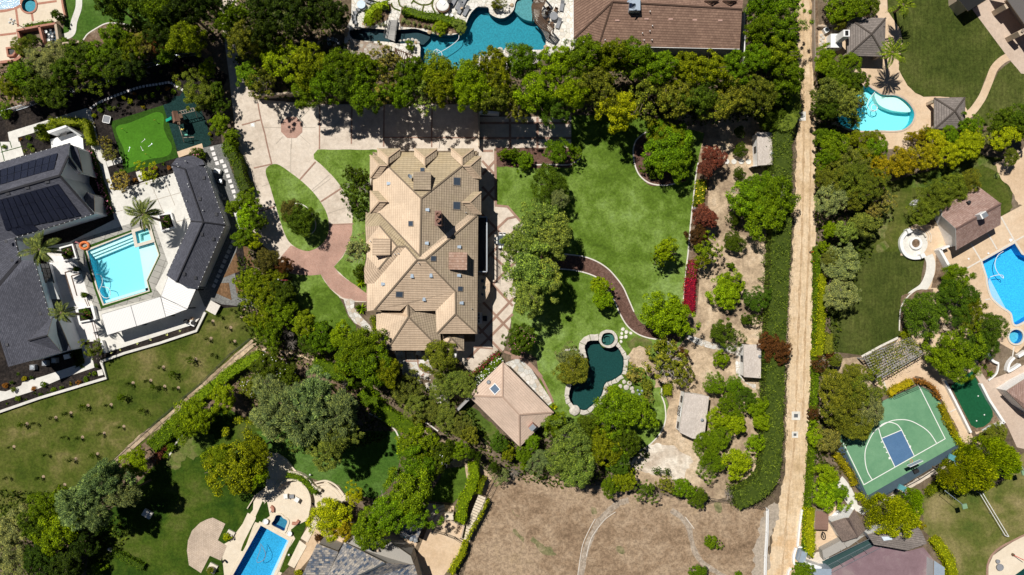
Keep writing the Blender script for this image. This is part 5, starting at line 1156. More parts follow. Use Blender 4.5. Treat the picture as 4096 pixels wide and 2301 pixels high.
slab_thing('roof_sign_panel','pale blue tilted sheet lying on the grey brown roof under the tree','panel','33','1140 1062 1245 1062 1250 1090 1165 1102',3.5,3.75,plain('pale_blue_sheet',(.62,.70,.78)))
b4=building('lean_to','blue grey metal lean-to east of the plum coloured court','lean-to','33','a 1670 1300 2.4 b 1775 1370 2.4 c 1775 1700 2.4 d 1662 1700 2.4',['a b c d'],M['bluegrey'],M['greyplaster'],.1)
slab_thing('white_platform','flat white painted forecourt with pale framed grilles north of the brown shingled hut','platform','33','612 880 690 800 790 752 868 778 860 800 690 900 650 915',0,.25,M['white'])
m=MB()
org=W1('33',740,830,0)
for q in('680 850 730 825 762 870 712 890','750 810 770 795 812 830 790 850'):
    P=[p-org for p in W('33',q,.32)]
    for a,b in zip(P,P[1:]+P[:1]):m.bar((a.x,a.y,.32),(b.x,b.y,.32),.1,.1)
    for i in range(1,6):u=P[0].lerp(P[1],i/6);v=P[3].lerp(P[2],i/6);m.bar((u.x,u.y,.32),(v.x,v.y,.32),.07,.08)
o=m.build('wall_grille',M['dark'],None);o.location=org;tag(o,'dark lattice grilles in pale frames on the white forecourt by the shingled hut','grille')
# ---- orchard sheds
def shed(lb,s,f,door,roofm=R_shed,vent=None):
    b=building('garden_shed',lb,'shed','22',s,f,roofm,M['white'],.12,'white walled garden sheds in the orchard')
    return b
s1=shed('white garden shed with X braced doors, just right of the flagstone path in the orchard','a 2330 568 2.7 b 2505 572 2.2 c 2500 908 2.2 d 2330 895 2.7',['a b c d'],0)
s2=shed('largest white garden shed with X braced doors at the chalky clearing','a 1735 1052 3.2 b 1982 1090 2.4 c 1930 1520 2.4 d 1810 1513 2.8 e 1680 1450 3.2',['a b c d e'],0)
s3=building('garden_shed','uppermost white garden shed at the top of the orchard, against the road hedge','shed','02','a 2460 1328 2.7 b 2625 1330 2.2 c 2635 1652 2.2 d 2470 1665 2.7',['a b c d'],R_shed,M['white'],.12,'white walled garden sheds in the orchard')
def doors(B,t,pts,z=2.0):
    """white doors with dark X braces on the west wall"""
    for(x,y,kind)in pts:
        p=W1(t,x,y,1.2)-B.org;best=min(B.walls,key=lambda w:((w[0]+w[1])/2-p).xy.length);a,b=best;d=Vector((b.x-a.x,b.y-a.y,0)).normalized();n=Vector((d.y,-d.x,0))
        u=(p-a).xy.dot(d.xy);q=Vector((a.x,a.y,0))+d*u+n*.04;w=.85
        o=MB().box(q+Vector((0,0,1.05)),(w*2*.98,.06,1.9),math.atan2(d.y,d.x)).build('door',M['white'],B.root);m=MB()
        for s in(-1,1):
            c0=q+d*s*w/2+n*.05
            for e,f in(((-1,.15),(1,1.95)),((-1,1.95),(1,.15))):m.bar(c0+d*e[0]*w*.42+Vector((0,0,e[1])),c0+d*f[0]*w*.42+Vector((0,0,f[1])),.07)
            for e,f in(((-1,.15),(1,.15)),((-1,1.95),(1,1.95)),((-1,.15),(-1,1.95)),((1,.15),(1,1.95))):m.bar(c0+d*e[0]*w*.42+Vector((0,0,e[1])),c0+d*f[0]*w*.42+Vector((0,0,f[1])),.06)
        m.build('brace',M['dark'],o)
doors(s1,'22',[(2322,615,0)]);doors(s2,'22',[(1700,1240,0)]);doors(s3,'12',[(2440,180,0)])
window(s1,'22',2318,710,1.0,.9,1.8);window(s2,'22',1720,1120,1.0,1.0,1.9);window(s2,'22',1690,1380,1.0,1.0,1.9);window(s3,'12',2450,60,1.0,.9,1.8)
for B,f,t,x,y in((s1,'a b c d','22',2485,687),(s2,'a b c d e','22',1907,1325),(s3,'a b c d','12',2612,98)):
    p,n=onroof(B,f,t,x,y);MB().lathe(p,((.08,-.1),(.1,.08),(.26,.12),(.28,.26),(.15,.38)),16).build('turbine_vent',M['steel'],B.root)
# ---- stone roofed grotto building + footbridge pergolas at the lagoon
gb=building('stone_hut','low hut with a mottled stone roof beside the winding lagoon pool','hut','01','a 940 385 2.8 b 1345 465 2.8 c 1330 560 2.8 d 1225 612 2.8 e 905 525 2.8',['a b c d e'],R_stone,M['stucco'],.3)
def slats(name,label,cat,t,A,B_,n,z,w=.12,mat=None,group=None,beams=True,posts=True,wave=0):
    """pergola: n slats from curve A to curve B"""
    a=W(t,A,z);b=W(t,B_,z)
    if len(a)>2:a=spl(a,False,6)
    if len(b)>2:b=spl(b,False,6)
    def at(c,u):u*=len(c)-1;i=min(int(u),len(c)-2);return c[i].lerp(c[i+1],u-i)
    org=(a[0]+b[0])/2;org.z=0;root=empty(name,org,0,label,cat,group);m=mat or M['brownwood']
    for i in range(n):
        p,q=at(a,i/(n-1))-org,at(b,i/(n-1))-org;MB().bar(p,q,w,.14).build('slat',m,root)
    if beams:
        for c in(a,b):
            bm=MB();pts=[at(c,k/12).lerp(at(b if c is a else a,k/12),.12)-org-Vector((0,0,.16))for k in range(13)]
            for p,q in zip(pts[:-1],pts[1:]):bm.bar(p,q,.14,.18)
            bm.build('beam',m,root)
            if posts:
                for k in(0,6,12):p=pts[k];MB().bar((p.x,p.y,0),(p.x,p.y,z-.25),.22).build('post',m,root)
    return root
slats('curved_pergola','curved brown slatted pergola round the east end of the lagoon pool','pergola','02','262 -60 205 30 195 100 215 200 280 280 380 330','360 -60 335 30 305 80 300 150 350 220 425 265',34,2.8)
slats('slatted_pergola','brown slatted pergola between the stone roofed hut and the lagoon','pergola','01','1400 480 1460 500 1560 540 1660 600','1380 590 1440 610 1530 640 1620 680',15,2.6)
# ---- vine covered lattice pergola mid right
lp_=slats('lattice_pergola','weathered lattice pergola overgrown with vines, north of the basketball court','pergola','23','960 690 1430 495','1090 935 1560 660',22,2.7,.09,M['greywood'])
g_=np.random.default_rng(4);o_=lp_.location;PP=[W1('23',x,y,2.9)for x,y in((960,690),(1430,495),(1560,660),(1090,935))];vp=[]
for cl in range(46):
    u,w_=g_.random(2);cpt=PP[0].lerp(PP[1],u).lerp(PP[3].lerp(PP[2],u),w_)-o_
    vp.append(np.array([cpt.x,cpt.y,2.9])+g_.normal(0,1,(60,3))*np.array([.5,.4,.1]))
vp=np.vstack(vp);vl=g_.uniform(.06,.14,len(vp));vo=link('vine_leaves',quads('vine',vp,rdir(g_,len(vp)),rdir(g_,len(vp))*.6+np.array([0,0,1.]),vl,vl*.6),lp_);vo.color=(.13,.14,.02,1)
for k in range(11):
    u=k/10;P=[W1('23',x,y,2.82)for x,y in((960,690),(1430,495),(1560,660),(1090,935))]
    a=P[0].lerp(P[3],u)-o_;b=P[1].lerp(P[2],u)-o_;MB().bar(a,b,.09,.1).build('lath',M['greywood'],lp_)
# ---- bottom left property: slate house
sl_=building('slate_house','mixed blue and grey slate roofed villa at the bottom edge','house','31','a 885 1118 5 b 1300 1325 7.5 c 1590 1342 5 d 1700 1700 5 e 500 1700 7 f 720 1447 5 ',['a b e f','b c d e'],R_slate,M['greystucco'],.3,ridges='b e')
sl2=building('slate_house','small slate roofed wing west of the bigger slate roof at the bottom edge','house wing','31','a 612 1130 4.6 b 828 1215 4.6 c 722 1440 4.6 d 640 1700 4.6 e 400 1700 4.6 f 465 1447 4.6',['a b c d e f'],R_slate,M['greystucco'],.25)
fr=building('flat_roof','flat grey villa roof terrace holding deck chairs and cooling equipment','roof terrace','31','a 1020 1020 4.5 b 1300 1080 4.5 c 1555 1255 4.5 d 1610 1250 4.5 e 1585 1340 4.5 f 1310 1325 4.5 g 905 1125 4.5',['a b c e f g'],plain('grey_roof_felt',(.34,.32,.29),.95,scale=6),M['greystucco'],.1)
ss=building('slate_hut','blue slate roofed outbuilding under the big dark green tree, bottom','outbuilding','31','a 1500 890 3 b 1715 870 3 c 1620 1090 3 d 1380 985 3',['a b c d'],R_slate,M['stucco'],.15)
# ---------------------------------------------------------------- boulders
def rock_mesh(seed,mat):
    bm=bmesh.new();bmesh.ops.create_icosphere(bm,subdivisions=2,radius=1);r=random.Random(seed)
    c=[Vector((r.uniform(-1,1),r.uniform(-1,1),r.uniform(-1,1))).normalized()for _ in range(7)]
    for v in bm.verts:
        d=v.co.normalized();v.co=d*(.8+.28*max(d.dot(q)for q in c)-.12*r.random());v.co.z*=.62
    me=bpy.data.meshes.new('boulder');bm.to_mesh(me);bm.free();me.materials.append(mat);return me
ROCKS={k:[rock_mesh(i+j*9,M[m])for i in range(5)]for j,(k,m)in enumerate((('pale','rock'),('tan','tanrock')))}
RN=[0];SL={}
def boulder(t,x,y,r,label,group,kind='pale',z=0.0,el_=1.0,rz=None):
    RN[0]+=1;q=random.Random(RN[0]);o=link('boulder',ROCKS[kind][RN[0]%5]);p=W1(t,x,y,z+.2);rm=r/K*S
    o.location=(p.x,p.y,z+rm*.25);o.scale=(rm*el_,rm,rm*q.uniform(.6,.9));o.rotation_euler=(0,0,q.uniform(0,6)if rz is None else rz);return tag(o,label,'boulder',group)
def stone_line(t,s,r,label,group,kind='pale',closed=False,jit=.15,mat=None):
    P=spl(W(t,s,.2),closed,10);L=0;k=0;nxt=0
    for a,b in zip(P[:-1],P[1:]):
        L+=(b-a).length
        if L>=nxt:
            q=random.Random(k*13+7);rr_=r/K*S*q.uniform(.8,1.3);RN[0]+=1
            o=link('boulder',ROCKS[kind][RN[0]%5]);d=b-a;o.location=(b.x+q.uniform(-jit,jit),b.y+q.uniform(-jit,jit),.08);o.scale=(rr_*1.25,rr_,rr_*.7);o.rotation_euler=(0,0,math.atan2(d.y,d.x))
            tag(o,label+f', {ordn(SL.setdefault(label, 0))} along','boulder',group);SL[label]+=1;nxt=L+rr_*2.15;k+=1
def stone_rim(t,s,w,label,group,side=1,mat='rock',h=.22):
    """irregular flat edging stones set side by side along a bank"""
    P=spl(W(t,s,.2),False,14);q=random.Random(len(s));L=[0]
    for a,b in zip(P[:-1],P[1:]):L.append(L[-1]+(b-a).length)
    def at(u):
        i=max(0,min(len(P)-2,next((j for j in range(len(L)-1)if L[j+1]>=u),len(P)-2)));k=(u-L[i])/max(1e-6,L[i+1]-L[i]);d=(P[i+1]-P[i]).normalized();return P[i].lerp(P[i+1],k),Vector((-d.y,d.x,0))*side
    u=0;n=0;w0=w/K*S*1.05
    while u<L[-1]-.3:
        v=min(L[-1],u+q.uniform(.55,1.5));o0,_=at((u+v)/2);pts=[]
        for x in(u+.03,(u+v)/2,v-.03):p,nn=at(x);pts.append(p-nn*q.uniform(-.02,.12))
        for x in(v-.03,(u+v)/2,u+.03):p,nn=at(x);pts.append(p+nn*w0*q.uniform(.85,1.15))
        c=sum(pts,Vector())/6;L6=[p-c for p in pts];hh=h*q.uniform(.6,1.3);m=MB();k6=len(L6)
        lo=[(p.x,p.y,0)for p in L6];mi=[(p.x,p.y,hh*.75)for p in L6];hi=[(p.x*.86,p.y*.86,hh+q.uniform(-.03,.03))for p in L6];m.add(lo+mi+hi+[(0,0,hh*1.06)],[(i+j*k6,(i+1)%k6+j*k6,(i+1)%k6+(j+1)*k6,i+(j+1)*k6)for j in(0,1)for i in range(k6)]+[(12+i,12+(i+1)%k6,18)for i in range(k6)])
        o=m.build('edging_stone',M[mat]);o.location=(c.x,c.y,.012);tag(o,label+f', {ordn(SL.setdefault(label, 0))} along','stone',group);SL[label]+=1;n+=1;u=v
for s_,w_,lb in(('752 700 735 640 728 598 748 552 800 526 872 528',58,'north west bank'),('1040 565 1092 640 1122 700 1127 780 1107 868',37,'east bank'),('1105 872 1020 928 946 962 916 1042 890 1102 820 1172 745 1234 690 1227',36,'south east bank'),('690 1227 620 1192 580 1132 570 1060 598 970 640 940',38,'west bank')):
    stone_rim('22',s_,w_,'pale flat stone on the '+lb+' of the lawn lagoon','edging stones of the lawn lagoon',1)
stone_line('22','495 700 520 640 590 620 650 630',14,'small pale stone in the arc round the grassy bank bush','stones round the bank bush')
boulder('22',630,1230,55,'largest pale boulder at the lagoon pool south west tip',None,el_=1.1);boulder('22',880,1145,34,'bulging pale boulder on the lagoon pool south bank',None);boulder('22',1165,700,24,'square pale boulder jutting from the lagoon pool east bank',None)
for x,y,r in((1130,945,22),(1180,960,26),(1150,1000,30),(1205,1010,24),(1090,990,22),(1215,1045,20)):boulder('22',x,y,r,'pale rock in the little waterfall heap east of the lagoon','waterfall rocks')
ring=empty('spa_ring',W1('22',962,512,0),0,'pale stone ring wall round the small round dark green spa','stone ring')
rc=spl(W('22','962 420 1020 435 1058 490 1055 550 1010 595 950 600 895 570 870 515 885 455 920 430',.3));ri=spl(W('22','962 450 1008 462 1033 515 1008 562 960 578 912 560 897 515 917 464',.3));k=12;n=len(rc)
for i in range(k):
    a=[rc[(i*n//k+j)%n]for j in range(n//k+1)];c0=ring.location;m_=len(ri);b=[min(ri,key=lambda q:(q-p).length)for p in a]
    MB().prism([p.lerp(a[len(a)//2],.02)-c0 for p in a]+[p-c0 for p in b[::-1]]if(b[0]-b[-1]).length>.05 else[p-c0 for p in a]+[b[0]-c0],0,.38+.02*(i%3)).build('ring_stone',M['rock'],ring)
for i,(x,y,r)in enumerate(((1115,415,19),(1150,443,20),(1103,457,15),(1193,453,16),(1098,498,19),(1143,491,19),(1095,540,15))):o=MB().lathe((0,0,0),((r/K*S,0),(r/K*S,.08),(r/K*S*.9,.1)),9,1.1,.95).build('stepping_stone',M['slab']);p=W1('22',x,y,.05);o.location=(p.x,p.y,.015);o.rotation_euler=(0,0,i*.8);tag(o,f'pale irregular stepping stone east of the round lagoon spa, {("topmost","second","third","rightmost","fifth","sixth","lowest")[i]}','stepping stone','stepping stones by the lagoon spa')
for i,(x,y)in enumerate(((2158,178),(2230,178),(2303,178),(2376,180))):o=MB().lathe((0,0,0),((26/K*S,0),(26/K*S,.09),(25/K*S,.1)),20).build('stepping_stone',M['concw']);p=W1('12',x,y,.05);o.location=(p.x,p.y,.012);tag(o,f'round concrete stepping stone near the uppermost shed, {("first", "second", "third", "fourth")[i]} from the left','stepping stone','round orchard stepping stones')
q=random.Random(3)
for i,u in enumerate(sorted(q.random()for _ in range(62))):
    x=1660+(1920-1660)*u+q.uniform(-45,45);y=900+(1160-900)*u+q.uniform(-42,42);boulder('21',x,y,q.uniform(10,24),f'white boulder in the dry stream below the round flagstone patio, {ordn(i)} downstream','dry stream boulders')
for s,r in(('1170 260 1100 265 1000 290 960 300',16),('1640 430 1590 405 1540 400 1430 420',14),('2590 520 2450 505 2330 560 2240 590',26)):stone_line('01',s,r,'pale boulder on the winding lagoon bank at the top','boulders of the upper lagoon')
for i,(x,y,r)in enumerate(((1078,238,18),(1098,265,16),(1540,250,22),(1742,322,24),(1828,332,22),(1893,310,16),(1952,328,20),(1605,425,18),(560,440,34),(640,445,34),(500,295,26),(780,335,22),(910,300,28),(900,345,24),(915,450,24),(860,300,20),(2570,50,22),(480,370,30),(600,360,30))):boulder('01',x,y,r,f'rounded tan boulder in the upper lagoon garden, {"west bank" if x < 700 else "near the stone hut" if x < 960 else "garden bank"}, {ordn(i)}','boulders of the upper lagoon','tan')
for x,y,r in((340,470,22),(330,500,20),(350,520,16),(470,520,20),(480,550,18)):boulder('02',x,y,r,'tan boulder at the south end of the curved pergola','boulders by the curved pergola','tan')
for x,y,r in((540,355,20),(560,380,18),(535,400,18),(555,420,18),(530,440,16),(540,465,18)):boulder('03',x,y,r,'white rock heaped in the walled yard by the sandy road','white rocks in the walled yard')
# ---------------------------------------------------------------- stepping squares, walls, fences
def slab(t,x,y,sx,sy,deg,mat,label,group,name='stepping_slab',z=.07,h=.07):
    p=W1(t,x,y,z);o=MB().box((0,0,0),(sx/K*S,sy/K*S,h)).build(name,M[mat]);o.location=(p.x,p.y,z);o.rotation_euler=(0,0,rad(deg));return tag(o,label,'paving slab',group)
P=spl([Vector((x,y,0))for x,y in px('00','915 1088 1000 1030 1130 975 1330 900 1450 868 1600 845 1700 830 1745 850 1835 905')],False,20);L=0;nxt=0;i=0
for a,b in zip(P[:-1],P[1:]):
    L+=(b-a).length
    if L>=nxt:
        p=wp((b.x,b.y),.03);o=MB().box((0,0,0),(.40,.40,.05)).build('stepping_slab',M['white_pave']);o.location=(p.x,p.y,.06);o.rotation_euler=(0,0,-math.atan2(b.y-a.y,b.x-a.x));tag(o,f'small white square slab across the black mulch, {ordn(i)} from the left end','paving slab','curved row of white slabs');nxt=L+11.8;i+=1
for i,(x,y)in enumerate(((2132,47),(2148,100),(2165,148),(2182,195),(2228,175),(2257,222),(2275,272),(2293,323),(2312,375),(2330,427),(2348,478),(2366,528),(2385,580),(2362,655),(2375,710),(2395,765),(2410,815),(2425,862))):slab('10',x,y,36,36,15,'white_pave',f'white square slab on gravel east of the annex, {ordn(i)} from the top','white slabs on the gravel')
for i in range(10):slab('10',2340-21*i,985+49*i,34,36,-28,'concw',f'pale slab in the shade behind the annex, {ordn(i)} counted from the top','pale slabs behind the annex')
for i,(x,y)in enumerate(((1103,195),(1168,175),(1212,162))):slab('10',x,y,58 if i<2 else 26,56,17,'concw',f'pale slab leading to the putting green, {("left", "middle", "right")[i]}','slabs to the putting green')
for i,(x,y)in enumerate(((1400,298),(1418,350))):slab('10',x,y,58,48,17,'concw',f'pale slab beside the golden shrub, {("upper", "lower")[i]}','slabs by the golden shrub')
slab('20',1008,852,52,56,14,'concw','single pale square slab inside the wall corner of the mulch bed',None)
def wall(t,s,w,h,mat,label,name='garden_wall',smooth=0,group=None,z0=0,cat='wall',cap=None):
    P=W(t,s,h);P=spl(P,False,smooth)if smooth else P;o0=P[0].copy();o0.z=0;wm=w/K*S
    L=[p-o0 for p in P];o=MB().prism(ribbon(L,wm),z0,h).build(name,M[mat]);o.location=o0;tag(o,label,cat,group)
    if cap:c=MB().prism(ribbon(L,wm*1.25),h+.002,h+.08).build('cap',M[cap],o)
    return o
wall('20','-100 1280 0 1243 400 1105 1065 905 1012 740',26,.5,'concw','low white retaining wall along the left end of the worn lawn');wall('20','1012 740 1250 655 1600 555 1970 432 2060 245',24,.5,'concw','low white retaining wall below the pergola terrace')
wall('01','-20 955 200 945 420 925',22,2.0,'stucco','dark shaded retaining wall at the head of the motor court under the trees');wall('01','2238 1070 2238 1470',12,1.6,'stucco','slim wall dividing the motor court from the shaded yard');wall('01','2245 1122 2440 1135',24,1.6,'white','short white wall at the north east corner of the motor court')
wall('21','0 620 120 622 240 640 380 665 560 720 750 780',20,.4,'tan','thin tan kerb wall above the ivy hedge on the slope',smooth=4);wall('21','1600 1310 1720 1360 1830 1440',12,.3,'curb','broken pale kerb on the slope beside the cypresses')
wall('00','165 305 385 262 555 235',20,1.2,'terracotta','pink topped wall along the north of the kitchen court');wall('00','172 310 205 420 190 540',22,1.0,'terracotta','pink topped wall at the left of the kitchen court');wall('00','390 262 425 400 440 520',22,1.2,'terracotta','pink topped dividing wall in the kitchen court');wall('00','440 462 600 440 730 425 795 420',20,1.2,'stucco','tan wall along the south of the kitchen court');wall('00','555 240 585 440',24,1.2,'stucco','tan wall at the right of the kitchen court')
wall('00','600 -120 630 60 650 155',18,.6,'terracotta','pink brick edged wall right of the round spa patio');wall('00','0 625 140 605 205 560 210 510',26,.45,'terracotta','curved pink brick seat wall round the fire pit',smooth=4)
for s,lb in(('1778 935 1880 1130 1985 1340 2042 1455','long white wall between court path and putting green'),('2145 965 2230 1130 2380 1360','white wall on the east side of the putting green'),('2375 1355 2250 1400 2180 1447','white wall closing the south end of the putting green bed')):wall('23',s,22,.8,'white',lb)
wall('13','1730 1060 1850 1275',26,1.6,'white','white leaning zigzag wall below the cabana, long part');wall('13','1735 1062 1825 1025',20,1.6,'white','white zigzag wall below the cabana, short part');wall('13','1455 605 1500 580 1570 545',22,1.0,'white','white rail wall in the lawn under the dusky trees');wall('13','1480 590 1510 680',20,1.0,'white','white short rail wall running down from the post under the dusky trees')
wall('33','345 790 320 950 300 1160',18,.5,'white','painted white stone wall along the sandy road near the bottom');wall('33','300 1165 345 1168',18,.5,'white','short white stone return wall at the road');wall('33','285 1175 260 1260 268 1340 310 1330',20,.5,'white','hooked white stone wall at the road bottom',smooth=4);wall('33','235 1380 210 1410 195 1500',18,.5,'white','last piece of white stone wall at the bottom edge by the road')
wall('23','2215 660 2260 730 2320 760',24,.8,'white','short curved white bench wall near the round blue spa',smooth=4);wall('23','2320 760 2300 860 2220 930',12,.4,'white','thin white kerb curving round the spiky plant bed',smooth=4);wall('23','2480 700 2430 760 2420 840 2540 770',22,.8,'white','curved white enclosure at the right edge of the tan deck',smooth=4);wall('23','2520 690 2600 640',30,.8,'white','white wall stub at the right edge of the tan deck')
wall('03','505 258 650 260 640 330',18,.9,'stucco','tan wall round the yard of white rocks');wall('03','955 85 1010 120 1045 175',28,.8,'pinkc','pale curved garden wall above the larger pavilion',smooth=4)
wall('30','1080 1185 1250 1270 1430 1355',18,.7,'coping','pale stone bench wall at the bottom left lawn');wall('31','-90 780 -10 650 80 600',8,.4,'cream','cream kerb at the west of the round terrace')
for i,(s,lb)in enumerate((('200 225 300 290 380 385 400 405','curved cream step wall at the dappled landing'),('590 520 700 500 800 545 880 640','uppermost curved cream step below the shaded lawn'),('610 545 700 535 790 580 860 660','middle curved cream step below the shaded lawn'),('640 580 710 575 780 615 830 680','lowest curved cream step below the shaded lawn'))):wall('31',s,16,.35-.08*i,'cream',lb,smooth=5,name='curved_step',cat='step')
wall('31','320 415 420 430 510 480 580 560 650 600',24,1.0,'cream','cream garden wall curving behind the clipped hedge',smooth=5)
for i,(s,lb)in enumerate((('1740 870 1800 790 1890 750','outer round cream step beside the slate hut'),('1760 880 1820 810 1900 775','middle round cream step beside the slate hut'),('1790 900 1840 840 1905 805','inner round cream step beside the slate hut'))):wall('31',s,20,.5-.14*i,'cream',lb,smooth=5,name='curved_step',cat='step')
for i,(s,lb)in enumerate((('650 1290 735 1570','outermost white step line of the plaza'),('652 1290 805 1250','upper edge of the white plaza step'),('715 1325 770 1525','inner white step line of the plaza'),('718 1325 812 1300','upper edge of the inner white plaza step'))):wall('10',s,7,.16,'brownwood',lb,name='step_riser',cat='step')
for i,s in enumerate(('850 110 890 205','872 110 905 200','918 325 975 540','940 320 1000 530')):wall('20',s,6,.1,'brownwood',f'thin brown step nosing on the white plaza, {("upper left", "upper right", "lower left", "lower right")[i]}',name='step_riser',cat='step')
for t,s,lb in(('20','925 180 955 315','white bar wall behind the lowest palm planter'),('20','1015 530 1055 655','white bar wall at the foot of the plaza steps')):wall(t,s,22,.8,'white',lb)
def fence(t,s,h,label,gap=2.4,mat='steel',style='wire',smooth=0,bars=.35):
    P=W(t,s,0);P=spl(P,False,smooth)if smooth else P;o0=P[0];root=empty('fence',o0,0,label,'fence');r_=MB();inf=MB();u=0
    for a,b in zip(P[:-1],P[1:]):
        a,b=a-o0,b-o0;n=max(1,int((b-a).length/gap))
        for k in range(n):q=a.lerp(b,k/n);(MB().box((q.x,q.y,h/2),(.1,.1,h))if style!='wire' else MB().tube([(q.x,q.y,0),(q.x,q.y,h)],.04,6)).build('post',M[mat],root)
        for z in((h,.15)if style!='rail' else(h,h*.6,h*.25)):r_.bar((a.x,a.y,z),(b.x,b.y,z),.05 if style!='rail' else .12)
        if style=='iron':
            m2=int((b-a).length/bars)
            for k in range(m2):q=a.lerp(b,k/m2);inf.bar((q.x,q.y,.1),(q.x,q.y,h),.03)
        elif style=='wire':
            for z in(.5,.85,1.2):
                if z<h:inf.bar((a.x,a.y,z),(b.x,b.y,z),.015)
    r_.build('rail',M[mat],root)
    if inf.v:inf.build('infill',M[mat],root)
    return root
fence('00','-60 1180 230 1095 520 1000 760 920 1010 850 1190 785 1435 695 1640 640 1845 575 2000 555',1.6,'grey wire fence slanting between the wooded strip and the black mulch garden')
fence('20','2530 505 2330 660 2200 790 2030 960 1870 1090 1750 1200 1600 1330 1480 1440 1300 1600 1120 1760',1.3,'dark wire fence along the diagonal dirt path by the worn lawn',mat='iron')
fence('32','1980 670 2200 700 2400 740 2540 765',1.4,'dark iron fence at the top right of the dry field',mat='iron',style='iron');fence('32','2550 765 2545 1000 2530 1250 2520 1700',1.3,'pale rail fence down the right side of the dry field',gap=3.4,style='rail',mat='white')
fence('31','2450 400 2380 520 2310 660 2200 900 2120 1090',1.8,'tall iron fence between hillside stairs and dry field, upper part',mat='iron',style='iron',bars=.25);fence('31','2120 1130 2050 1260 1960 1447 1900 1600',1.8,'tall iron fence between motor court and dry field',mat='iron',style='iron',bars=.25)
fence('31','1780 985 1900 1020 2000 1060 2110 1130',1.2,'black iron railing across the motor court head',mat='iron',style='iron',bars=.25)
fence('33','700 190 880 560 1010 720',2.4,'tall dark fence on the left side of the basketball court',mat='iron');fence('33','1010 722 1500 465 1975 160',1.0,'low dark fence along the slate end of the basketball court',mat='iron');fence('23','1240 1090 1510 975 1640 1040 1730 1150',1.2,'dark fence round the top corner of the basketball court',mat='iron')
fence('33','520 1230 1000 1000',2.6,'tall net fence north of the plum court, outer line',mat='steel');fence('33','570 1360 1060 1110',2.6,'tall net fence north of the plum court, inner line',mat='steel')
fence('11','2430 870 2430 1400',1.0,'slatted dark railing along the patio beside the dining table',mat='iron',style='iron',bars=.3)
wall('03','470 0 470 250 474 500 492 850',8,1.0,'wood','long weathered timber fence board edging the sandy road at the top',name='timber_fence',cat='fence')
def sq(t,x,y,L,wd,hgt,deg,mat,nm,label,cat,z=0,group=None):
    p=W1(t,x,y,z+hgt);o=MB().box((0,0,hgt/2),(L,wd,hgt),0).build(nm,M[mat]);o.location=(p.x,p.y,z);o.rotation_euler=(0,0,rad(deg));return tag(o,label,cat,group)
def drain(t,x,y,w,label):
    p=W1(t,x,y,0);r=empty('road_drain',p,0,label,'drain');MB().box((0,0,.03),(w,w,.04)).build('slab',M['concw'],r);m=MB()
    m.box((0,0,.055),(w*.46,w*.42,.01));g=m.build('pit',M['dark'],r)
    for i in range(6):MB().box((-w*.2+w*.08*i,0,.068),(w*.035,w*.42,.014)).build('grate_bar',M['steel'],g)
drain('03',334,1168,1.6,'square concrete drain with a dark grate in the upper sandy road');drain('23',280,1284,1.5,'square drain plate in the lower sandy road, upper of two');drain('33',270,35,1.1,'small drain plate in the lower sandy road, lower of two');drain('00',2540,1255,.8,'small grey metal drain cover in the driveway near the brick band')
for i,(x,y)in enumerate(((425,1090),(438,1185))):
    r=empty('wheel_barricade',W1('13',x,y,0),0,('upper' if i==0 else 'lower')+' small orange handled marker stand at the sandy road edge','marker','orange markers on the road edge');MB().tube([(0,0,0),(.45,.1,.6)],.04,6).tube([(-.1,0,.5),(.5,.15,.62)],.035,6).build('handle',plain('orange_paint',(.75,.13,.02),.5),r);MB().lathe((0,0,0),((.22,0),(.22,.06),(.08,.08)),12).build('base',M['dark'],r)
# ---------------------------------------------------------------- furniture
def lounger(t,x,y,deg,label,group,mat='greyfab',z=0):
    p=W1(t,x,y,z+.4);r=empty('sun_lounger',(p.x,p.y,z),rad(deg),label,'sun lounger',group)
    MB().box((0,0,.33),(1.35,.66,.08)).build('seat',M[mat],r);MB().box((.85,0,.52),(.6,.66,.08),0,0,rad(-38)).build('backrest',M[mat],r)
    for sx in(-.6,.9):
        for sy in(-.28,.28):MB().box((sx,sy,.15),(.06,.06,.3)).build('leg',M['steel'],r)
def chair(t,x,y,deg,label,group,mat='white',z=0,w=.5):
    p=W1(t,x,y,z+.5);r=empty('chair',(p.x,p.y,z),rad(deg),label,'chair',group)
    MB().box((0,0,.43),(w,w,.08)).build('seat',M[mat],r);MB().box((w*.5,0,.68),(.07,w,.5)).build('backrest',M[mat],r)
    for sx in(-1,1):
        for sy in(-1,1):MB().box((sx*w*.42,sy*w*.42,.2),(.05,.05,.4)).build('leg',M['iron'],r)
def rtable(t,x,y,r_,label,mat='greyfab',z=0,h=.74):
    p=W1(t,x,y,z+h);r=empty('round_table',(p.x,p.y,z),0,label,'table');MB().lathe((0,0,h-.05),((r_,0),(r_,.05),(r_*.98,.06)),24).build('table_top',M[mat],r);MB().lathe((0,0,0),((.25,0),(.25,.04),(.05,.06),(.05,h-.06)),12).build('pedestal',M['iron'],r)
def pot(t,x,y,r_,h,label,mat='dark',cat='pot',col=None,group=None):
    p=W1(t,x,y,h);r=empty('plant_pot',(p.x,p.y,0),0,label,cat,group);MB().lathe((0,0,0),((r_*.6,0),(r_*.95,h*.6),(r_,h),(r_*.85,h),(r_*.8,h-.1)),16).build('pot',M[mat],r)
    if col:o=link('foliage',template('small',1)[0],r);o.location=(0,0,h+.1);o.scale=(r_*1.1,r_*1.1,r_*.8);o.color=(*PAL[col],1)
dt=empty('dining_table',W1('11',2472,968,.75),0,'square dark dining table with a small potted plant on the shaded patio','table');dt.location.z=0
MB().box((0,0,.72),(1.6,1.65,.06)).build('table_top',plain('slate_top',(.05,.07,.09),.4),dt)
for sx in(-.7,.7):
    for sy in(-.7,.7):MB().box((sx,sy,.34),(.07,.07,.68)).build('leg',M['iron'],dt)
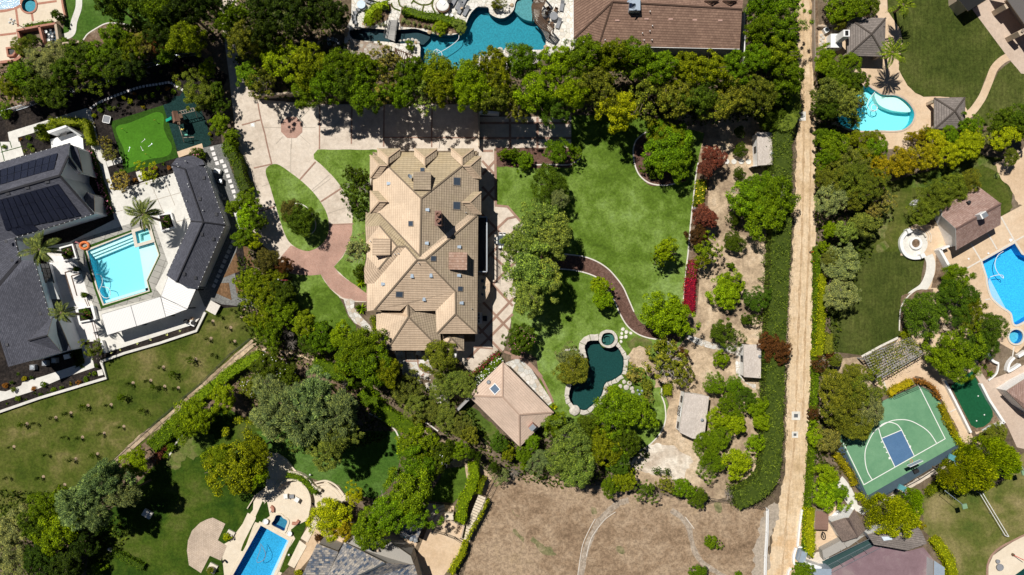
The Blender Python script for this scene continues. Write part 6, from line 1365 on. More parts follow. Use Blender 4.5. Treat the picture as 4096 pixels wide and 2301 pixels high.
for i,(x,y,d,lb)in enumerate(((2455,907,90,'upper left'),(2492,907,90,'upper right'),(2450,1032,-90,'lower left'),(2488,1032,-90,'lower right'),(2411,950,180,'left upper'),(2411,988,180,'left lower'),(2530,950,0,'right upper'),(2530,988,0,'right lower'))):chair('11',x,y,d,f'white cushioned dining chair at the square dark patio table, {lb}','dining chairs on the patio')
pot('11',2470,965,.14,.9,'small green potted plant centred on the square dark dining table','white','potted plant','lime')
sf=empty('sofa',W1('21',2245,303,.5),0,'white outdoor sofa with black cushions against the east wall of the tan house','sofa');sf.location.z=0
MB().box((0,0,.25),(.8,2.0,.4)).build('seat',M['cushion'],sf);MB().box((-.32,0,.55),(.18,2.0,.4)).build('backrest',M['cushion'],sf)
for y in(-.6,0,.6):MB().box((-.12,y,.55),(.18,.45,.4),0,0,rad(15)).build('cushion',M['black'],sf)
sq('21',2300,308,.7,.9,.4,0,'dark','side_table','low dark table in front of the white outdoor sofa','table')
for x,y,d in((1450,655,20),(1635,655,160)):chair('21',x,y,d,f'white armchair with a red cushion under the tan house south eave, {"left" if x < 1500 else "right"}','armchairs on the south patio','cushion',w=.8)
of=empty('outdoor_fireplace',W1('21',1962,670,0),0,'white outdoor fireplace block with a round brick flue at the tan house porch','fireplace');P=[p-of.location for p in W('21','1908 645 2015 640 2012 702 1950 700',2.2)];MB().prism(P,0,2.2).build('block',M['white'],of)
p=W1('21',1945,672,2.5)-of.location;MB().lathe((p.x,p.y,2.2),((.4,0),(.4,.35),(.26,.36),(.24,.1)),18).build('flue',plain('clay_pot',(.20,.10,.07)),of)
def globes(t,x,y,h,label,mat='cushion',n=4,r=.2):
    p=W1(t,x,y,h);root=empty('street_lamp',(p.x,p.y,0),0,label,'lamp post');MB().tube([(0,0,0),(0,0,h-.2)],.07,8,.05).build('pole',M['iron'],root)
    for k in range(n):a=k*2*math.pi/n+.4;q=Vector((math.cos(a)*.42,math.sin(a)*.42,h-.1));MB().bar((0,0,h-.3),q,.04).build('arm',M['iron'],root);MB().lathe(q,((.05,-r),(r*.8,-r*.6),(r,0),(r*.8,r*.6),(.05,r)),12).build('globe',M[mat],root)
globes('00',115,215,4.0,'lamp post with four white globes on the pink banded patio');globes('22',1285,1045,3.2,'lamp post with three blue grey globes east of the lawn lagoon','bluegrey',3)
fl=empty('flagpole',W1('11',240,1380,0),0,'leaning flagpole with a small striped flag beside the front lawn','flagpole');a=W1('11',225,1362,6)-fl.location;MB().tube([(0,0,0),(a.x,a.y,6)],.06,8,.03).build('pole',M['steel'],fl);MB().lathe((a.x,a.y,6),((.05,0),(.12,.08),(.05,.2)),10).build('finial',M['white'],fl)
m=MB()
for i in range(5):MB().box((a.x+.75,a.y-.1,5.6-.12*i),(1.3,.05,.11)).build('flag_stripe',M['white']if i%2 else plain('flag_red',(.45,.03,.05),.7),fl)
MB().box((a.x+.3,a.y-.13,5.5),(.42,.04,.35)).build('flag_canton',plain('flag_blue',(.03,.05,.22),.7),fl)
pot('20',848,72,.45,.9,'round dark potted bush on the white plaza near the pool corner','dark','potted plant','dark');pot('10',768,1258,.42,.9,'round dark potted bush on the white plaza beside the palm shadow','dark','potted plant','dark')
for i,(x,y,r_,h,mt)in enumerate(((1862,335,.38,.8,'dark'),(1890,332,.28,.5,'tan'),(1926,307,.26,.6,'tan'),(1896,370,.22,.5,'white'),(1936,352,.36,.9,'dark'))):pot('20',x,y,r_,h,f'round {"black" if mt == "dark" else "pale"} stool or planter in the lounge corner of the pergola terrace, {("leftmost", "second", "top right", "lowest", "rightmost")[i]}',mt,'stool',group='round stools on the terrace corner')
sq('20',1915,350,1.6,.9,.4,-20,'white','low_bench','white low bench among the round stools of the terrace corner','bench')
tb=empty('ping_pong_table',W1('20',2140,200,.8),rad(-28),'weathered pale table platform on carved legs at the terrace corner','table');tb.location.z=0;MB().box((0,0,.75),(1.9,1.9,.08)).build('table_top',M['curb'],tb)
for sx in(-.8,.8):
    for sy in(-.8,.8):MB().box((sx,sy,.36),(.15,.15,.72)).build('leg',M['iron'],tb)
fr_=empty('inflatable_ring',W1('10',850,1022,.2),0,'orange and pink inflatable ring with a bird head at the turquoise pool corner','pool float');fr_.location.z=.02
MB().tube([(.75*math.cos(a/16*6.283),.6*math.sin(a/16*6.283),.2)for a in range(17)],.23,10,cap=False).build('ring',plain('orange_vinyl',(.85,.20,.06),.35,var=.5,scale=5),fr_);MB().tube([(-.7,.3,.25),(-1.0,.5,.6),(-1.2,.62,.75),(-1.4,.5,.55)],.12,8,.07).build('neck',plain('pink_vinyl',(.70,.28,.30),.35),fr_)
def hose(t,s,label,r=.06,z=-.02,mat='hose'):
    P=spl(W(t,s,z),False,6);o=P[0].copy();m=MB().tube([p-o for p in P],r,6);ob=m.build('pool_hose',M[mat],None,True);ob.location=o;return tag(ob,label,'pool hose')
hose('10','968 1310 1010 1320 1030 1370 1020 1420 1000 1480 1040 1540 1090 1545 1110 1500 1090 1450 1030 1435','white floating hose curled in the turquoise pool corner');hose('03','1075 925 1030 985 1000 1050 1020 1100 1060 1120 1100 1090 1080 1055 1045 1060 1040 1100 1090 1110 1095 1075','white hose coiled in the kidney shaped pool')
hose('13','2365 1080 2310 1120 2280 1200 2300 1280 2360 1350 2355 1320 2290 1320 2230 1340','white hose looping in the bright blue pool on the right');hose('01','2040 355 2030 400 1960 460 1870 515 1810 540 1785 520 1810 500 1850 515 1870 550 1850 600 1790 600 1790 560 1820 520 1815 490','long white hose in the winding lagoon pool')
hose('31','45 1130 70 1170 95 1230 80 1290 20 1320 10 1290 40 1200 45 1150','dark hose in the straight blue pool',.045,mat='greyfab')
hose('33','550 1010 535 1050 550 1085 575 1080 570 1030 545 1020 560 1070','black coiled hose on the sandy yard by the ribbed shed',.1,.1,'dark')
# ---- play set, goals, putting details
pl=empty('play_set',W1('00',1800,1180,0),0,'wooden play tower with brown roof, teal slide and swing frames on dark rubber','play set');c0=pl.location
def L_(x,y,z):return W1('00',x,y,z)-c0
P=[L_(x,y,3.0)for x,y in((1725,1130),(1780,1115),(1815,1215),(1740,1238))];a,b=(P[0]+P[1])/2,(P[2]+P[3])/2;up=Vector((0,0,.6));pass
m=MB();m.add([*P,a+up,b+up,*[p-Vector((0,0,.08))for p in P]],[(3,5,4,0),(5,2,1,4),(0,4,1),(2,5,3),(6,7,8,9)]);m.build('roof',plain('brown_shingle',(.20,.11,.075),.8),pl)
for p in P:MB().bar((p.x*.92,p.y*.92,0),(p.x*.92,p.y*.92,3),.1).build('post',M['brownwood'],pl)
MB().prism([Vector((p.x,p.y,0))for p in P],1.35,1.45).build('deck',M['brownwood'],pl);s0,s1=L_(1722,1185,1.4),L_(1668,1212,.2);MB().bar(s0,s0.lerp(s1,.6)-Vector((0,0,.1)),.5,.08).bar(s0.lerp(s1,.6)-Vector((0,0,.1)),s1,.5,.08).build('slide',plain('teal_plastic',(.02,.34,.24),.4),pl)
def beamset(nm,segs,w=.09):
    m=MB()
    for(x1,y1,z1,x2,y2,z2)in segs:m.bar(L_(x1,y1,z1),L_(x2,y2,z2),w)
    m.build(nm,M['wood'],pl)
beamset('climbing_frame',[(1800,1120,2.2,1945,1085,2.2),(1820,1150,2.2,1960,1115,2.2),(1945,1085,2.2,1960,1115,2.2),(1945,1085,2.2,1975,1110,0),(1960,1115,2.2,1985,1190,0)]+[(1815+25*i,1117-6*i,2.2,1832+25*i,1147-6*i,2.2)for i in range(6)])
beamset('swing_frame',[(1790,1240,2.3,1830,1360,2.3),(1830,1360,2.3,1850,1430,0),(1830,1360,2.3,1950,1390,0),(1845,1385,1.0,1950,1378,1.0),(1850,1430,0,1950,1390,0)]);MB().box(L_(1870,1355,.5),(.5,.25,.06)).build('swing_seat',plain('teal_plastic',(.02,.34,.24)),pl);MB().box(L_(1832,1300,.5),(.5,.25,.06)).build('swing_seat',plain('yellow_plastic',(.7,.5,.03),.4),pl)
gf=empty('trampoline_frame',W1('00',1072,1200,.4),rad(-12),'square pale framed net on the black mulch left of the putting green','net frame');gf.location.z=0;MB().box((0,0,.38),(1.15,1.15,.03)).build('net',M['greyfab'],gf)
m=MB()
for a in range(4):d=Vector((math.cos(a*math.pi/2),math.sin(a*math.pi/2),0))*.62;m.box((d.x,d.y,.42),(.09 if a%2==0 else 1.33,1.33 if a%2==0 else .09,.09))
m.build('frame',M['white'],gf)
for i,(t,x,y,d,lb)in enumerate((('00',1440,1418,40,'white putter lying near the middle'),('10',1425,45,-65,'white putter lying below the middle'),('10',1300,58,70,'thin grey putter lying at the left'),('10',1510,15,35,'thin grey putter lying at the right'))):
    o=MB().bar((-.4,0,.06),(.4,0,.06),.05).box((.42,.05,.06),(.1,.2,.06)).build('golf_putter',M['white']if i<2 else M['steel']);o.location=W1(t,x,y,0);o.rotation_euler=(0,0,rad(d));tag(o,lb+' of the putting green','golf club','putters on the green')
for i,(t,x,y)in enumerate((('00',1250,1308),('00',1572,1220),('10',1485,112))):
    r=empty('hole_flag',W1(t,x,y,0),0,('left','right upper','lower')[i]+' small dark hole flag with a yellow tip on the putting green','golf flag','flags on the green');MB().tube([(0,0,0),(0,0,1.1)],.02,6).build('pole',M['dark'],r);MB().box((.14,0,.95),(.26,.03,.2)).build('flag',plain('yellow_cloth',(.7,.55,.05)),r)
for i,(x,y)in enumerate(((2108,1086),(2170,1275),(2092,1335))):o=MB().lathe((0,0,0),((.05,0),(.12,.06),(.12,.12),(.04,.2)),10).build('golf_ball',M['white']);o.location=W1('23',x,y,0)+Vector((0,0,.02));tag(o,('top','middle right','bottom left')[i]+' white marker ball on the long dark putting green','ball','white balls on the dark putting green')
wf=empty('outdoor_fireplace',W1('00',640,1340,0),rad(18),'white angular outdoor fireplace wall with a round grey bowl by the farmhouse','fireplace');c1=wf.location
wf.rotation_euler=(0,0,0)
for q,z,mt in(('470 1320 660 1258 672 1275 490 1342',2.4,'white'),('660 1258 820 1362 805 1378 655 1275',2.2,'greyplaster'),('505 1400 760 1330 830 1375 835 1447 840 1500 520 1500',.35,'white')):
    P=[p-c1 for p in W('00',q,z)];MB().prism(P,0,z).build('wall',M[mt],wf)
p=W1('00',628,1342,.8)-c1;MB().lathe((p.x,p.y,.35),((.3,0),(.55,.3),(.55,.4),(.45,.4),(.4,.2)),18,1.2,.8).build('bowl',M['curb'],wf)
def ac(t,x,y,label,deg=0,mat='white',group=None,w=.9,z=0):
    p=W1(t,x,y,z+.8);r=empty('cooling_unit',(p.x,p.y,z),rad(deg),label,'cooling unit',group);MB().box((0,0,.4),(w,w,.8)).build('case',M[mat],r);MB().lathe((0,0,.802),((w*.38,0),(w*.38,.04),(w*.3,.05)),16).build('fan_guard',M['steel'],r)
sq('10',2180,272,1.1,.75,.8,-15,'white','equipment_box','white equipment box on the gravel behind the annex','equipment');ac('10',2210,375,'dark domed barbecue unit behind the annex',mat='dark')
for i,(x,y)in enumerate(((2215,512),(2245,545))):pot('10',x,y,.35,.6,f'grey round tank against the annex east wall, {("upper", "lower")[i]}','greywood','tank',group='tanks behind the annex')
for i,(x,y)in enumerate(((322,800),(446,757),(540,730))):ac('20',x,y,f'dark cooling unit in the shade south of the farmhouse, {("left", "middle", "right")[i]}',mat='greyfab',group='cooling units south of the farmhouse')
sq('20',670,690,1.1,.8,.5,15,'white','equipment_box','white lidded box beside the farmhouse south corner','equipment')
for i,(x,y,mt)in enumerate(((1460,1155,'white'),(1485,1185,'white'),(1470,1045,'steel'),(1520,1065,'steel'),(1560,1085,'steel'),(1600,1098,'steel'))):ac('31',x,y,f'{"white" if mt == "white" else "grey"} machine in the villa service court, {("upper white", "lower white", "first", "second", "third", "fourth")[i]}',20,mt,'machines in the villa service court',.7)
sq('31',1520,1182,1.1,.6,.5,-20,'bluegrey','pool_cover_roll','bright blue plastic cover beside the white machines of the villa','cover').data.materials[0]=plain('bright_blue_plastic',(.03,.45,.60),.4)
sq('31',1478,1052,.8,.5,.5,-20,'bluegrey','pool_cover_roll','bright blue crate at the left of the grey machines','crate').data.materials[0]=plain('bright_blue_plastic',(.03,.45,.60),.4)
br=empty('footbridge',W1('01',1360,310,0),0,'grey timber footbridge with dark handrails across the winding lagoon','bridge');c2=br.location
D=[W1('01',x,y,.5)-c2 for x,y in((1335,200),(1428,205),(1395,418),(1298,380))];MB().prism([Vector((p.x,p.y,0))for p in D],.35,.5).build('deck',bricks('bridge_boards',(.34,.33,.32),(.42,.41,.39),(.15,.14,.14),3,.16,.015,rad(8),var=.2),br)
for a,b,s in((D[0],D[3],-.1),(D[1],D[2],.1)):
    m=MB();m.bar((a.x+s,a.y,1.5),(b.x+s,b.y,1.5),.07);m.bar((a.x+s,a.y,1.0),(b.x+s,b.y,1.0),.05)
    for k in range(6):q=a.lerp(b,k/5);m.bar((q.x+s,q.y,.4),(q.x+s,q.y,1.5),.06)
    m.build('handrail',M['iron'],br)
ht=empty('hot_tub',W1('01',1875,60,.9),0,'oval hot tub in a dark wicker surround with a white cover at the top','hot tub');ht.location.z=0;MB().lathe((0,0,0),((1.15,0),(1.25,.85),(1.2,.9),(1.05,.9)),26,1,.95).build('surround',M['brownwood'],ht);MB().lathe((0,.1,.902),((1.1,0),(1.1,.06),(.95,.1)),26,1,.9).build('cover',M['cushion'],ht);MB().box((-.05,.55,1.06),(1.0,.5,.1),rad(-35)).build('steps',M['steel'],ht)
for i,(x,y)in enumerate(((1985,20),(2030,60),(2085,20),(2050,100),(2105,120),(1950,-10))):lounger('01',x,y,62,f'grey slatted lounger above the lagoon, {ordn(i)} from the hot tub','grey loungers above the lagoon')
for i,(x,y)in enumerate(((1915,145),(1965,150))):pot('01',x,y,.3,.55,f'white drum stool below the grey loungers, {("left", "right")[i]}','white','stool',group='white drum stools')
sq('01',2065,80,.4,.25,.5,20,'tan','towel','folded tan towel on a grey lounger above the lagoon','towel',.4)
pot('01',1940,12,.35,1.2,'dark green lidded urn beside the hot tub','dark','urn');pot('01',1297,80,.42,.8,'dark potted plant with a pale rim left of the footbridge path','dark','potted plant','deep');pot('01',1487,130,.42,.8,'dark potted plant with a pale rim right of the footbridge path','dark','potted plant','deep')
rtable('01',1057,45,.75,'large round grey table at the left end of the lagoon terrace','bluegrey')
for i,(x,y,d)in enumerate(((1025,95,200),(995,128,190),(985,165,180),(985,195,175),(995,225,170),(1085,90,-60),(1110,5,60),(1140,15,90),(1165,25,80))):chair('01',x,y,d,f'dark chair around the left lagoon terrace, {ordn(i)} counted from the round table','dark chairs on the lagoon terrace','greyfab',w=.6)
for i,(x,y,d)in enumerate(((738,402,150),(772,398,100),(803,412,60),(740,440,190),(828,438,10))):chair('01',x,y,d,f'grey chair in the deep shade left of the stone roofed hut, {("first", "second", "third", "fourth", "fifth")[i]} clockwise','shaded chairs by the stone hut','steel',w=.5)
sq('01',792,455,.6,.5,.5,30,'tan','fire_box','small tan block table among the shaded chairs','table')
rtable('02',420,160,.72,'round grey table under the curved brown pergola','greyfab')
for i,(x,y,d)in enumerate(((370,90,120),(350,135,170),(440,100,60),(355,195,200),(400,235,250))):chair('02',x,y,d,f'dark rattan chair round the grey table at the curved pergola, {("first", "second", "third", "fourth", "fifth")[i]} clockwise from the top','rattan chairs at the curved pergola','brownwood',w=.6)
for x,y,d,lb in((500,70,80,'upper grey lounger beside the curved pergola'),(465,245,70,'lower grey lounger beside the curved pergola')):lounger('02',x,y,d,lb,None)
wall('01','2230 68 2290 74 2330 78',8,.1,'iron','thin dark rail at the lagoon pool steps',name='hand_rail',cat='rail')
bl=empty('balustrade',W1('31',400,600,0),0,'semicircular cream balustrade round the spa terrace','balustrade');c3=bl.location;arc=spl([p-c3 for p in W('31','205 580 240 535 310 495 390 492 460 530 515 600 540 680 540 740',1.0)],False,6)
MB().prism(ribbon(arc,.35),.9,1.05).build('top_rail',M['cream'],bl);MB().prism(ribbon(arc,.4),0,.15).build('base_rail',M['cream'],bl)
for i in range(0,len(arc)):MB().lathe((arc[i].x,arc[i].y,.15),((.07,0),(.11,.25),(.05,.6),(.09,.75)),8).build('baluster',M['cream'],bl)
for x,y,d,lb in((298,655,185,'left'),(408,690,150,'right')):chair('31',x,y,d+180,f'white cushioned armchair on the round spa terrace, {lb}','armchairs on the spa terrace','cushion',w=.8)
sq('31',357,658,.8,.6,.4,0,'greyfab','side_table','small grey table between the white armchairs of the spa terrace','table')
for s,lb in(('145 760 165 775 165 815','left curved terracotta bench at the spa'),('360 930 400 930 425 900','right curved terracotta bench at the spa')):wall('31',s,26,.5,'terracotta',lb,name='curved_bench',smooth=5,cat='bench')
for x,y,r_,lb in((95,910,.5,'left of the spa'),(335,1030,.45,'right of the spa')):pot('31',x,y,r_,.6,'pale round fountain bowl '+lb+' at the straight blue pool','white','fountain bowl')
for x,y,lb in((545,437,'at the shaded lawn edge'),(333,1241,'on the strip right of the straight pool'),(147,805,'on the left terracotta bench')):
    r=empty('globe_light',W1('31',x,y,.4),0,'small white globe light '+lb,'globe light');r.location.z=0;MB().tube([(0,0,0),(0,0,.35)],.04,6).build('stem',M['iron'],r);MB().lathe((0,0,.35),((.05,0),(.17,.12),(.17,.22),(.05,.36)),12).build('globe',M['white'],r)
for i,(x1,y1,x2,y2)in enumerate(((580,840,520,1110),(460,1110,340,1370))):
    P=W('31',('600 830 640 880 520 1118 450 1075' if i==0 else '440 1095 512 1150 385 1375 320 1340'),.05);o0=P[0].copy();o=MB().prism([p-o0 for p in P],0,.09).build('stone_terrace_slab',M['cream']);o.location=(o0.x,o0.y,.04);tag(o,('upper' if i==0 else 'lower')+' long cream slab right of the straight blue pool','paving slab','long cream slabs')
P=W('30','2490 820 2572 860 2570 880 2450 1115 2370 1080',.05);o0=P[0].copy();o=MB().prism([p-o0 for p in P],0,.09).build('stone_terrace_slab',M['cream']);o.location=(o0.x,o0.y,.04);tag(o,'long cream slab left of the straight blue pool','paving slab','long cream slabs')
pot('30',2115,1395,.55,.9,'round stone urn on a square base by the half round terrace','cream','urn','olive');sq('30',2130,1380,1.5,1.6,.35,-28,'coping','plinth','square plinth under the stone urn by the half round terrace','plinth');sq('30',2310,1040,1.3,1.4,.35,-28,'coping','plinth','square plinth beside the yellow bush on the left terrace','plinth')
pot('30',1592,165,.48,.5,'white round pot with a dark centre at the end of the clipped hedge','white');sq('30',1475,835,1.6,1.2,.5,-30,'curb','stone_table','pale slab table in the deep shade of the blue green cedars','table');pot('30',2237,1315,.2,1.0,'dark lamp bollard at the half round terrace corner','dark','bollard')
for i in range(17):
    u=i/16;x=2275-165*u;y=665+415*u;slabw=92;o=slab('31',x,y,slabw,22,-22,'cream',f'cream step of the long hillside stair, {ordn(i)} counted from the top','hillside stair steps','stair_step',.05+.04*(16-i),.2)
gz=empty('villa_lantern',W1('31',1145,1150,4.6),0,'dark metal framed roof lantern and curved railing on the flat villa roof','roof lantern');gz.location.z=4.5
MB().box((0,0,.3),(2.2,1.1,.6),rad(-24)).build('lantern_frame',M['steel'],gz);MB().box((0,0,.62),(2.0,.9,.05),rad(-24)).build('glass',GL,gz)
for s in(-1,1):p=Vector((s*1.4,-s*.62,0));MB().lathe(p,((.15,0),(.22,.4),(.1,.7),(.2,.8)),12).build('finial_urn',M['stucco'],gz)
am=[W1('31',x,y,5.4)-gz.location for x,y in((1080,1120),(1090,1075),(1150,1055),(1210,1090),(1240,1140),(1235,1180))];m=MB();am=spl(am,False,4)
for a,b in zip(am[:-1],am[1:]):m.bar(a,b,.06);m.bar(a,(a.x,a.y,0),.04)
m.build('railing',M['brownwood'],gz)
sq('31',1940,860,1.5,1.1,1.4,0,'cream','gate_pillar','round topped cream pillar beside the hillside steps','pillar');wall('31','1950 900 2030 935 2090 955 2060 1075',14,1.0,'stucco','tan wall round the sunlit stair landing')
fp_=empty('fire_pit_circle',W1('13',1475,1000,0),0,'round white sunken seating ring with a white fire pit in its centre','fire pit');c4=fp_.location
o_=spl([p-c4 for p in W('13','1410 870 1350 950 1345 1030 1385 1110 1460 1145 1550 1140',.6)],False,6);MB().prism(ribbon(o_,.55),0,.6).build('seat_wall',M['white'],fp_);o_=spl([p-c4 for p in W('13','1450 862 1500 862 1560 890 1590 930',.5)],False,6);MB().prism(ribbon(o_,.25),0,.5).build('low_wall',M['coping'],fp_)
MB().lathe((0,0,.0),((2.25,.0),(2.25,.03)),40).build('floor',M['concw'],fp_);MB().lathe((0,0,.03),((1.1,0),(1.1,.4),(.75,.4),(.7,.2)),32).build('fire_bowl',M['white'],fp_);MB().lathe((0,0,.25),((.7,0),(.7,.05)),20).build('gravel_fill',M['leafbed'],fp_)
for x,y in((1425,872),(1560,1122)):p=W1('13',x,y,1.1)-c4;MB().box((p.x,p.y,.55),(.75,.75,1.1),rad(25)).build('pillar',M['white'],fp_)
for i,s in enumerate(('1570 880 1600 930 1595 970','1590 870 1622 930 1615 975','1608 860 1642 925 1635 985')):wall('13',s,7,.14,'coping',f'curved tan step east of the white fire pit ring, {("inner", "middle", "outer")[i]}',name='curved_step',smooth=4,cat='step')
pot('13',1490,578,.35,1.3,'white round post finial in the lawn under the dusky trees','white','post');
for i,(x,y,r_)in enumerate(((2440,965,.32),(2215,1098,.18),(2017,1153,.18))):pot('13',x,y,r_,.15,f'white round umbrella base on the tan deck, {("right", "middle", "left")[i]}','white','umbrella base',group='white bases on the tan deck')
ft=empty('fountain',W1('23',1800,385,0),0,'tiered round stone fountain under the green trees at the right','fountain');MB().lathe((-.3,-.1,0),((.75,0),(.8,.4),(.65,.4),(.6,.25)),20).build('basin',M['stucco'],ft);MB().lathe((.1,.15,.2),((.3,0),(.42,.6),(.3,.6)),16).build('upper_bowl',M['stucco'],ft)
bh=empty('basketball_hoop',W1('33',1470,385,0),0,'basketball hoop with a glass backboard on a padded stand at the blue key','basketball hoop');c5=bh.location
def Q(x,y,z):return W1('33',x,y,z)-c5
MB().bar(Q(1470,400,0),Q(1455,345,2.9),.16).bar(Q(1500,390,0),Q(1478,345,2.7),.1).build('stand',M['iron'],bh);MB().box(Q(1485,400,.3),(.9,.6,.5),rad(27)).build('base_pad',M['iron'],bh)
a,b=Q(1392,332,3.0),Q(1530,292,3.0);a,b=Q(1395,345,3.0),Q(1525,285,3.0);d=(b-a);m=MB();m.bar(a,b,.07);m.bar(a+Vector((0,0,1)),b+Vector((0,0,1)),.07);m.bar(a,a+Vector((0,0,1)),.07);m.bar(b,b+Vector((0,0,1)),.07);m.build('backboard_frame',M['white'],bh);MB().bar(a+Vector((0,0,.5)),b+Vector((0,0,.5)),.03,.95).build('backboard',M['bluegrey'],bh)
p=Q(1440,300,3.05);MB().tube([p+Vector((.23*math.cos(k*.524),.23*math.sin(k*.524),0))for k in range(13)],.03,6,cap=False).build('rim',plain('orange_paint',(.75,.13,.02)),bh)
for i,(xt,yt,xb,yb)in enumerate(((1345,570,1405,665),(1850,265,1910,370))):
    r=empty('court_light',W1('33',xb,yb,0),0,('left' if i==0 else 'right')+' teal hooded floodlight leaning over the slate end of the basketball court','floodlight','teal floodlights at the court');c=r.location;h_=W1('33',xt,yt,5)-c;q=W1('33',xb-20,yb-25,5)-c;MB().tube([(0,0,0),(q.x,q.y,5)],.06,8).tube([q,h_],.05,8).build('pole',M['steel'],r);MB().box(h_,(1.2,.9,.35),rad(-25)).build('lamp_hood',plain('teal_metal',(.10,.30,.33),.4),r)
for i,(xt,yt,xb,yb,z)in enumerate(((1975,755,1780,600,5),(2572,415,2540,340,5))):
    r=empty('garden_light',W1('33',xb,yb,0),0,('pale green box light on a long arm over the patchy lawn','pale green box light at the right edge over the lawn')[i],'floodlight','green box lights');c=r.location;h_=W1('33',xt,yt,z)-c;q=W1('33',xb,yb,z)-c;MB().tube([(0,0,0),q],.06,8).tube([q,q.lerp(h_,.7)+Vector((0,0,.3)),h_],.04,6).build('pole',M['bluegrey'],r);MB().box(h_,(.8,.8,.25),rad(15)).build('lamp_head',plain('sage_metal',(.20,.33,.20),.5),r)
vr=empty('net_rail',W1('33',2140,620,0),0,'two long parallel pale pipes laid over the patchy lawn, joined at the end','pipe');c6=vr.location
m=MB();P=[W1('33',x,y,.9)-c6 for x,y in((2125,620),(2385,1050),(2420,1060),(2155,620))]
for a,b in zip(P[:-1],P[1:]):m.bar(a,b,.09)
m.build('pipe',M['white'],vr)
for p in(P[0],P[1],P[2],P[3],P[0].lerp(P[1],.5)):MB().bar((p.x,p.y,0),(p.x,p.y,.85),.08).build('support',M['steel'],vr)
pot('33',2335,1370,.62,.5,'round dark fire bowl on the cream patio, bottom right','greyfab','bowl');pot('33',2315,1312,.35,.5,'smaller dark round pot above the fire bowl, bottom right','greyfab','bowl')
um=empty('umbrella_stand',W1('33',2455,1238,0),0,'round brown stand with a red folded pole on the cream patio','umbrella');MB().lathe((0,0,0),((.25,0),(.25,.3),(.1,.5)),14).build('stand',M['brownwood'],um);a=W1('33',2600,1310,2.2)-um.location;MB().tube([(0,0,.5),a],.06,8).build('pole',plain('red_paint',(.6,.03,.03),.4),um)
sq('33',355,1270,1.0,2.0,1.8,-15,'bluegrey','water_tank','tall blue grey cabinet beside the white road wall','cabinet');sq('33',450,1365,3.0,1.0,2.2,-18,'white','white_canopy','white sloping canopy at the bottom beside the plum court','canopy');sq('33',545,1420,3.2,1.2,2.4,0,'bluegrey','metal_roof','pale blue metal roof strip at the bottom beside the plum court','roof')
for i,s in enumerate(('545 1200 745 1095 790 1170 560 1290','760 1130 900 1060 970 1050 800 1170')):
    P=W('33',s,1.6);o0=sum(P,Vector())/4;o0.z=0;o=MB().prism([p-o0 for p in P],0,1.6).build('storage_block',M['greystucco']);o.location=o0;tag(o,('left','right')[i]+' long grey storage block between sandy yard and plum court fence','storage block','grey storage blocks')
sq('03',690,310,.9,.8,.8,30,'wood','yard_bench','brown box beside the white outdoor fireplace','box');ac('03',590,300,'pale round equipment in the walled yard of white rocks',30)
for i,(x,y,rr2)in enumerate(((460,318,.26),(505,300,.2),(488,345,.18),(525,335,.2),(520,365,.2),(490,370,.2),(485,405,.3),(515,395,.2))):pot('00',x,y,rr2,.5,f'white dish or pot crowded in the dark kitchen court, {ordn(i)} counted from the top left','white' if i%2==0 else 'greyfab','pot',group='pots in the kitchen court')
sh('court_floor','00','400 270 550 245 580 440 440 462',4,'court_slate')
fp2=empty('fire_pit',W1('00',105,515,0),0,'five sided pink brick fire pit with a dark centre, far left','fire pit');P=[p-fp2.location for p in W('00','55 475 150 465 165 520 130 565 70 570',.5)];MB().prism(P,0,.5,[inset(P,.3)]).build('brick_wall',M['terracotta'],fp2);MB().prism(inset(P,.28),.0,.25).build('ash_bed',M['dark'],fp2)
sq('12',1838,655,.5,.3,1.1,60,'bluegrey','garden_statue','small blue grey statue at the kerb left of the wine red pair','statue')
wall('11','380 600 440 600 500 630 550 680 590 760 600 830 580 880 530 910 460 905',8,.15,'curb','thin pale ring kerb under the reddish tree on the teardrop lawn',smooth=5,name='ring_kerb',cat='kerb')
# ---------------------------------------------------------------- trees and plants
def TR(txt):
    """kind colour tile x y radius height [flags] ; label   flags: ry= n= (blossom) b= g= bare"""
    for ln in txt.strip().split('\n'):
        a,lb=ln.split(';');f=a.split();kw={}
        for q in f[7:]:
            if q=='bare':kw['bare']=True
            elif q[:3]=='ry=':kw['ry']=float(q[3:])
            elif q[:2]=='b=':c,n=q[2:].split(':');kw['blossom']=(c,int(n))
            elif q[:2]=='g=':kw['group']=q[2:].replace('_',' ')
        kind,col,t=f[:3];x,y,r,h=map(float,f[3:7])
        if h<3.2 or kind=='small':shrub(t,x,y,r,h,col,lb.strip(),kw.get('group'),kw.get('blossom'),kind,ry=kw.get('ry'))
        else:tree(kind,col,t,x,y,r,h,lb.strip(),**kw)
def ROW(label,group,cat,specs,fn=None):
    """specs: 'kind col t x y r h' per item; label has {n}"""
    for i,sp in enumerate(specs.strip().split(',')):
        f=sp.split();kind,col,t=f[:3];x,y,r,h=map(float,f[3:7]);lb=label.format(n=ordn(i))
        if h<3.2 or kind=='small':shrub(t,x,y,r,h,col,lb,group,None,kind,cat=cat)
        else:tree(kind,col,t,x,y,r,h,lb,cat,group)
ROW('{n} tall tree from the left, back row south of lagoon pool and brown roof','tall trees in the northern belt','tree',
 'clumpy lime 01 215 560 220 9,broad moss 01 560 640 216 12,clumpy green 01 840 660 205 12,broad green 01 1100 700 193 12,sparse khaki 01 1330 640 193 11,broad green 01 1580 740 193 12,clumpy moss 01 1850 760 210 12,clumpy lime 01 2130 790 210 12,broad moss 01 2400 720 210 12,clumpy green 02 120 620 205 12,broad lime 02 460 640 188 12,broad green 02 720 560 216 12,broad moss 02 980 600 205 12,clumpy green 02 1240 600 216 12,broad green 02 1500 680 205 12,broad moss 02 1760 720 205 12,broad moss 02 2010 720 205 12,broad green 02 2240 740 193 12')
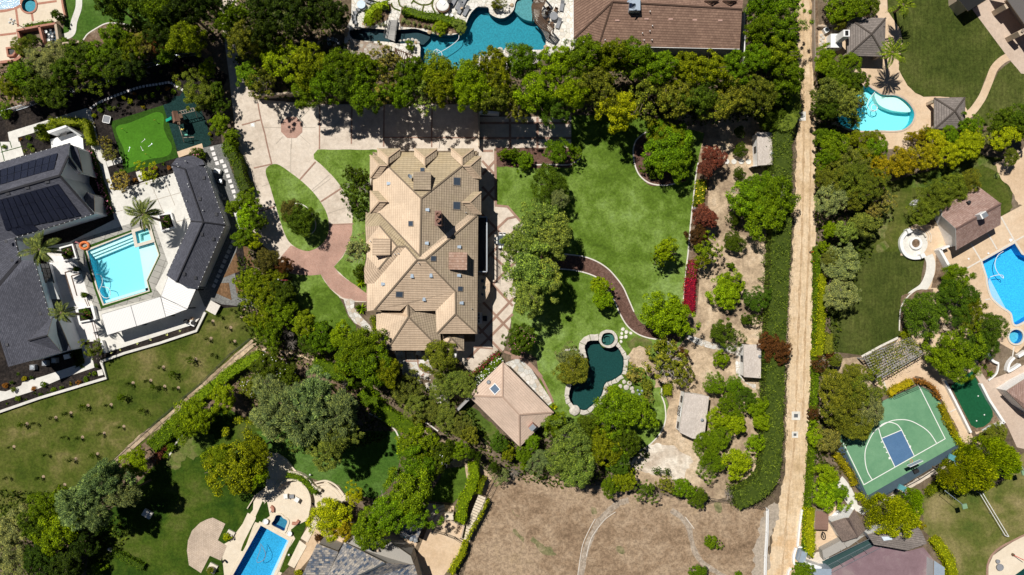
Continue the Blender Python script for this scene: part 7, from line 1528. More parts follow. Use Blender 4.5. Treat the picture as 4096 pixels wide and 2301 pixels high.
ROW('{n} tree from the left in the belt row edging motor court and lawn','tall trees in the northern belt','tree',
 'sparse olive 01 80 850 170 9,clumpy green 01 520 950 180 8,broad green 01 720 880 205 12,broad mid 01 930 880 205 12,broad green 01 1100 920 216 12,sparse khaki 01 1300 900 148 11,broad green 01 1440 960 159 11,sparse pale 01 1650 930 182 11,clumpy moss 01 1880 900 216 12,clumpy lime 01 2150 960 193 12,broad olive 01 2400 980 205 11,sparse olive 02 40 1080 170 10,clumpy lime 02 240 950 216 12,clumpy mid 02 400 1080 170 10,clumpy lime 02 630 940 193 12,broad olive 02 860 900 216 12,clumpy yellow 02 1090 1090 205 11,sparse olive 02 1350 960 227 11,broad olive 02 1620 980 216 11,broad mid 02 1850 980 205 11,sparse olive 02 2000 1080 159 10,broad olive 02 2180 1000 216 11,broad olive 02 2420 980 216 11')
ROW('{n} tree downward between the brown tiled house and the sandy road','trees beside the sandy road','tree',
 'broad green 02 2470 80 170 10,broad green 02 2480 340 170 10,broad green 02 2470 590 170 10,clumpy green 03 110 60 200 10,broad green 03 130 330 200 10,broad moss 03 130 560 210 10,clumpy green 03 200 760 190 10,broad dark 03 90 930 190 7,fine dark 03 40 1150 150 5')
ROW('{n} dark crown from the left in the wooded top left corner','dense trees at the top left','tree',
 'broad dark 00 1160 60 190 11,broad dark 00 1420 40 200 12,clumpy green 00 1650 60 220 13,broad deep 00 1880 120 230 13,clumpy moss 00 1900 380 190 12,broad deep 00 1640 330 150 11,broad deep 00 2080 40 200 13,broad deep 01 120 330 200 12,broad deep 01 120 60 230 13,broad deep 01 380 120 240 13,broad deep 01 640 90 230 10,broad deep 01 840 170 130 6,sparse grey 01 300 220 160 12,sparse olive 01 20 480 120 10')
TR('''
broad green 00 2330 240 150 11 ; bright leaved tree leaning over the narrow top of the driveway
broad olive 00 2440 420 200 11 ; olive green tree just below the driveway's narrow top, right of it
broad green 00 2520 760 165 6 ; tall green tree hanging over the driveway bend on its right
sparse green 00 2420 150 150 10 ; thin green tree right of the driveway at the top edge
broad green 00 1180 400 190 8 ; bright green tree in the gravel bed below the curved kerb, top left
broad moss 00 1330 480 150 8 ; mossy green tree overlapping the curved bed's lower edge
broad dark 00 820 560 190 8 ; dark bushy tree below the pink walled kitchen court
broad green 00 1010 560 170 8 ; mid green tree between the court and the curved gravel bed
broad dark 00 1160 650 200 8 ; broad dark tree in the middle of the wooded strip, top left
fine grey 00 620 560 160 7 ; grey green feathery tree just below the kitchen court
fine grey 00 480 680 180 7 ; larger grey green feathery tree left of the wooded strip's centre
broad dark 00 640 700 150 7 ; dark tree above the wire fence in the wooded strip
clumpy green 00 210 760 170 7 ; bushy green tree at the left end of the wooded strip
broad moss 00 150 900 130 6 ; small mossy tree below the bushy green one at the far left
broad dark 00 420 880 210 7 ; dark green tree on the slope left of the wire fence
broad dark 00 560 960 140 6 ; dark shrubby tree touching the wire fence, left part
fine khaki 00 1440 420 130 7 ; dry khaki tree at the right end of the gravel bed
sparse maroon 00 1570 480 120 6 ; dull reddish bare looking tree right of the gravel bed
broad green 00 1420 310 110 6 ; small bright tree above the reddish one, top left
broad green 00 1680 560 110 5 ; round bright bush just above the wire fence's right end
broad olive 00 1540 320 100 6 ; small olive tree at the lawn's right end, top left
broad deep 00 1350 650 150 7 ; dark tree at the middle of the wire fence
sparse dark 00 900 780 160 6 ; thin dark tree leaning on the wire fence
fine dark 00 330 420 90 3.4 ; round dark bush behind the pink walled planter
fine olive 00 230 470 110 4 ; spiky olive bush left of the round dark bush
small dark 00 590 170 70 2.5 ; dark bush at the corner of the pink patio wall
broad lime 00 2090 690 105 5 ; round yellow green tree left of the driveway shadow
small green 00 60 1110 80 2 ; low bush at the left edge below the wooded strip
fine olive 00 2020 960 180 6 ; airy olive tree overhanging the dark play surface
broad dark 00 2170 900 110 4 ; dark tree in the row between play surface and driveway
broad dark 00 2190 1060 110 4 ; second dark tree in the row between play surface and driveway
broad green 00 2210 1240 115 4.5 ; bright tree in the row opposite the playset
broad green 00 2330 1380 90 4 ; green tree at the row's lower end near the stepping stones
broad dark 00 420 1300 70 2.8 ; dark bush at the left end of the white outdoor fireplace
''')
hedge('00','480 1215 700 1215 830 1230 860 1330 900 1447',75,1.9,'moss','green hedge wrapped round the white outdoor fireplace',lump=.3)
hedge('00','560 1240 420 1290 400 1400',75,1.8,'moss','mossy hedge left of the white outdoor fireplace',lump=.3)
hedge('10','2290 60 2370 200 2400 330 2460 470',110,2.6,'dark','loose dark hedge between the white stepping stones and the driveway',lump=.4)
hedge('10','2310 -60 2280 20 2300 90',110,2.6,'green','short green hedge at the head of the stepping stone path',lump=.4)
TR('''
broad green 10 2480 600 140 5.5 ; green tree beside the lower stepping stones and the driveway
broad lime 10 2500 720 130 5.5 ; lime green tree at the driveway's left edge beside the annex
broad green 10 2340 640 90 4 ; small green tree touching the annex's east side
broad green 10 2470 920 130 5.5 ; green tree above the vegetable beds
broad yellow 10 2530 980 110 5 ; yellowish tree above the vegetable beds by the driveway
broad moss 10 2500 1380 140 5.5 ; olive tree overhanging the vegetable beds
clumpy brown 11 110 1180 150 6 ; brownish plum tree at the driveway's lower left edge
broad dark 11 30 780 110 5 ; dark tree on the left of the driveway beside the lawn island
clumpy maroon 11 290 1220 90 5 ; small purple tree where the brick forecourt begins
broad moss 11 150 1370 180 5.5 ; olive tree between the brick forecourt and the lawn
broad moss 21 60 60 200 6 ; large olive tree at the left side of the front lawn
broad dark 21 270 60 150 6 ; dark tree on the front lawn's left edge
broad green 21 250 230 180 6 ; green tree in the front lawn thicket, upper middle
broad green 21 150 460 160 6 ; leafy green tree in the front lawn thicket, lower left
broad moss 21 60 330 150 6 ; mossy tree at the far left of the front lawn thicket
broad moss 21 500 380 140 6 ; mossy tree below the front lawn, middle
broad green 21 640 480 170 6 ; wide green tree south of the front lawn
broad lime 21 860 470 130 6 ; yellow green tree south of the front lawn beside the big one
clumpy green 21 1100 560 250 9 ; biggest bright green tree at the south west corner of the tan house
broad green 21 1150 760 270 9 ; large dense tree below the biggest bright one by the tan house
broad green 21 930 660 150 7 ; green tree left of the dense pair by the tan house
clumpy moss 21 1300 820 180 8 ; mossy tree with white blossoms near the round flagstone patio
broad moss 21 900 780 120 4 ; low olive tree above the ivy hedge
broad dark 21 560 540 130 5 ; dark tree in the thicket below the front lawn
clumpy olive 21 1840 710 185 7 ; olive green tree touching the small south east bay of the tan house
fine sage 21 1960 900 170 5 ; sage tree right of the boulder stream
fine sage 21 2080 950 130 5 ; sage tree against the dusty pink pool house
fine sage 21 1890 1000 120 5 ; smaller sage tree directly over the boulder stream
fine sage 21 1480 1030 165 5 ; sage tree left of the boulder stream
fine sage 21 1600 1150 140 5 ; second sage tree down the slope left of the boulder stream
fine sage 21 1740 1230 130 4.5 ; third sage tree down the slope left of the boulder stream
fine sage 21 1890 1290 140 4.5 ; fourth sage tree down the slope left of the pink pool house
fine sage 21 2030 1400 110 4 ; small sage bush above the cypress row
small olive 21 1630 1330 80 2 ; low olive bush on the slope hedge
clumpy dark 11 440 760 185 6 ; dark green brown tree in the ring bed of the teardrop lawn
clumpy brown 11 350 660 130 5.5 ; brownish crown on the upper left of the teardrop lawn's ring bed
sparse dark 11 950 280 80 7 g=birches bare ; thin topmost white branched tree against the west wall of the tan house
sparse dark 11 1010 420 150 8 g=birches bare ; dark white branched tree beside the west dormers of the tan house
sparse dark 11 990 590 135 8 g=birches bare ; dark white branched tree left of the lower west dormer
sparse mid 11 1050 690 110 7 g=birches bare ; smaller white branched tree by the brick forecourt's upper end
sparse grey 11 1010 1060 150 8 g=birches bare ; lone pale branched tree right of the brick forecourt
broad dark 11 1060 340 100 7 ; dense dark bush tree between the white branched trees
small dark 11 1050 1280 80 2.5 ; dark shrub below the lone pale branched tree
fine dark 12 390 400 200 6 ; round grey green tree with ruffled crown on the big lawn near the house
fine grey 12 470 560 110 6 ; pale grey lobe tree under the ruffled crown on the big lawn
broad green 12 -60 110 110 3 ry=70 ; wide bush in the planting bed at the north edge of the lawn
broad green 12 130 170 110 2.5 ; mossy bush in the planting bed, middle
small dark 12 30 100 70 2 ; dark round bush in the planting bed's left part
clumpy green 12 460 60 145 5 ; bright tree at the right end of the planting bed
clumpy green 12 640 90 70 3.5 ; small bright companion at the rounded end of the planting bed
clumpy green 12 1545 80 245 7 ; great round green tree ringed by red bark on the lawn
clumpy green 12 1630 150 190 6.5 ; right half of the great round tree on the lawn
clumpy moss 12 1490 -70 150 6 ; upper lobe tree of the great round clump on the lawn
clumpy moss 12 1640 -80 140 6 ; upper right tree of the great round clump on the lawn
broad dark 12 1420 230 115 2.2 ; clipped dark shrub skirt inside the red bark ring
clumpy plum 12 1970 110 110 5 ; topmost wine red tree by the orchard kerb
clumpy plum 12 2070 170 100 5 ; wine red crown reaching over the round stepping stones
clumpy plum 12 1950 240 110 5 ; wine red crown on the kerb below the topmost one
clumpy plum 12 1900 720 125 5 ; wine red tree half way down the orchard kerb, left crown
clumpy plum 12 1990 750 105 5 ; wine red tree half way down the orchard kerb, right crown
clumpy maroon 12 1880 930 120 4.5 ; dark brown red tree under the wine red pair
sparse moss 12 1960 1080 150 5.5 ; loose mossy tree on the orchard kerb
sparse moss 12 1900 1180 100 5 ; smaller loose mossy tree above the crimson hedge
broad green 12 2400 560 250 6.5 ; large bright round tree in the orchard, left crown
clumpy green 12 2500 680 230 7 ; large bright round tree in the orchard, lower crown
clumpy green 13 60 520 230 7 ; large bright round tree reaching the road hedge
clumpy green 12 2480 420 180 6 ; upper crown of the large orchard trees
fine dark 12 2290 70 75 2.6 ; small dark orchard bush above the round stepping stones
fine dark 12 2280 300 65 2.6 ; small dark orchard bush below the round stepping stones
fine dark 12 2230 770 75 3 ; small sparse orchard bush left of the great trees
fine dark 12 2230 990 120 3.4 ; spreading dark bush alone on the pale orchard soil
small green 12 2190 1220 42 1.8 ; tiny sapling on the bare orchard soil
clumpy lime 12 2180 1400 150 4.5 ; lime green tree upper left in the mid orchard group
clumpy lime 22 2150 60 170 4.5 ; lime green tree left in the mid orchard group
fine mid 22 2440 120 130 4.5 ; darker green tree right in the mid orchard group
fine mid 22 2360 320 75 3 ; small dark bush below the mid orchard group
fine mid 22 2110 450 150 4.5 ; lone blue green tree over the flagstone orchard path
fine mid 02 2280 1320 60 2.6 ; small young bush at the orchard's top edge
clumpy lime 22 2090 710 95 2.8 ; round lime bush alone between the sheds
fine green 22 2030 980 110 4 ; green tree below the middle shed, left
fine green 22 2230 980 110 4 ; green tree below the middle shed, second
fine mid 22 2350 1080 110 4.5 ; mid green tree below the middle shed by the hedge
fine green 22 2180 1150 120 4.5 ; green tree in the lower orchard clump, upper
clumpy lime 22 2060 1320 120 4.5 ; lime tree beside the largest shed
clumpy lime 22 2250 1360 130 4.5 ; lime tree in the lower orchard clump centre
clumpy lime 22 2440 1200 120 4.5 ; lime tree in the lower orchard clump right
clumpy lime 22 2480 1340 110 4.5 ; lime tree against the road hedge, lower orchard
fine green 32 1940 130 150 4.5 ; green tree below the largest shed, left
fine green 32 2080 60 140 4.5 ; green tree below the largest shed, second
clumpy lime 32 2260 300 180 5 ; big lime tree at the bottom of the orchard
fine green 32 2000 300 150 4.5 ; green tree left of the big lime tree at the orchard's bottom
clumpy lime 32 2440 110 100 4 ; lime tree at the orchard's bottom right
broad lime 12 1540 1070 140 6.5 ; airy tree alone on the right part of the big lawn
sparse moss 12 1460 1150 90 5 ; lower bough tree of the airy lone tree on the lawn
broad lime 12 880 1420 110 5 ; small leaning tree over the red bark path
broad lime 22 900 90 115 5 ; crown of the small tree on the bark path's inner kerb
clumpy lime 22 1480 250 250 7.5 ; big yellow green tree on the bark path's bend
broad lime 22 1620 260 180 7 ; right half of the big yellow green tree at the bend
broad pale 12 260 850 250 10 ; great pale green tree east of the patio, upper left crown
clumpy pale 12 400 960 230 10 ; great pale green tree over the lawn's west edge
broad pale 12 60 1020 190 10 ; pale green tree beside the dining table
clumpy pale 12 170 1250 280 11 ; great pale green tree south of the first, over the bark path
broad pale 12 330 1330 200 10 ; right crown of the southern great pale tree
broad pale 22 150 60 220 10 ; lowest pale green crown beside the patio
broad dark 22 90 520 165 6 b=pink:70 ; dark tree dotted with pale pink blossom between patio and pond lawn
fine olive 22 620 820 185 4 ; olive grass tree overhanging the lagoon's west bank
fine grey 22 540 700 110 3.4 ; grey olive shrub at the lagoon's north west bank
sparse khaki 22 1230 880 95 3 ; brown dry shrub on the lagoon's east bank
small olive 22 1350 1000 80 1.8 ; grassy green tuft east of the lagoon
sparse khaki 22 1350 1110 70 1.8 ; small dry tuft east of the lagoon
sparse khaki 22 980 1020 60 2 ; rusty shrub at the lagoon's south bank
sparse olive 22 1560 740 230 6 bare ; half bare olive tree with white branches at the orchard corner
broad moss 22 1500 590 90 4 ; green tree above the half bare one
sparse olive 22 1700 890 130 5 bare ; sparse crown behind the half bare olive tree
small maroon 22 1700 650 60 2 ; dark red ball shrub at the orchard kerb
clumpy lime 22 1060 1080 120 6 ; yellow green crown at the south end of the lagoon
clumpy green 22 1000 1250 230 8 ; big green tree south of the lagoon, left
broad green 22 1260 1240 190 8 ; big green tree south of the lagoon, right
broad green 22 440 1360 140 5 ; green tree at the pink pool house's south east side
broad dark 22 760 1380 150 7 ; dark green tree between pool house and lagoon trees
clumpy pale 32 620 110 200 9 ; pale leaved tall tree at the field's north edge, upper
clumpy pale 32 500 290 200 9 ; pale leaved tall tree at the field's north edge, left
clumpy pale 32 660 400 200 9 ; pale leaved tall tree at the field's north edge, lower
broad moss 32 900 170 190 8 ; mossy tree between the pale tall ones and the chalky clearing
broad dark 32 1120 100 170 8 ; dark tree beside the lower lawn tip
fine mid 32 1080 330 150 6 ; fine leaved tree above the dry field
clumpy green 32 970 540 110 5 ; bright small tree at the dry field's top edge
broad moss 32 1110 480 120 5 ; mossy tree at the dry field's top edge, second
sparse mid 32 1330 590 110 4.5 ; sparse tree at the dry field's top edge, third
sparse olive 32 1540 530 110 4.5 ; olive tree at the dry field's top edge, fourth
broad green 32 1720 570 110 4.5 ; green tree at the dry field's top edge, fifth
broad dark 32 1860 650 110 4.5 ; dark tree at the dry field's top edge, sixth
sparse mid 32 1460 400 45 2.5 ; small upright bush below the chalky clearing, left
sparse mid 32 1550 410 40 2.5 ; small upright bush below the chalky clearing, right
fine blue 32 280 280 120 5 ; blue green tree west of the pale tall trees
broad green 32 200 100 90 4 ; green bush by the pink pool house's south tip
broad green 32 110 230 90 4 ; green bush on the slope south of the pink pool house
fine lime 32 130 340 50 2.5 ; yellow bush on the slope by the bare shrub
clumpy green 32 1990 1110 70 2.6 ; lone half grey bush in the dry field
broad green 32 1870 1420 100 4 ; green tree cut by the bottom edge in the field
small green 32 2270 1430 35 2 ; small bush at the bottom edge beside the field fence
clumpy maroon 22 2560 560 110 4.5 ; dark red tree standing in the road hedge, left half
clumpy maroon 23 110 620 140 5 ; dark red tree overhanging the sandy road
''')
bare_tree('21',300,450,95,5,'bare grey tree in the thicket below the front lawn');bare_tree('21',350,560,80,4.5,'lower bare grey tree in the thicket below the front lawn')
bare_tree('32',30,420,70,4,'bare grey shrub at the north west corner of the dry field');bare_tree('32',2180,640,70,4,'bare grey tree at the end of the road hedge by the wire fence');bare_tree('21',890,960,70,5,'bare grey branches above the big blue cedar')
hedge('12','1910 360 1895 480 1880 620',105,1.1,'moss','low green hedge strip between the wine red trees',lump=.3,blossom=('yellow',40))
hedge('12','1830 1170 1815 1260 1800 1370',100,1.2,(.16,.06,.02),'red and green mixed hedge strip along the orchard kerb',blossom=('magenta',90))
hedge('22','1800 -100 1795 60 1790 160 1790 240',105,1.3,'crimson','crimson flowering hedge strip along the orchard kerb',lump=.2)
hedge('22','1570 960 1560 1080',95,1.3,'moss','rounded clipped hedge at the orchard kerb bend')
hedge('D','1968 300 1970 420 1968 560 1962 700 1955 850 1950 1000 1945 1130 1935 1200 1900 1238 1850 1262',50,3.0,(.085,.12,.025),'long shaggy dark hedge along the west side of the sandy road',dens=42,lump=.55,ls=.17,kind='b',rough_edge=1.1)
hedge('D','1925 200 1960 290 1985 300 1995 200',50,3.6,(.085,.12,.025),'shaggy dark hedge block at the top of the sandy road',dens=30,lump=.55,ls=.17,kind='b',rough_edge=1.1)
hedge('D','2059 620 2059 800 2053 1000 2045 1150 2036 1280 2030 1400',15,1.6,'green','ivy green lower hedge lining the east side of the sandy road',lump=.25)
hedge('D','2071 690 2070 760 2066 860 2059 900',20,2.1,'yellow','bright yellow green hedge strip behind the ivy hedge east of the road',lump=.3)
hedge('D','2086 840 2086 890',24,1.6,'olive','short clipped olive hedge at the west end of the right hand lawn',lump=.2)
hedge('D','2042 1280 2040 1330 2042 1385 2050 1392',24,2.1,'yellow','yellow green hedge wrapping the lower right yard',lump=.3)
TR('''
clumpy green 03 740 80 200 6 ; bright tree above the larger pavilion, left
broad green 03 880 60 140 6 ; bright tree above the larger pavilion, right
broad lime 03 660 170 80 4 ; yellowish bush left of the larger pavilion's roof
fine dark 03 1040 60 90 4 ; dark shrub beside the curved wall at the top
fine olive 03 730 230 90 3.4 ; olive shrub against the larger pavilion
clumpy lime 03 560 560 120 5 ; lime tree by the road east verge
clumpy lime 03 580 660 110 5 ; second lime tree by the road east verge
clumpy green 03 830 620 110 5 ; green tree under the larger pavilion's south eave
broad green 03 680 800 170 6.5 ; bright upper crown of the dark trees left of the kidney pool
broad dark 03 880 820 150 7 ; dark tree touching the kidney pool's top
broad sage 03 650 1000 220 7.5 ; large dull green tree west of the kidney pool
broad sage 03 800 1050 160 7 ; dull green crown over the kidney pool's west end
broad dark 03 560 1110 120 7 ; dark crown at the road beside the kidney pool garden
broad green 03 560 1380 110 4 ; green bush below the dark trees by the road
clumpy moss 03 1040 1400 110 3.5 ; mossy bush south of the kidney pool
clumpy moss 03 860 1390 90 3.5 ; mossy bush left of the one south of the kidney pool
broad lime 03 640 1400 80 4 ; lime bush in the garden corner by the road
fine gold 03 1430 1370 55 3 ; golden upright bush south of the kidney pool deck
fine gold 03 1530 1360 65 3 ; second golden bush south of the kidney pool deck
broad green 03 1590 1330 60 3 ; green bush at the smaller pavilion's corner
clumpy green 03 1800 1380 120 4.5 ; green tree below the smaller pavilion
broad green 03 2020 1290 130 5 ; green tree right of the smaller pavilion
broad dark 03 2350 1240 150 5.5 ; dark tree at the right end of the upper hedge belt
broad dark 03 2510 1210 130 5.5 ; dark tree at the right edge above the golden belt
clumpy yellow 03 2360 1370 150 5.5 ; golden tree in the belt near the right edge
clumpy yellow 03 2000 1420 140 5.5 ; golden tree in the belt, middle
fine grey 03 2160 1400 70 4 ; grey green bush between the golden trees
clumpy yellow 03 1690 1440 130 5 ; golden tree in the belt, left
broad dark 03 2540 1330 90 5 ; dark tree filling the belt's right end
clumpy green 13 640 60 180 6 ; green tree at the top of the dusky grove by the road
broad green 13 560 150 110 6 ; leafy green tree beside the road at the grove's top
fine sage 13 780 180 180 6 ; sage tree in the upper grove
clumpy green 13 1080 60 130 5 ; green tree in the belt below the kidney pool
broad moss 13 940 120 120 5 ; mossy tree linking the grove and the golden belt
clumpy gold 13 1130 240 130 5.5 ; golden tree at the belt's left end
clumpy gold 13 1340 170 160 5.5 ; golden tree in the lower belt, second
clumpy gold 13 1590 110 140 5.5 ; golden tree in the lower belt, third
clumpy yellow 13 1800 90 140 5.5 ; yellow tree in the lower belt, fourth
clumpy yellow 13 2010 50 130 5.5 ; yellow tree in the lower belt, fifth
fine olive 13 600 360 170 6.5 ; dusky olive tree at the road in the grove, upper
fine olive 13 840 320 190 7 ; broad dusky olive tree in the middle of the grove
fine olive 13 1020 410 150 6.5 ; dusky olive tree at the lawn side of the grove
fine grey 13 640 530 170 6.5 ; grey olive tree at the road in the grove, lower
fine olive 13 880 550 150 6 ; dusky olive tree above the pale yellow tree
sparse khaki 13 1160 560 130 5 ; thin dry tree between grove and lawn
sparse khaki 13 1060 680 90 4 ; thin dry tree lower beside the lawn
clumpy pale 13 920 800 200 6 ry=130 ; pale yellow tree leaning over the grove's shadow
clumpy lime 13 620 870 90 4.5 ; bright bush beside the ivy hedge
clumpy pale 13 780 880 130 5.5 ; lower left crown of the pale yellow tree
broad lime 13 560 1040 70 3.5 ; yellow green bush in the shaded garden by the road
fine grey 13 720 1230 170 5.5 ; grey olive tree standing alone by the ivy hedge
fine grey 23 690 60 170 6 ; grey green tree at the lawn's west edge
fine sage 13 620 1150 90 4.5 ; small sage bush by the yellow hedge
small maroon 13 690 1400 60 2.2 ; dull red bush under the grey olive tree
fine olive 13 1560 700 150 5 ; dusky tree at the cabana's open gable
fine olive 13 1660 570 170 5.5 ; dusky tree at the cabana's north west corner
fine olive 13 1850 450 170 5.5 ; dusky tree along the cabana's north roof
fine olive 13 2020 370 120 5 ; dusky tree at the cabana's north east end
fine green 13 1870 1340 170 6 ; green tree on the deck below the white zigzag wall
fine olive 13 2440 130 90 3.6 ; dark small tree on the sandy track, right edge
fine mid 23 1540 260 230 6.5 ; large green tree right of the lawn's curved kerb
fine mid 23 1900 100 230 7 ; large green tree between the path and the blue pool
fine moss 23 2020 200 150 6.5 ; mossy crown below the large green tree by the pool
fine mid 23 2200 400 190 6 ; green tree left of the round blue spa
fine mid 23 2180 560 170 5.5 ; green tree below the one beside the round spa
fine green 23 1780 640 240 7 ; biggest green tree north of the putting green
fine green 23 1900 780 200 6.5 ; lower crown of the biggest tree by the putting green
fine mid 23 1980 600 150 6 ; dark crown right of the biggest tree by the putting green
clumpy yellow 23 1370 460 60 2.6 ; bright yellow bush at the lattice pergola's corner
small yellow 23 1045 880 45 1.6 ; small yellow bush at the lattice pergola's foot
fine olive 23 850 870 130 5 ; olive tree left of the lattice pergola
fine olive 23 700 1000 210 7 ; big dusky olive tree by the road above the court
fine olive 23 900 1060 190 7 ; big dusky olive tree over the court's top left
fine olive 23 760 1240 230 7.5 ; largest dusky olive tree beside the court
fine grey 23 1020 1200 180 7 ; grey olive crown hanging over the green court
fine olive 23 900 1380 180 6.5 ; lowest dusky olive crown over the court corner
sparse maroon 23 500 760 90 3.6 ; dull red bush by the ivy hedge, upper
sparse maroon 23 450 1260 80 3.4 ; dull red bush by the ivy hedge, lower
small maroon 23 620 670 50 2 ; small dark red bush at the lawn's south west corner
fine olive 23 680 730 80 3.4 ; small olive bush below the lawn's corner
clumpy khaki 33 600 90 150 5 ; khaki gold tree left of the court's lower half
clumpy lime 33 480 60 90 4 ; lime bush behind the khaki gold tree
clumpy lime 33 600 430 130 4.5 ; lime tree in the lower garden by the road
clumpy lime 33 570 650 150 5 ; larger lime tree above the ribbed roof shed
clumpy green 33 680 600 110 4.5 ; green crown right of the larger lime tree
streak yellow 33 1250 830 270 8 ; great feathery yellow green tree beside the shingled hut
streak lime 33 1430 700 150 7 ; feathery crown above the great one at the court's corner
streak yellow 33 2020 380 270 8 ; great feathery yellow green tree at the lawn's top
streak lime 33 2250 250 260 8 ; feathery tree at the right, upper
streak yellow 33 1830 430 130 7 ; feathery yellow crown nearest the court's lower right corner
streak lime 33 2400 330 130 7 ; feathery crown at the right end of the row
broad green 33 340 1400 120 3.5 ; round green bush by the white road wall at the bottom
fine olive 33 2280 30 120 4 ; brownish bush near the white wall, right edge
small gold 33 1500 940 60 3 ; small yellow crown at the clubhouse ridge
''')
hedge('33','1620 640 1720 560 1850 520',60,1.6,'moss','low mossy hedge between the court fence and the lawn')
hedge('33','1700 1100 1790 1230 1850 1340 1870 1500',105,1.9,'yellow','broad curving yellow green hedge beside the plum court',lump=.25)
hedge('23','1225 1080 1300 1020 1400 975 1470 940',70,1.3,'gold','golden hedge strip along the court top left edge',ls=.1);hedge('23','1500 935 1600 960 1680 1020 1740 1120',52,1.2,'rust','rusty red hedge curving round the court top right corner')
hedge('23','1760 1175 1800 1280 1860 1400 1900 1480',60,1.3,'gold','golden hedge strip down the court east side');hedge('33','1890 20 1940 110 2010 170 1960 210',55,1.3,'yellow','yellow hedge at the court lower right corner')
hedge('33','700 240 770 330 850 450 890 550',70,1.5,'gold','golden hedge strip along the court west side');hedge('33','900 690 960 650 1000 740 1080 720 1160 650',50,1.4,'yellow','yellow hedge hooked round the court lower left corner',smooth=False)
hedge('30','1500 170 1620 60 1715 -50',150,1.7,'green','broad clipped green hedge beside the sunny dirt path, lower left',lump=.2);hedge('20','1690 1385 1840 1255 2035 1060 2130 985',105,1.7,'green','clipped green hedge along the diagonal dirt path, middle',lump=.2)
hedge('20','2140 995 2290 860 2480 740 2620 675',115,1.8,'green','clipped green hedge along the diagonal dirt path, upper end',lump=.2)
hedge('21','560 760 700 820 850 880 960 960',150,1.8,'green','ivy covered hedge under the big green trees',lump=.3)
hedge('21','1050 1040 1200 1180 1330 1290 1480 1380 1620 1440',150,1.8,'green','long green hedge stepping down the slope behind the cedars',lump=.3)
hedge('31','2170 330 2190 440 2150 600 2080 720 2060 860 2040 930',105,2.6,'lime','tall curved clipped hedge beside the hillside stairs',lump=.2)
hedge('31','2290 480 2260 560 2240 640',50,2.2,'moss','small second hedge right of the tall curved hedge');hedge('31','300 440 420 470 500 520 560 600 610 620',62,1.5,'green','curved clipped hedge behind the round balustrade')
hedge('31','2330 700 2260 850 2180 1000 2120 1110',26,2.1,'yellow','thin yellow vine covered fence row beside the stairs');hedge('31','2100 1130 2070 1240 1990 1370 1960 1447',60,2.1,'yellow','yellow vine hedge along the motor court east side')
hedge('30','1100 1215 1250 1290 1430 1380',70,1.2,'mid','dark clipped hedge beside the pale bench wall, bottom left');hedge('00','232 260 380 235 520 215',42,.9,'green','low clipped hedge on the pink edged planter');hedge('00','590 400 660 400',50,.9,'green','small clipped hedge by the pink walled barbecue')
hedge('01','1105 210 1130 130 1200 60 1330 40',75,1.1,'lime','clipped lime hedge curving round the lagoon garden, left');hedge('01','1480 95 1560 110 1680 150 1820 165 1980 210 2060 240',85,1.2,'green','long clipped hedge above the lagoon, right');hedge('31','1470 70 1450 130 1445 230',70,1.3,'lime','lime clipped hedge at the lower lawn edge')
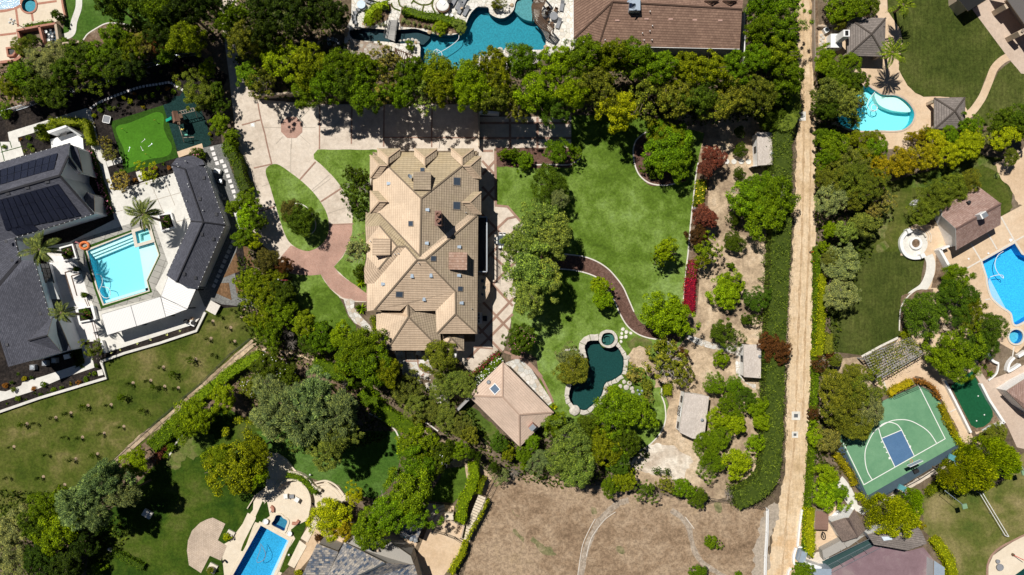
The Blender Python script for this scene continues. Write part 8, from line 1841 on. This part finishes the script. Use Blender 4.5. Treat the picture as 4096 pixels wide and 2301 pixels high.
TR('''
broad lime 20 2250 1080 170 6 ; bright lime tree beside the clipped hedge, middle left
clumpy lime 20 2000 1280 220 7 ; big lime tree over the clipped hedge, middle left
clumpy green 20 1870 1380 170 6 ; green crown below the big lime tree, middle left
broad dark 21 130 760 200 5 b=white:45 ; rose tree dotted white at the top of the cedar group
broad dark 21 290 860 150 4.5 b=white:30 ; second rose tree dotted white above the cedars
broad olive 20 2520 1000 110 4.5 b=white:20 ; rose bush left of the cedars with white dots
feather blue 21 230 1130 280 13 ; upper left great blue green cedar
feather blue 21 600 1060 260 13 ; upper middle great blue green cedar
feather blue 21 520 1330 290 13 ; central great blue green cedar
feather blue 21 850 1250 250 13 ; right great blue green cedar
feather blue 21 180 1350 200 12 ; left lower great blue green cedar
feather sage 21 820 1480 210 12 ; southern great cedar above the shaded lawn
feather pale 31 740 180 180 11 ; palest cedar tip at the south of the group
feather blue 30 1100 480 240 12 ; great blue green cedar beside the lower left lawn, top
feather blue 30 1270 620 190 11 ; right blue green cedar crown, lower left
feather blue 30 850 690 250 12 ; left blue green cedar crown, lower left
feather blue 30 1000 820 180 11 ; lower blue green cedar crown, lower left
clumpy green 30 470 740 170 8 ; green tree left of the blue green cedars
clumpy lime 30 560 1010 230 8 ; bright green tree below the blue green cedars
broad dark 30 360 940 160 8 ; dark green tree at the left of the bright one
clumpy green 30 620 640 90 7 ; small green crown at the top of the left thicket
fine grey 30 120 980 200 7 ; dusky grey tree at the lower left edge
fine grey 30 120 1250 200 7 ; dusky grey tree at the bottom left corner
broad deep 30 420 1280 200 7 ; very dark tree at the bottom left
broad deep 30 680 1340 210 7 ; very dark tree at the bottom, right of the first
broad deep 30 820 1120 150 6 ; dark crown hanging over the lower left lawn's shade
clumpy lime 30 1380 330 150 6 ; bright lime tree at the end of the dirt path
broad lime 30 1400 230 100 5 ; upper lime crown at the end of the dirt path
clumpy moss 30 2380 380 330 9 ; huge mossy ball tree at the middle of the lower left lawn
clumpy moss 30 2250 250 180 8 ; upper left crown of the huge mossy ball tree
clumpy moss 31 30 180 150 8 ; upper right crown of the huge mossy ball tree
clumpy lime 31 20 420 120 7 ; lower right crown of the huge mossy ball tree
clumpy yellow 31 760 830 220 7 ; bright yellow green tree beside the round terrace
clumpy yellow 31 1000 650 100 6 ; yellow tip of the bright tree above the lawn
clumpy gold 31 880 960 130 6 ; lower gold crown of the bright tree by the round terrace
broad green 31 1150 970 210 9 ; dark green tree over the villa's flat roof
clumpy green 31 1330 780 230 10 ; big rich green tree south of the shaded lawn, left
clumpy green 31 1560 620 260 10 ; big rich green tree south of the shaded lawn, right
clumpy green 31 1560 800 180 9 ; lower rich green crown above the slate hut
broad moss 31 1640 130 200 7 ; mossy tree above the rich green ones
clumpy green 31 1600 340 200 8 ; green crown between the mossy and rich green trees
broad dark 31 1850 250 180 6 b=white:30 ; dark rose tree with white blossom on the hillside
broad green 31 2040 200 110 5 ; green tree on the hillside by the cypresses
broad olive 31 2150 30 110 4 ; olive tree at the head of the cypress row
broad mid 31 2440 110 110 4 ; dark tree right of the cypress row
fine grey 31 2480 440 90 3.5 ; grey shrub at the fence below the cypress row
broad moss 31 2540 230 90 3.6 ; mossy tree at the slope right of the cypress row
clumpy maroon 31 625 1065 45 1.6 ; small round red bush beside the villa stairs
small yellow 30 2290 1060 50 1.4 ; yellow bush in the urn on the left terrace
small yellow 31 430 1420 40 1.4 ; yellow bush at the bottom by the slate wing
small green 30 1010 1370 80 2 ; round green bush beside the bench wall, bottom left
fine plum 30 1600 240 65 1.6 ; pinkish shrub in the bed at the end of the hedge
fine plum 30 1660 160 45 1.3 ; small pink shrub beside the white pot
small green 30 1720 160 50 1.3 ; green bush at the bed kerb, lower left
small lime 30 1660 250 35 1 ; lime bush at the bed kerb, lower left
sparse olive 20 950 620 110 4 bare ; wispy olive tree by the white plaza stairs
sparse yellow 10 1500 300 120 3.4 ; golden spreading shrub on the patio edge under the putting green
sparse khaki 10 1220 400 110 3.4 ; khaki golden shrub left of the putting green's tip
sparse khaki 10 1090 90 90 3.2 ; khaki shrub between garden path and putting green
sparse khaki 00 1060 1420 70 2.8 ; khaki shrub above the one by the garden path
small dark 10 1990 100 70 2 b=pink:40 ; pink flowering shrub at the annex's north end
fine moss 01 1220 150 60 1.4 ; ball shrub left of the footbridge
fine pale 01 2050 260 80 1.8 ; spiky pale shrub at the long hedge's right end
clumpy lime 01 1850 270 80 1.6 ; lime shrub on the lagoon's inner bank
clumpy lime 01 1140 220 60 1.5 ; lime shrub on the lagoon's left bank
small green 01 1545 460 55 1.6 ; round green bush on the lagoon's south bank
fine olive 01 2420 50 70 2 ; spiky bush on the lagoon's rocky peninsula
sparse grey 01 1320 600 110 9 ; thin grey crown over the stone roofed hut
''')
for i,(x,y,r,c)in enumerate(((1240,245,18,'grey'),(1280,250,18,'grey'),(1310,258,16,'grey'),(1480,210,30,'grey'),(1530,230,30,'grey'),(1590,240,26,'grey'),(1640,255,22,'grey'),(1700,270,24,'grey'),(1740,275,20,'grey'))):
    shrub('01',x,y,r,.7,c,f'small silver grey ball plant, {ordn(i)} from the left on the lagoon bank','silver ball plants',None)
def cypress(t,xb,yb,xt,yt,r,h,label,col='dark',group=None):
    TN[0]+=1;a=W1(t,xb,yb,0);b=W1(t,xt,yt,h);c=(a+b)/2;rm=r/K*S;root=empty('cypress_tree',(c.x,c.y,0),0,label,'cypress',group)
    me,tr=template('fine',TN[0]%3);o=link('crown',me,root);o.location=(0,0,h*.52);o.scale=(rm,rm,h*.5);o.color=(*PAL[col],1);MB().tube([(0,0,0),(0,0,h*.3)],.1,6).build('trunk',WOOD,root);return root
for i,(x,y,r)in enumerate(((1975,90,30),(2170,180,35),(2225,210,34),(2395,320,40))):cypress('31',x,y+70,x,y,r*1.2,6,f'slender columnar cypress on the hillside, {ordn(i)} from the left','mid','columnar cypresses')
cypress('21',1010,1000,1060,950,34,6.5,'single leaning cypress above the central cedar','mid')
palm('10',1440,710,1650,780,7,3.8,(.11,.13,.06),'tall feathery palm leaning from the planter at the pool, upper',n=17,hb=.5)
palm('10',400,1060,655,1095,7.5,3.9,(.11,.13,.06),'tall feathery palm leaning from the planter at the west farmhouse wing',n=17,hb=.5)
palm('20',620,250,855,265,7.5,2.7,(.11,.13,.06),'shorter palm leaning from the lowest planter beside the white plaza',n=13,hb=.5)
palm('03',1250,530,1180,590,6.5,3.2,(.12,.16,.02),'palm with long fronds beside the larger pavilion',n=15,droop=.8)
palm('03',1350,50,1270,120,6.5,3.0,(.12,.16,.02),'palm at the top edge of the upper right lawn',n=15,droop=.8)
palm('03',870,1220,850,1260,3.5,1.8,(.10,.14,.02),'short palm in the shade at the kidney pool',n=14)
palm('03',740,610,720,640,3,1.6,(.10,.13,.03),'small palm under the larger pavilion trees',n=14)
for lb,t,x,y,r,h,c in(('round sago palm on the flagstone path curve at the tan house','21',1050,210,75,1.2,'green'),('yellow fan palm at the brick forecourt corner by the tan house','11',1050,1390,70,1.3,'lime'),('spiky variegated plant at the pink pool house east corner','22',420,1190,48,1.0,'yellow'),
  ('blue agave rosette on the rough lawn at the right','13',2290,315,45,.9,'blue')):rosette(t,x,y,r,h,c,lb,'plant',n=44)
for i,(x,y,r)in enumerate(((2180,790,45),(2230,860,55),(2130,735,30))):rosette('23',x,y,r,1.1,'green',f'spiky green plant in the curved bed by the white wall, {ordn(i)} of the three','plant',group='spiky plants in the curved bed')
def planter(t,pts,label,shr,blossom,wall=None):
    P=W(t,pts,.6);o=sum(P,Vector())/4;o.z=0;root=empty('planter_box',o,0,label,'planter');L=[p-o for p in P]
    MB().prism(inset(L,-.25),0,.6,[inset(L,.0)]).build('box',M['white'],root);MB().prism(inset(L,.01),0,.45).build('soil',M['mulch'],root);return root
for t,q,w in(('10','1600 720 1710 705 1745 830 1630 865','upper'),('10','610 1050 720 1020 755 1140 640 1165','middle'),('20','785 215 910 195 945 310 805 335','lowest')):
    planter(t,q,f'white planter box under the {w} leaning palm',0,0);v=[float(a)for a in q.split()];x=sum(v[::2])/4;y=sum(v[1::2])/4
    shrub(t,x,y,56,1.3,'mid',f'flowering bush filling the planter of the {w} leaning palm',None,('magenta' if w=='lowest' else 'pink',14),'broad')
YT=[(2100,335,20),(2280,400,20),(2440,405,18),(2080,510,24),(2320,540,22),(2140,670,24),(1920,720,42),(1600,800,20),(1740,865,42),(1290,960,26),(1470,935,24),(1545,1000,30),(1610,995,26),(1750,1010,24),(1225,1100,48),(830,1190,38),(1070,1180,20),(1420,1230,30),(660,1265,28),(215,1375,34),(340,1360,20),(1200,1400,16),(510,1310,22),(2330,225,18),(2410,215,18),(2500,215,16),(2200,280,22),(2390,290,14)]
Y2=[(90,165,12),(640,60,16),(780,70,22),(1000,30,22),(450,240,20),(710,290,26),(930,240,32),(60,470,18),(385,470,20),(600,550,22),(240,680,20)]
for i,(x,y,r)in enumerate(YT+Y2):
    t='20' if i<len(YT)else '30';rt=shrub(t,x,y,r,1.5+r*.02,(.045,.075,.012)if r<30 else 'green',f'tiny young fruit tree on the worn left lawn, {ordn(i)} counted from the upper right','young fruit trees on the left lawn',None,'sparse',cat='sapling')
    if i%3!=2:rt2=MB().lathe((.35,0,0),((.32,.0),(.28,.05),(.1,.08)),10).build('bare_soil_ring',M['orchard'],rt)
rr=random.Random(5);n=0
BED=[('00',x,y)for x,y in((1240,845),(1370,700),(1460,770),(1550,740),(1620,720),(1720,650),(1740,740),(1800,760),(1860,740),(1770,800),(1840,790),(1940,800),(1590,890),(1680,890),(1620,935),(1745,925),(1535,960),(1355,945),(1300,970),(1245,985),(1410,985),(1310,1020),(1465,975),(1070,1055),(1100,1090),(1150,1090),(1190,1060),(1010,1110),(945,1165),(1670,990),(1440,1080),(1960,860),(2110,1350),(2185,1340),(2120,1400),(945,1245),(1000,1060),(1830,700),(1880,670),(290,1385),(205,1400))]
BED+=[('20',x,y)for x,y in((180,865),(250,910),(120,950),(140,1020),(60,980),(320,900),(710,960),(790,950),(865,920),(950,860),(895,870),(620,1000),(540,1020),(410,1070),(250,1120),(340,1010),(350,1060),(480,1050),(180,1110),(70,1160),(970,780),(820,790),(770,700),(820,730),(440,970))]
BED+=[('10',x,y)for x,y in((1175,295),(1230,275),(1640,200),(1560,250),(1360,360),(1290,320),(40,30),(300,20),(330,60),(1700,240),(960,340),(1030,420),(1045,480),(1010,380),(250,70))]
BED.sort(key=lambda b:(b[0],b[1]))
for i,(t,x,y)in enumerate(BED):
    if i and BED[i-1][0]!=t:n=0
    c=rr.choice(['green','gold','mid','yellow','rust','green','mid','sage']);rg={'00':'upper bed behind the putting green','20':'lower bed along the white path','10':'beds round the farmhouse patio'}[t]
    (rosette if i%3==0 else shrub)(t,x,y,rr.uniform(18,30),rr.uniform(.5,.9),c,f'low {"spiky" if i % 3 == 0 else "bushy"} plant, {rg}, {ordn(n)} from the left',group='low plants on black mulch in the '+rg);n+=1
for i,(x,y)in enumerate(((1120,650),(1205,620),(1380,560),(1510,520),(1675,470),(1805,430))):rosette('20',x,y,20,.7,(.7,.7,.65),f'white flowering plant on the mulch strip below the pergola, {ordn(i)} from the left',group='white flowers below the pergola')
hedge('20','700 690 760 620 800 760 740 780',60,.8,'deep','dark low planting beside the lower farmhouse wall',smooth=False);hedge('10','890 60 960 260 1010 420 1050 560 1110 700',60,.9,'deep','dark pink flowering shrubs along the farmhouse east wall',blossom=('pink',120))
hedge('21','2150 900 2300 760 2450 640',45,.7,(.10,.09,.02),'red flowering low hedge along the brick edged planter',blossom=('magenta',45));hedge('21','2200 950 2340 820 2460 700',80,.8,'green','low green bed with white flowers against the pink pool house',blossom=('white',70))
hedge('21','1170 290 1190 420',50,.9,'moss','low mossy strip at the west wall of the tan house wing')
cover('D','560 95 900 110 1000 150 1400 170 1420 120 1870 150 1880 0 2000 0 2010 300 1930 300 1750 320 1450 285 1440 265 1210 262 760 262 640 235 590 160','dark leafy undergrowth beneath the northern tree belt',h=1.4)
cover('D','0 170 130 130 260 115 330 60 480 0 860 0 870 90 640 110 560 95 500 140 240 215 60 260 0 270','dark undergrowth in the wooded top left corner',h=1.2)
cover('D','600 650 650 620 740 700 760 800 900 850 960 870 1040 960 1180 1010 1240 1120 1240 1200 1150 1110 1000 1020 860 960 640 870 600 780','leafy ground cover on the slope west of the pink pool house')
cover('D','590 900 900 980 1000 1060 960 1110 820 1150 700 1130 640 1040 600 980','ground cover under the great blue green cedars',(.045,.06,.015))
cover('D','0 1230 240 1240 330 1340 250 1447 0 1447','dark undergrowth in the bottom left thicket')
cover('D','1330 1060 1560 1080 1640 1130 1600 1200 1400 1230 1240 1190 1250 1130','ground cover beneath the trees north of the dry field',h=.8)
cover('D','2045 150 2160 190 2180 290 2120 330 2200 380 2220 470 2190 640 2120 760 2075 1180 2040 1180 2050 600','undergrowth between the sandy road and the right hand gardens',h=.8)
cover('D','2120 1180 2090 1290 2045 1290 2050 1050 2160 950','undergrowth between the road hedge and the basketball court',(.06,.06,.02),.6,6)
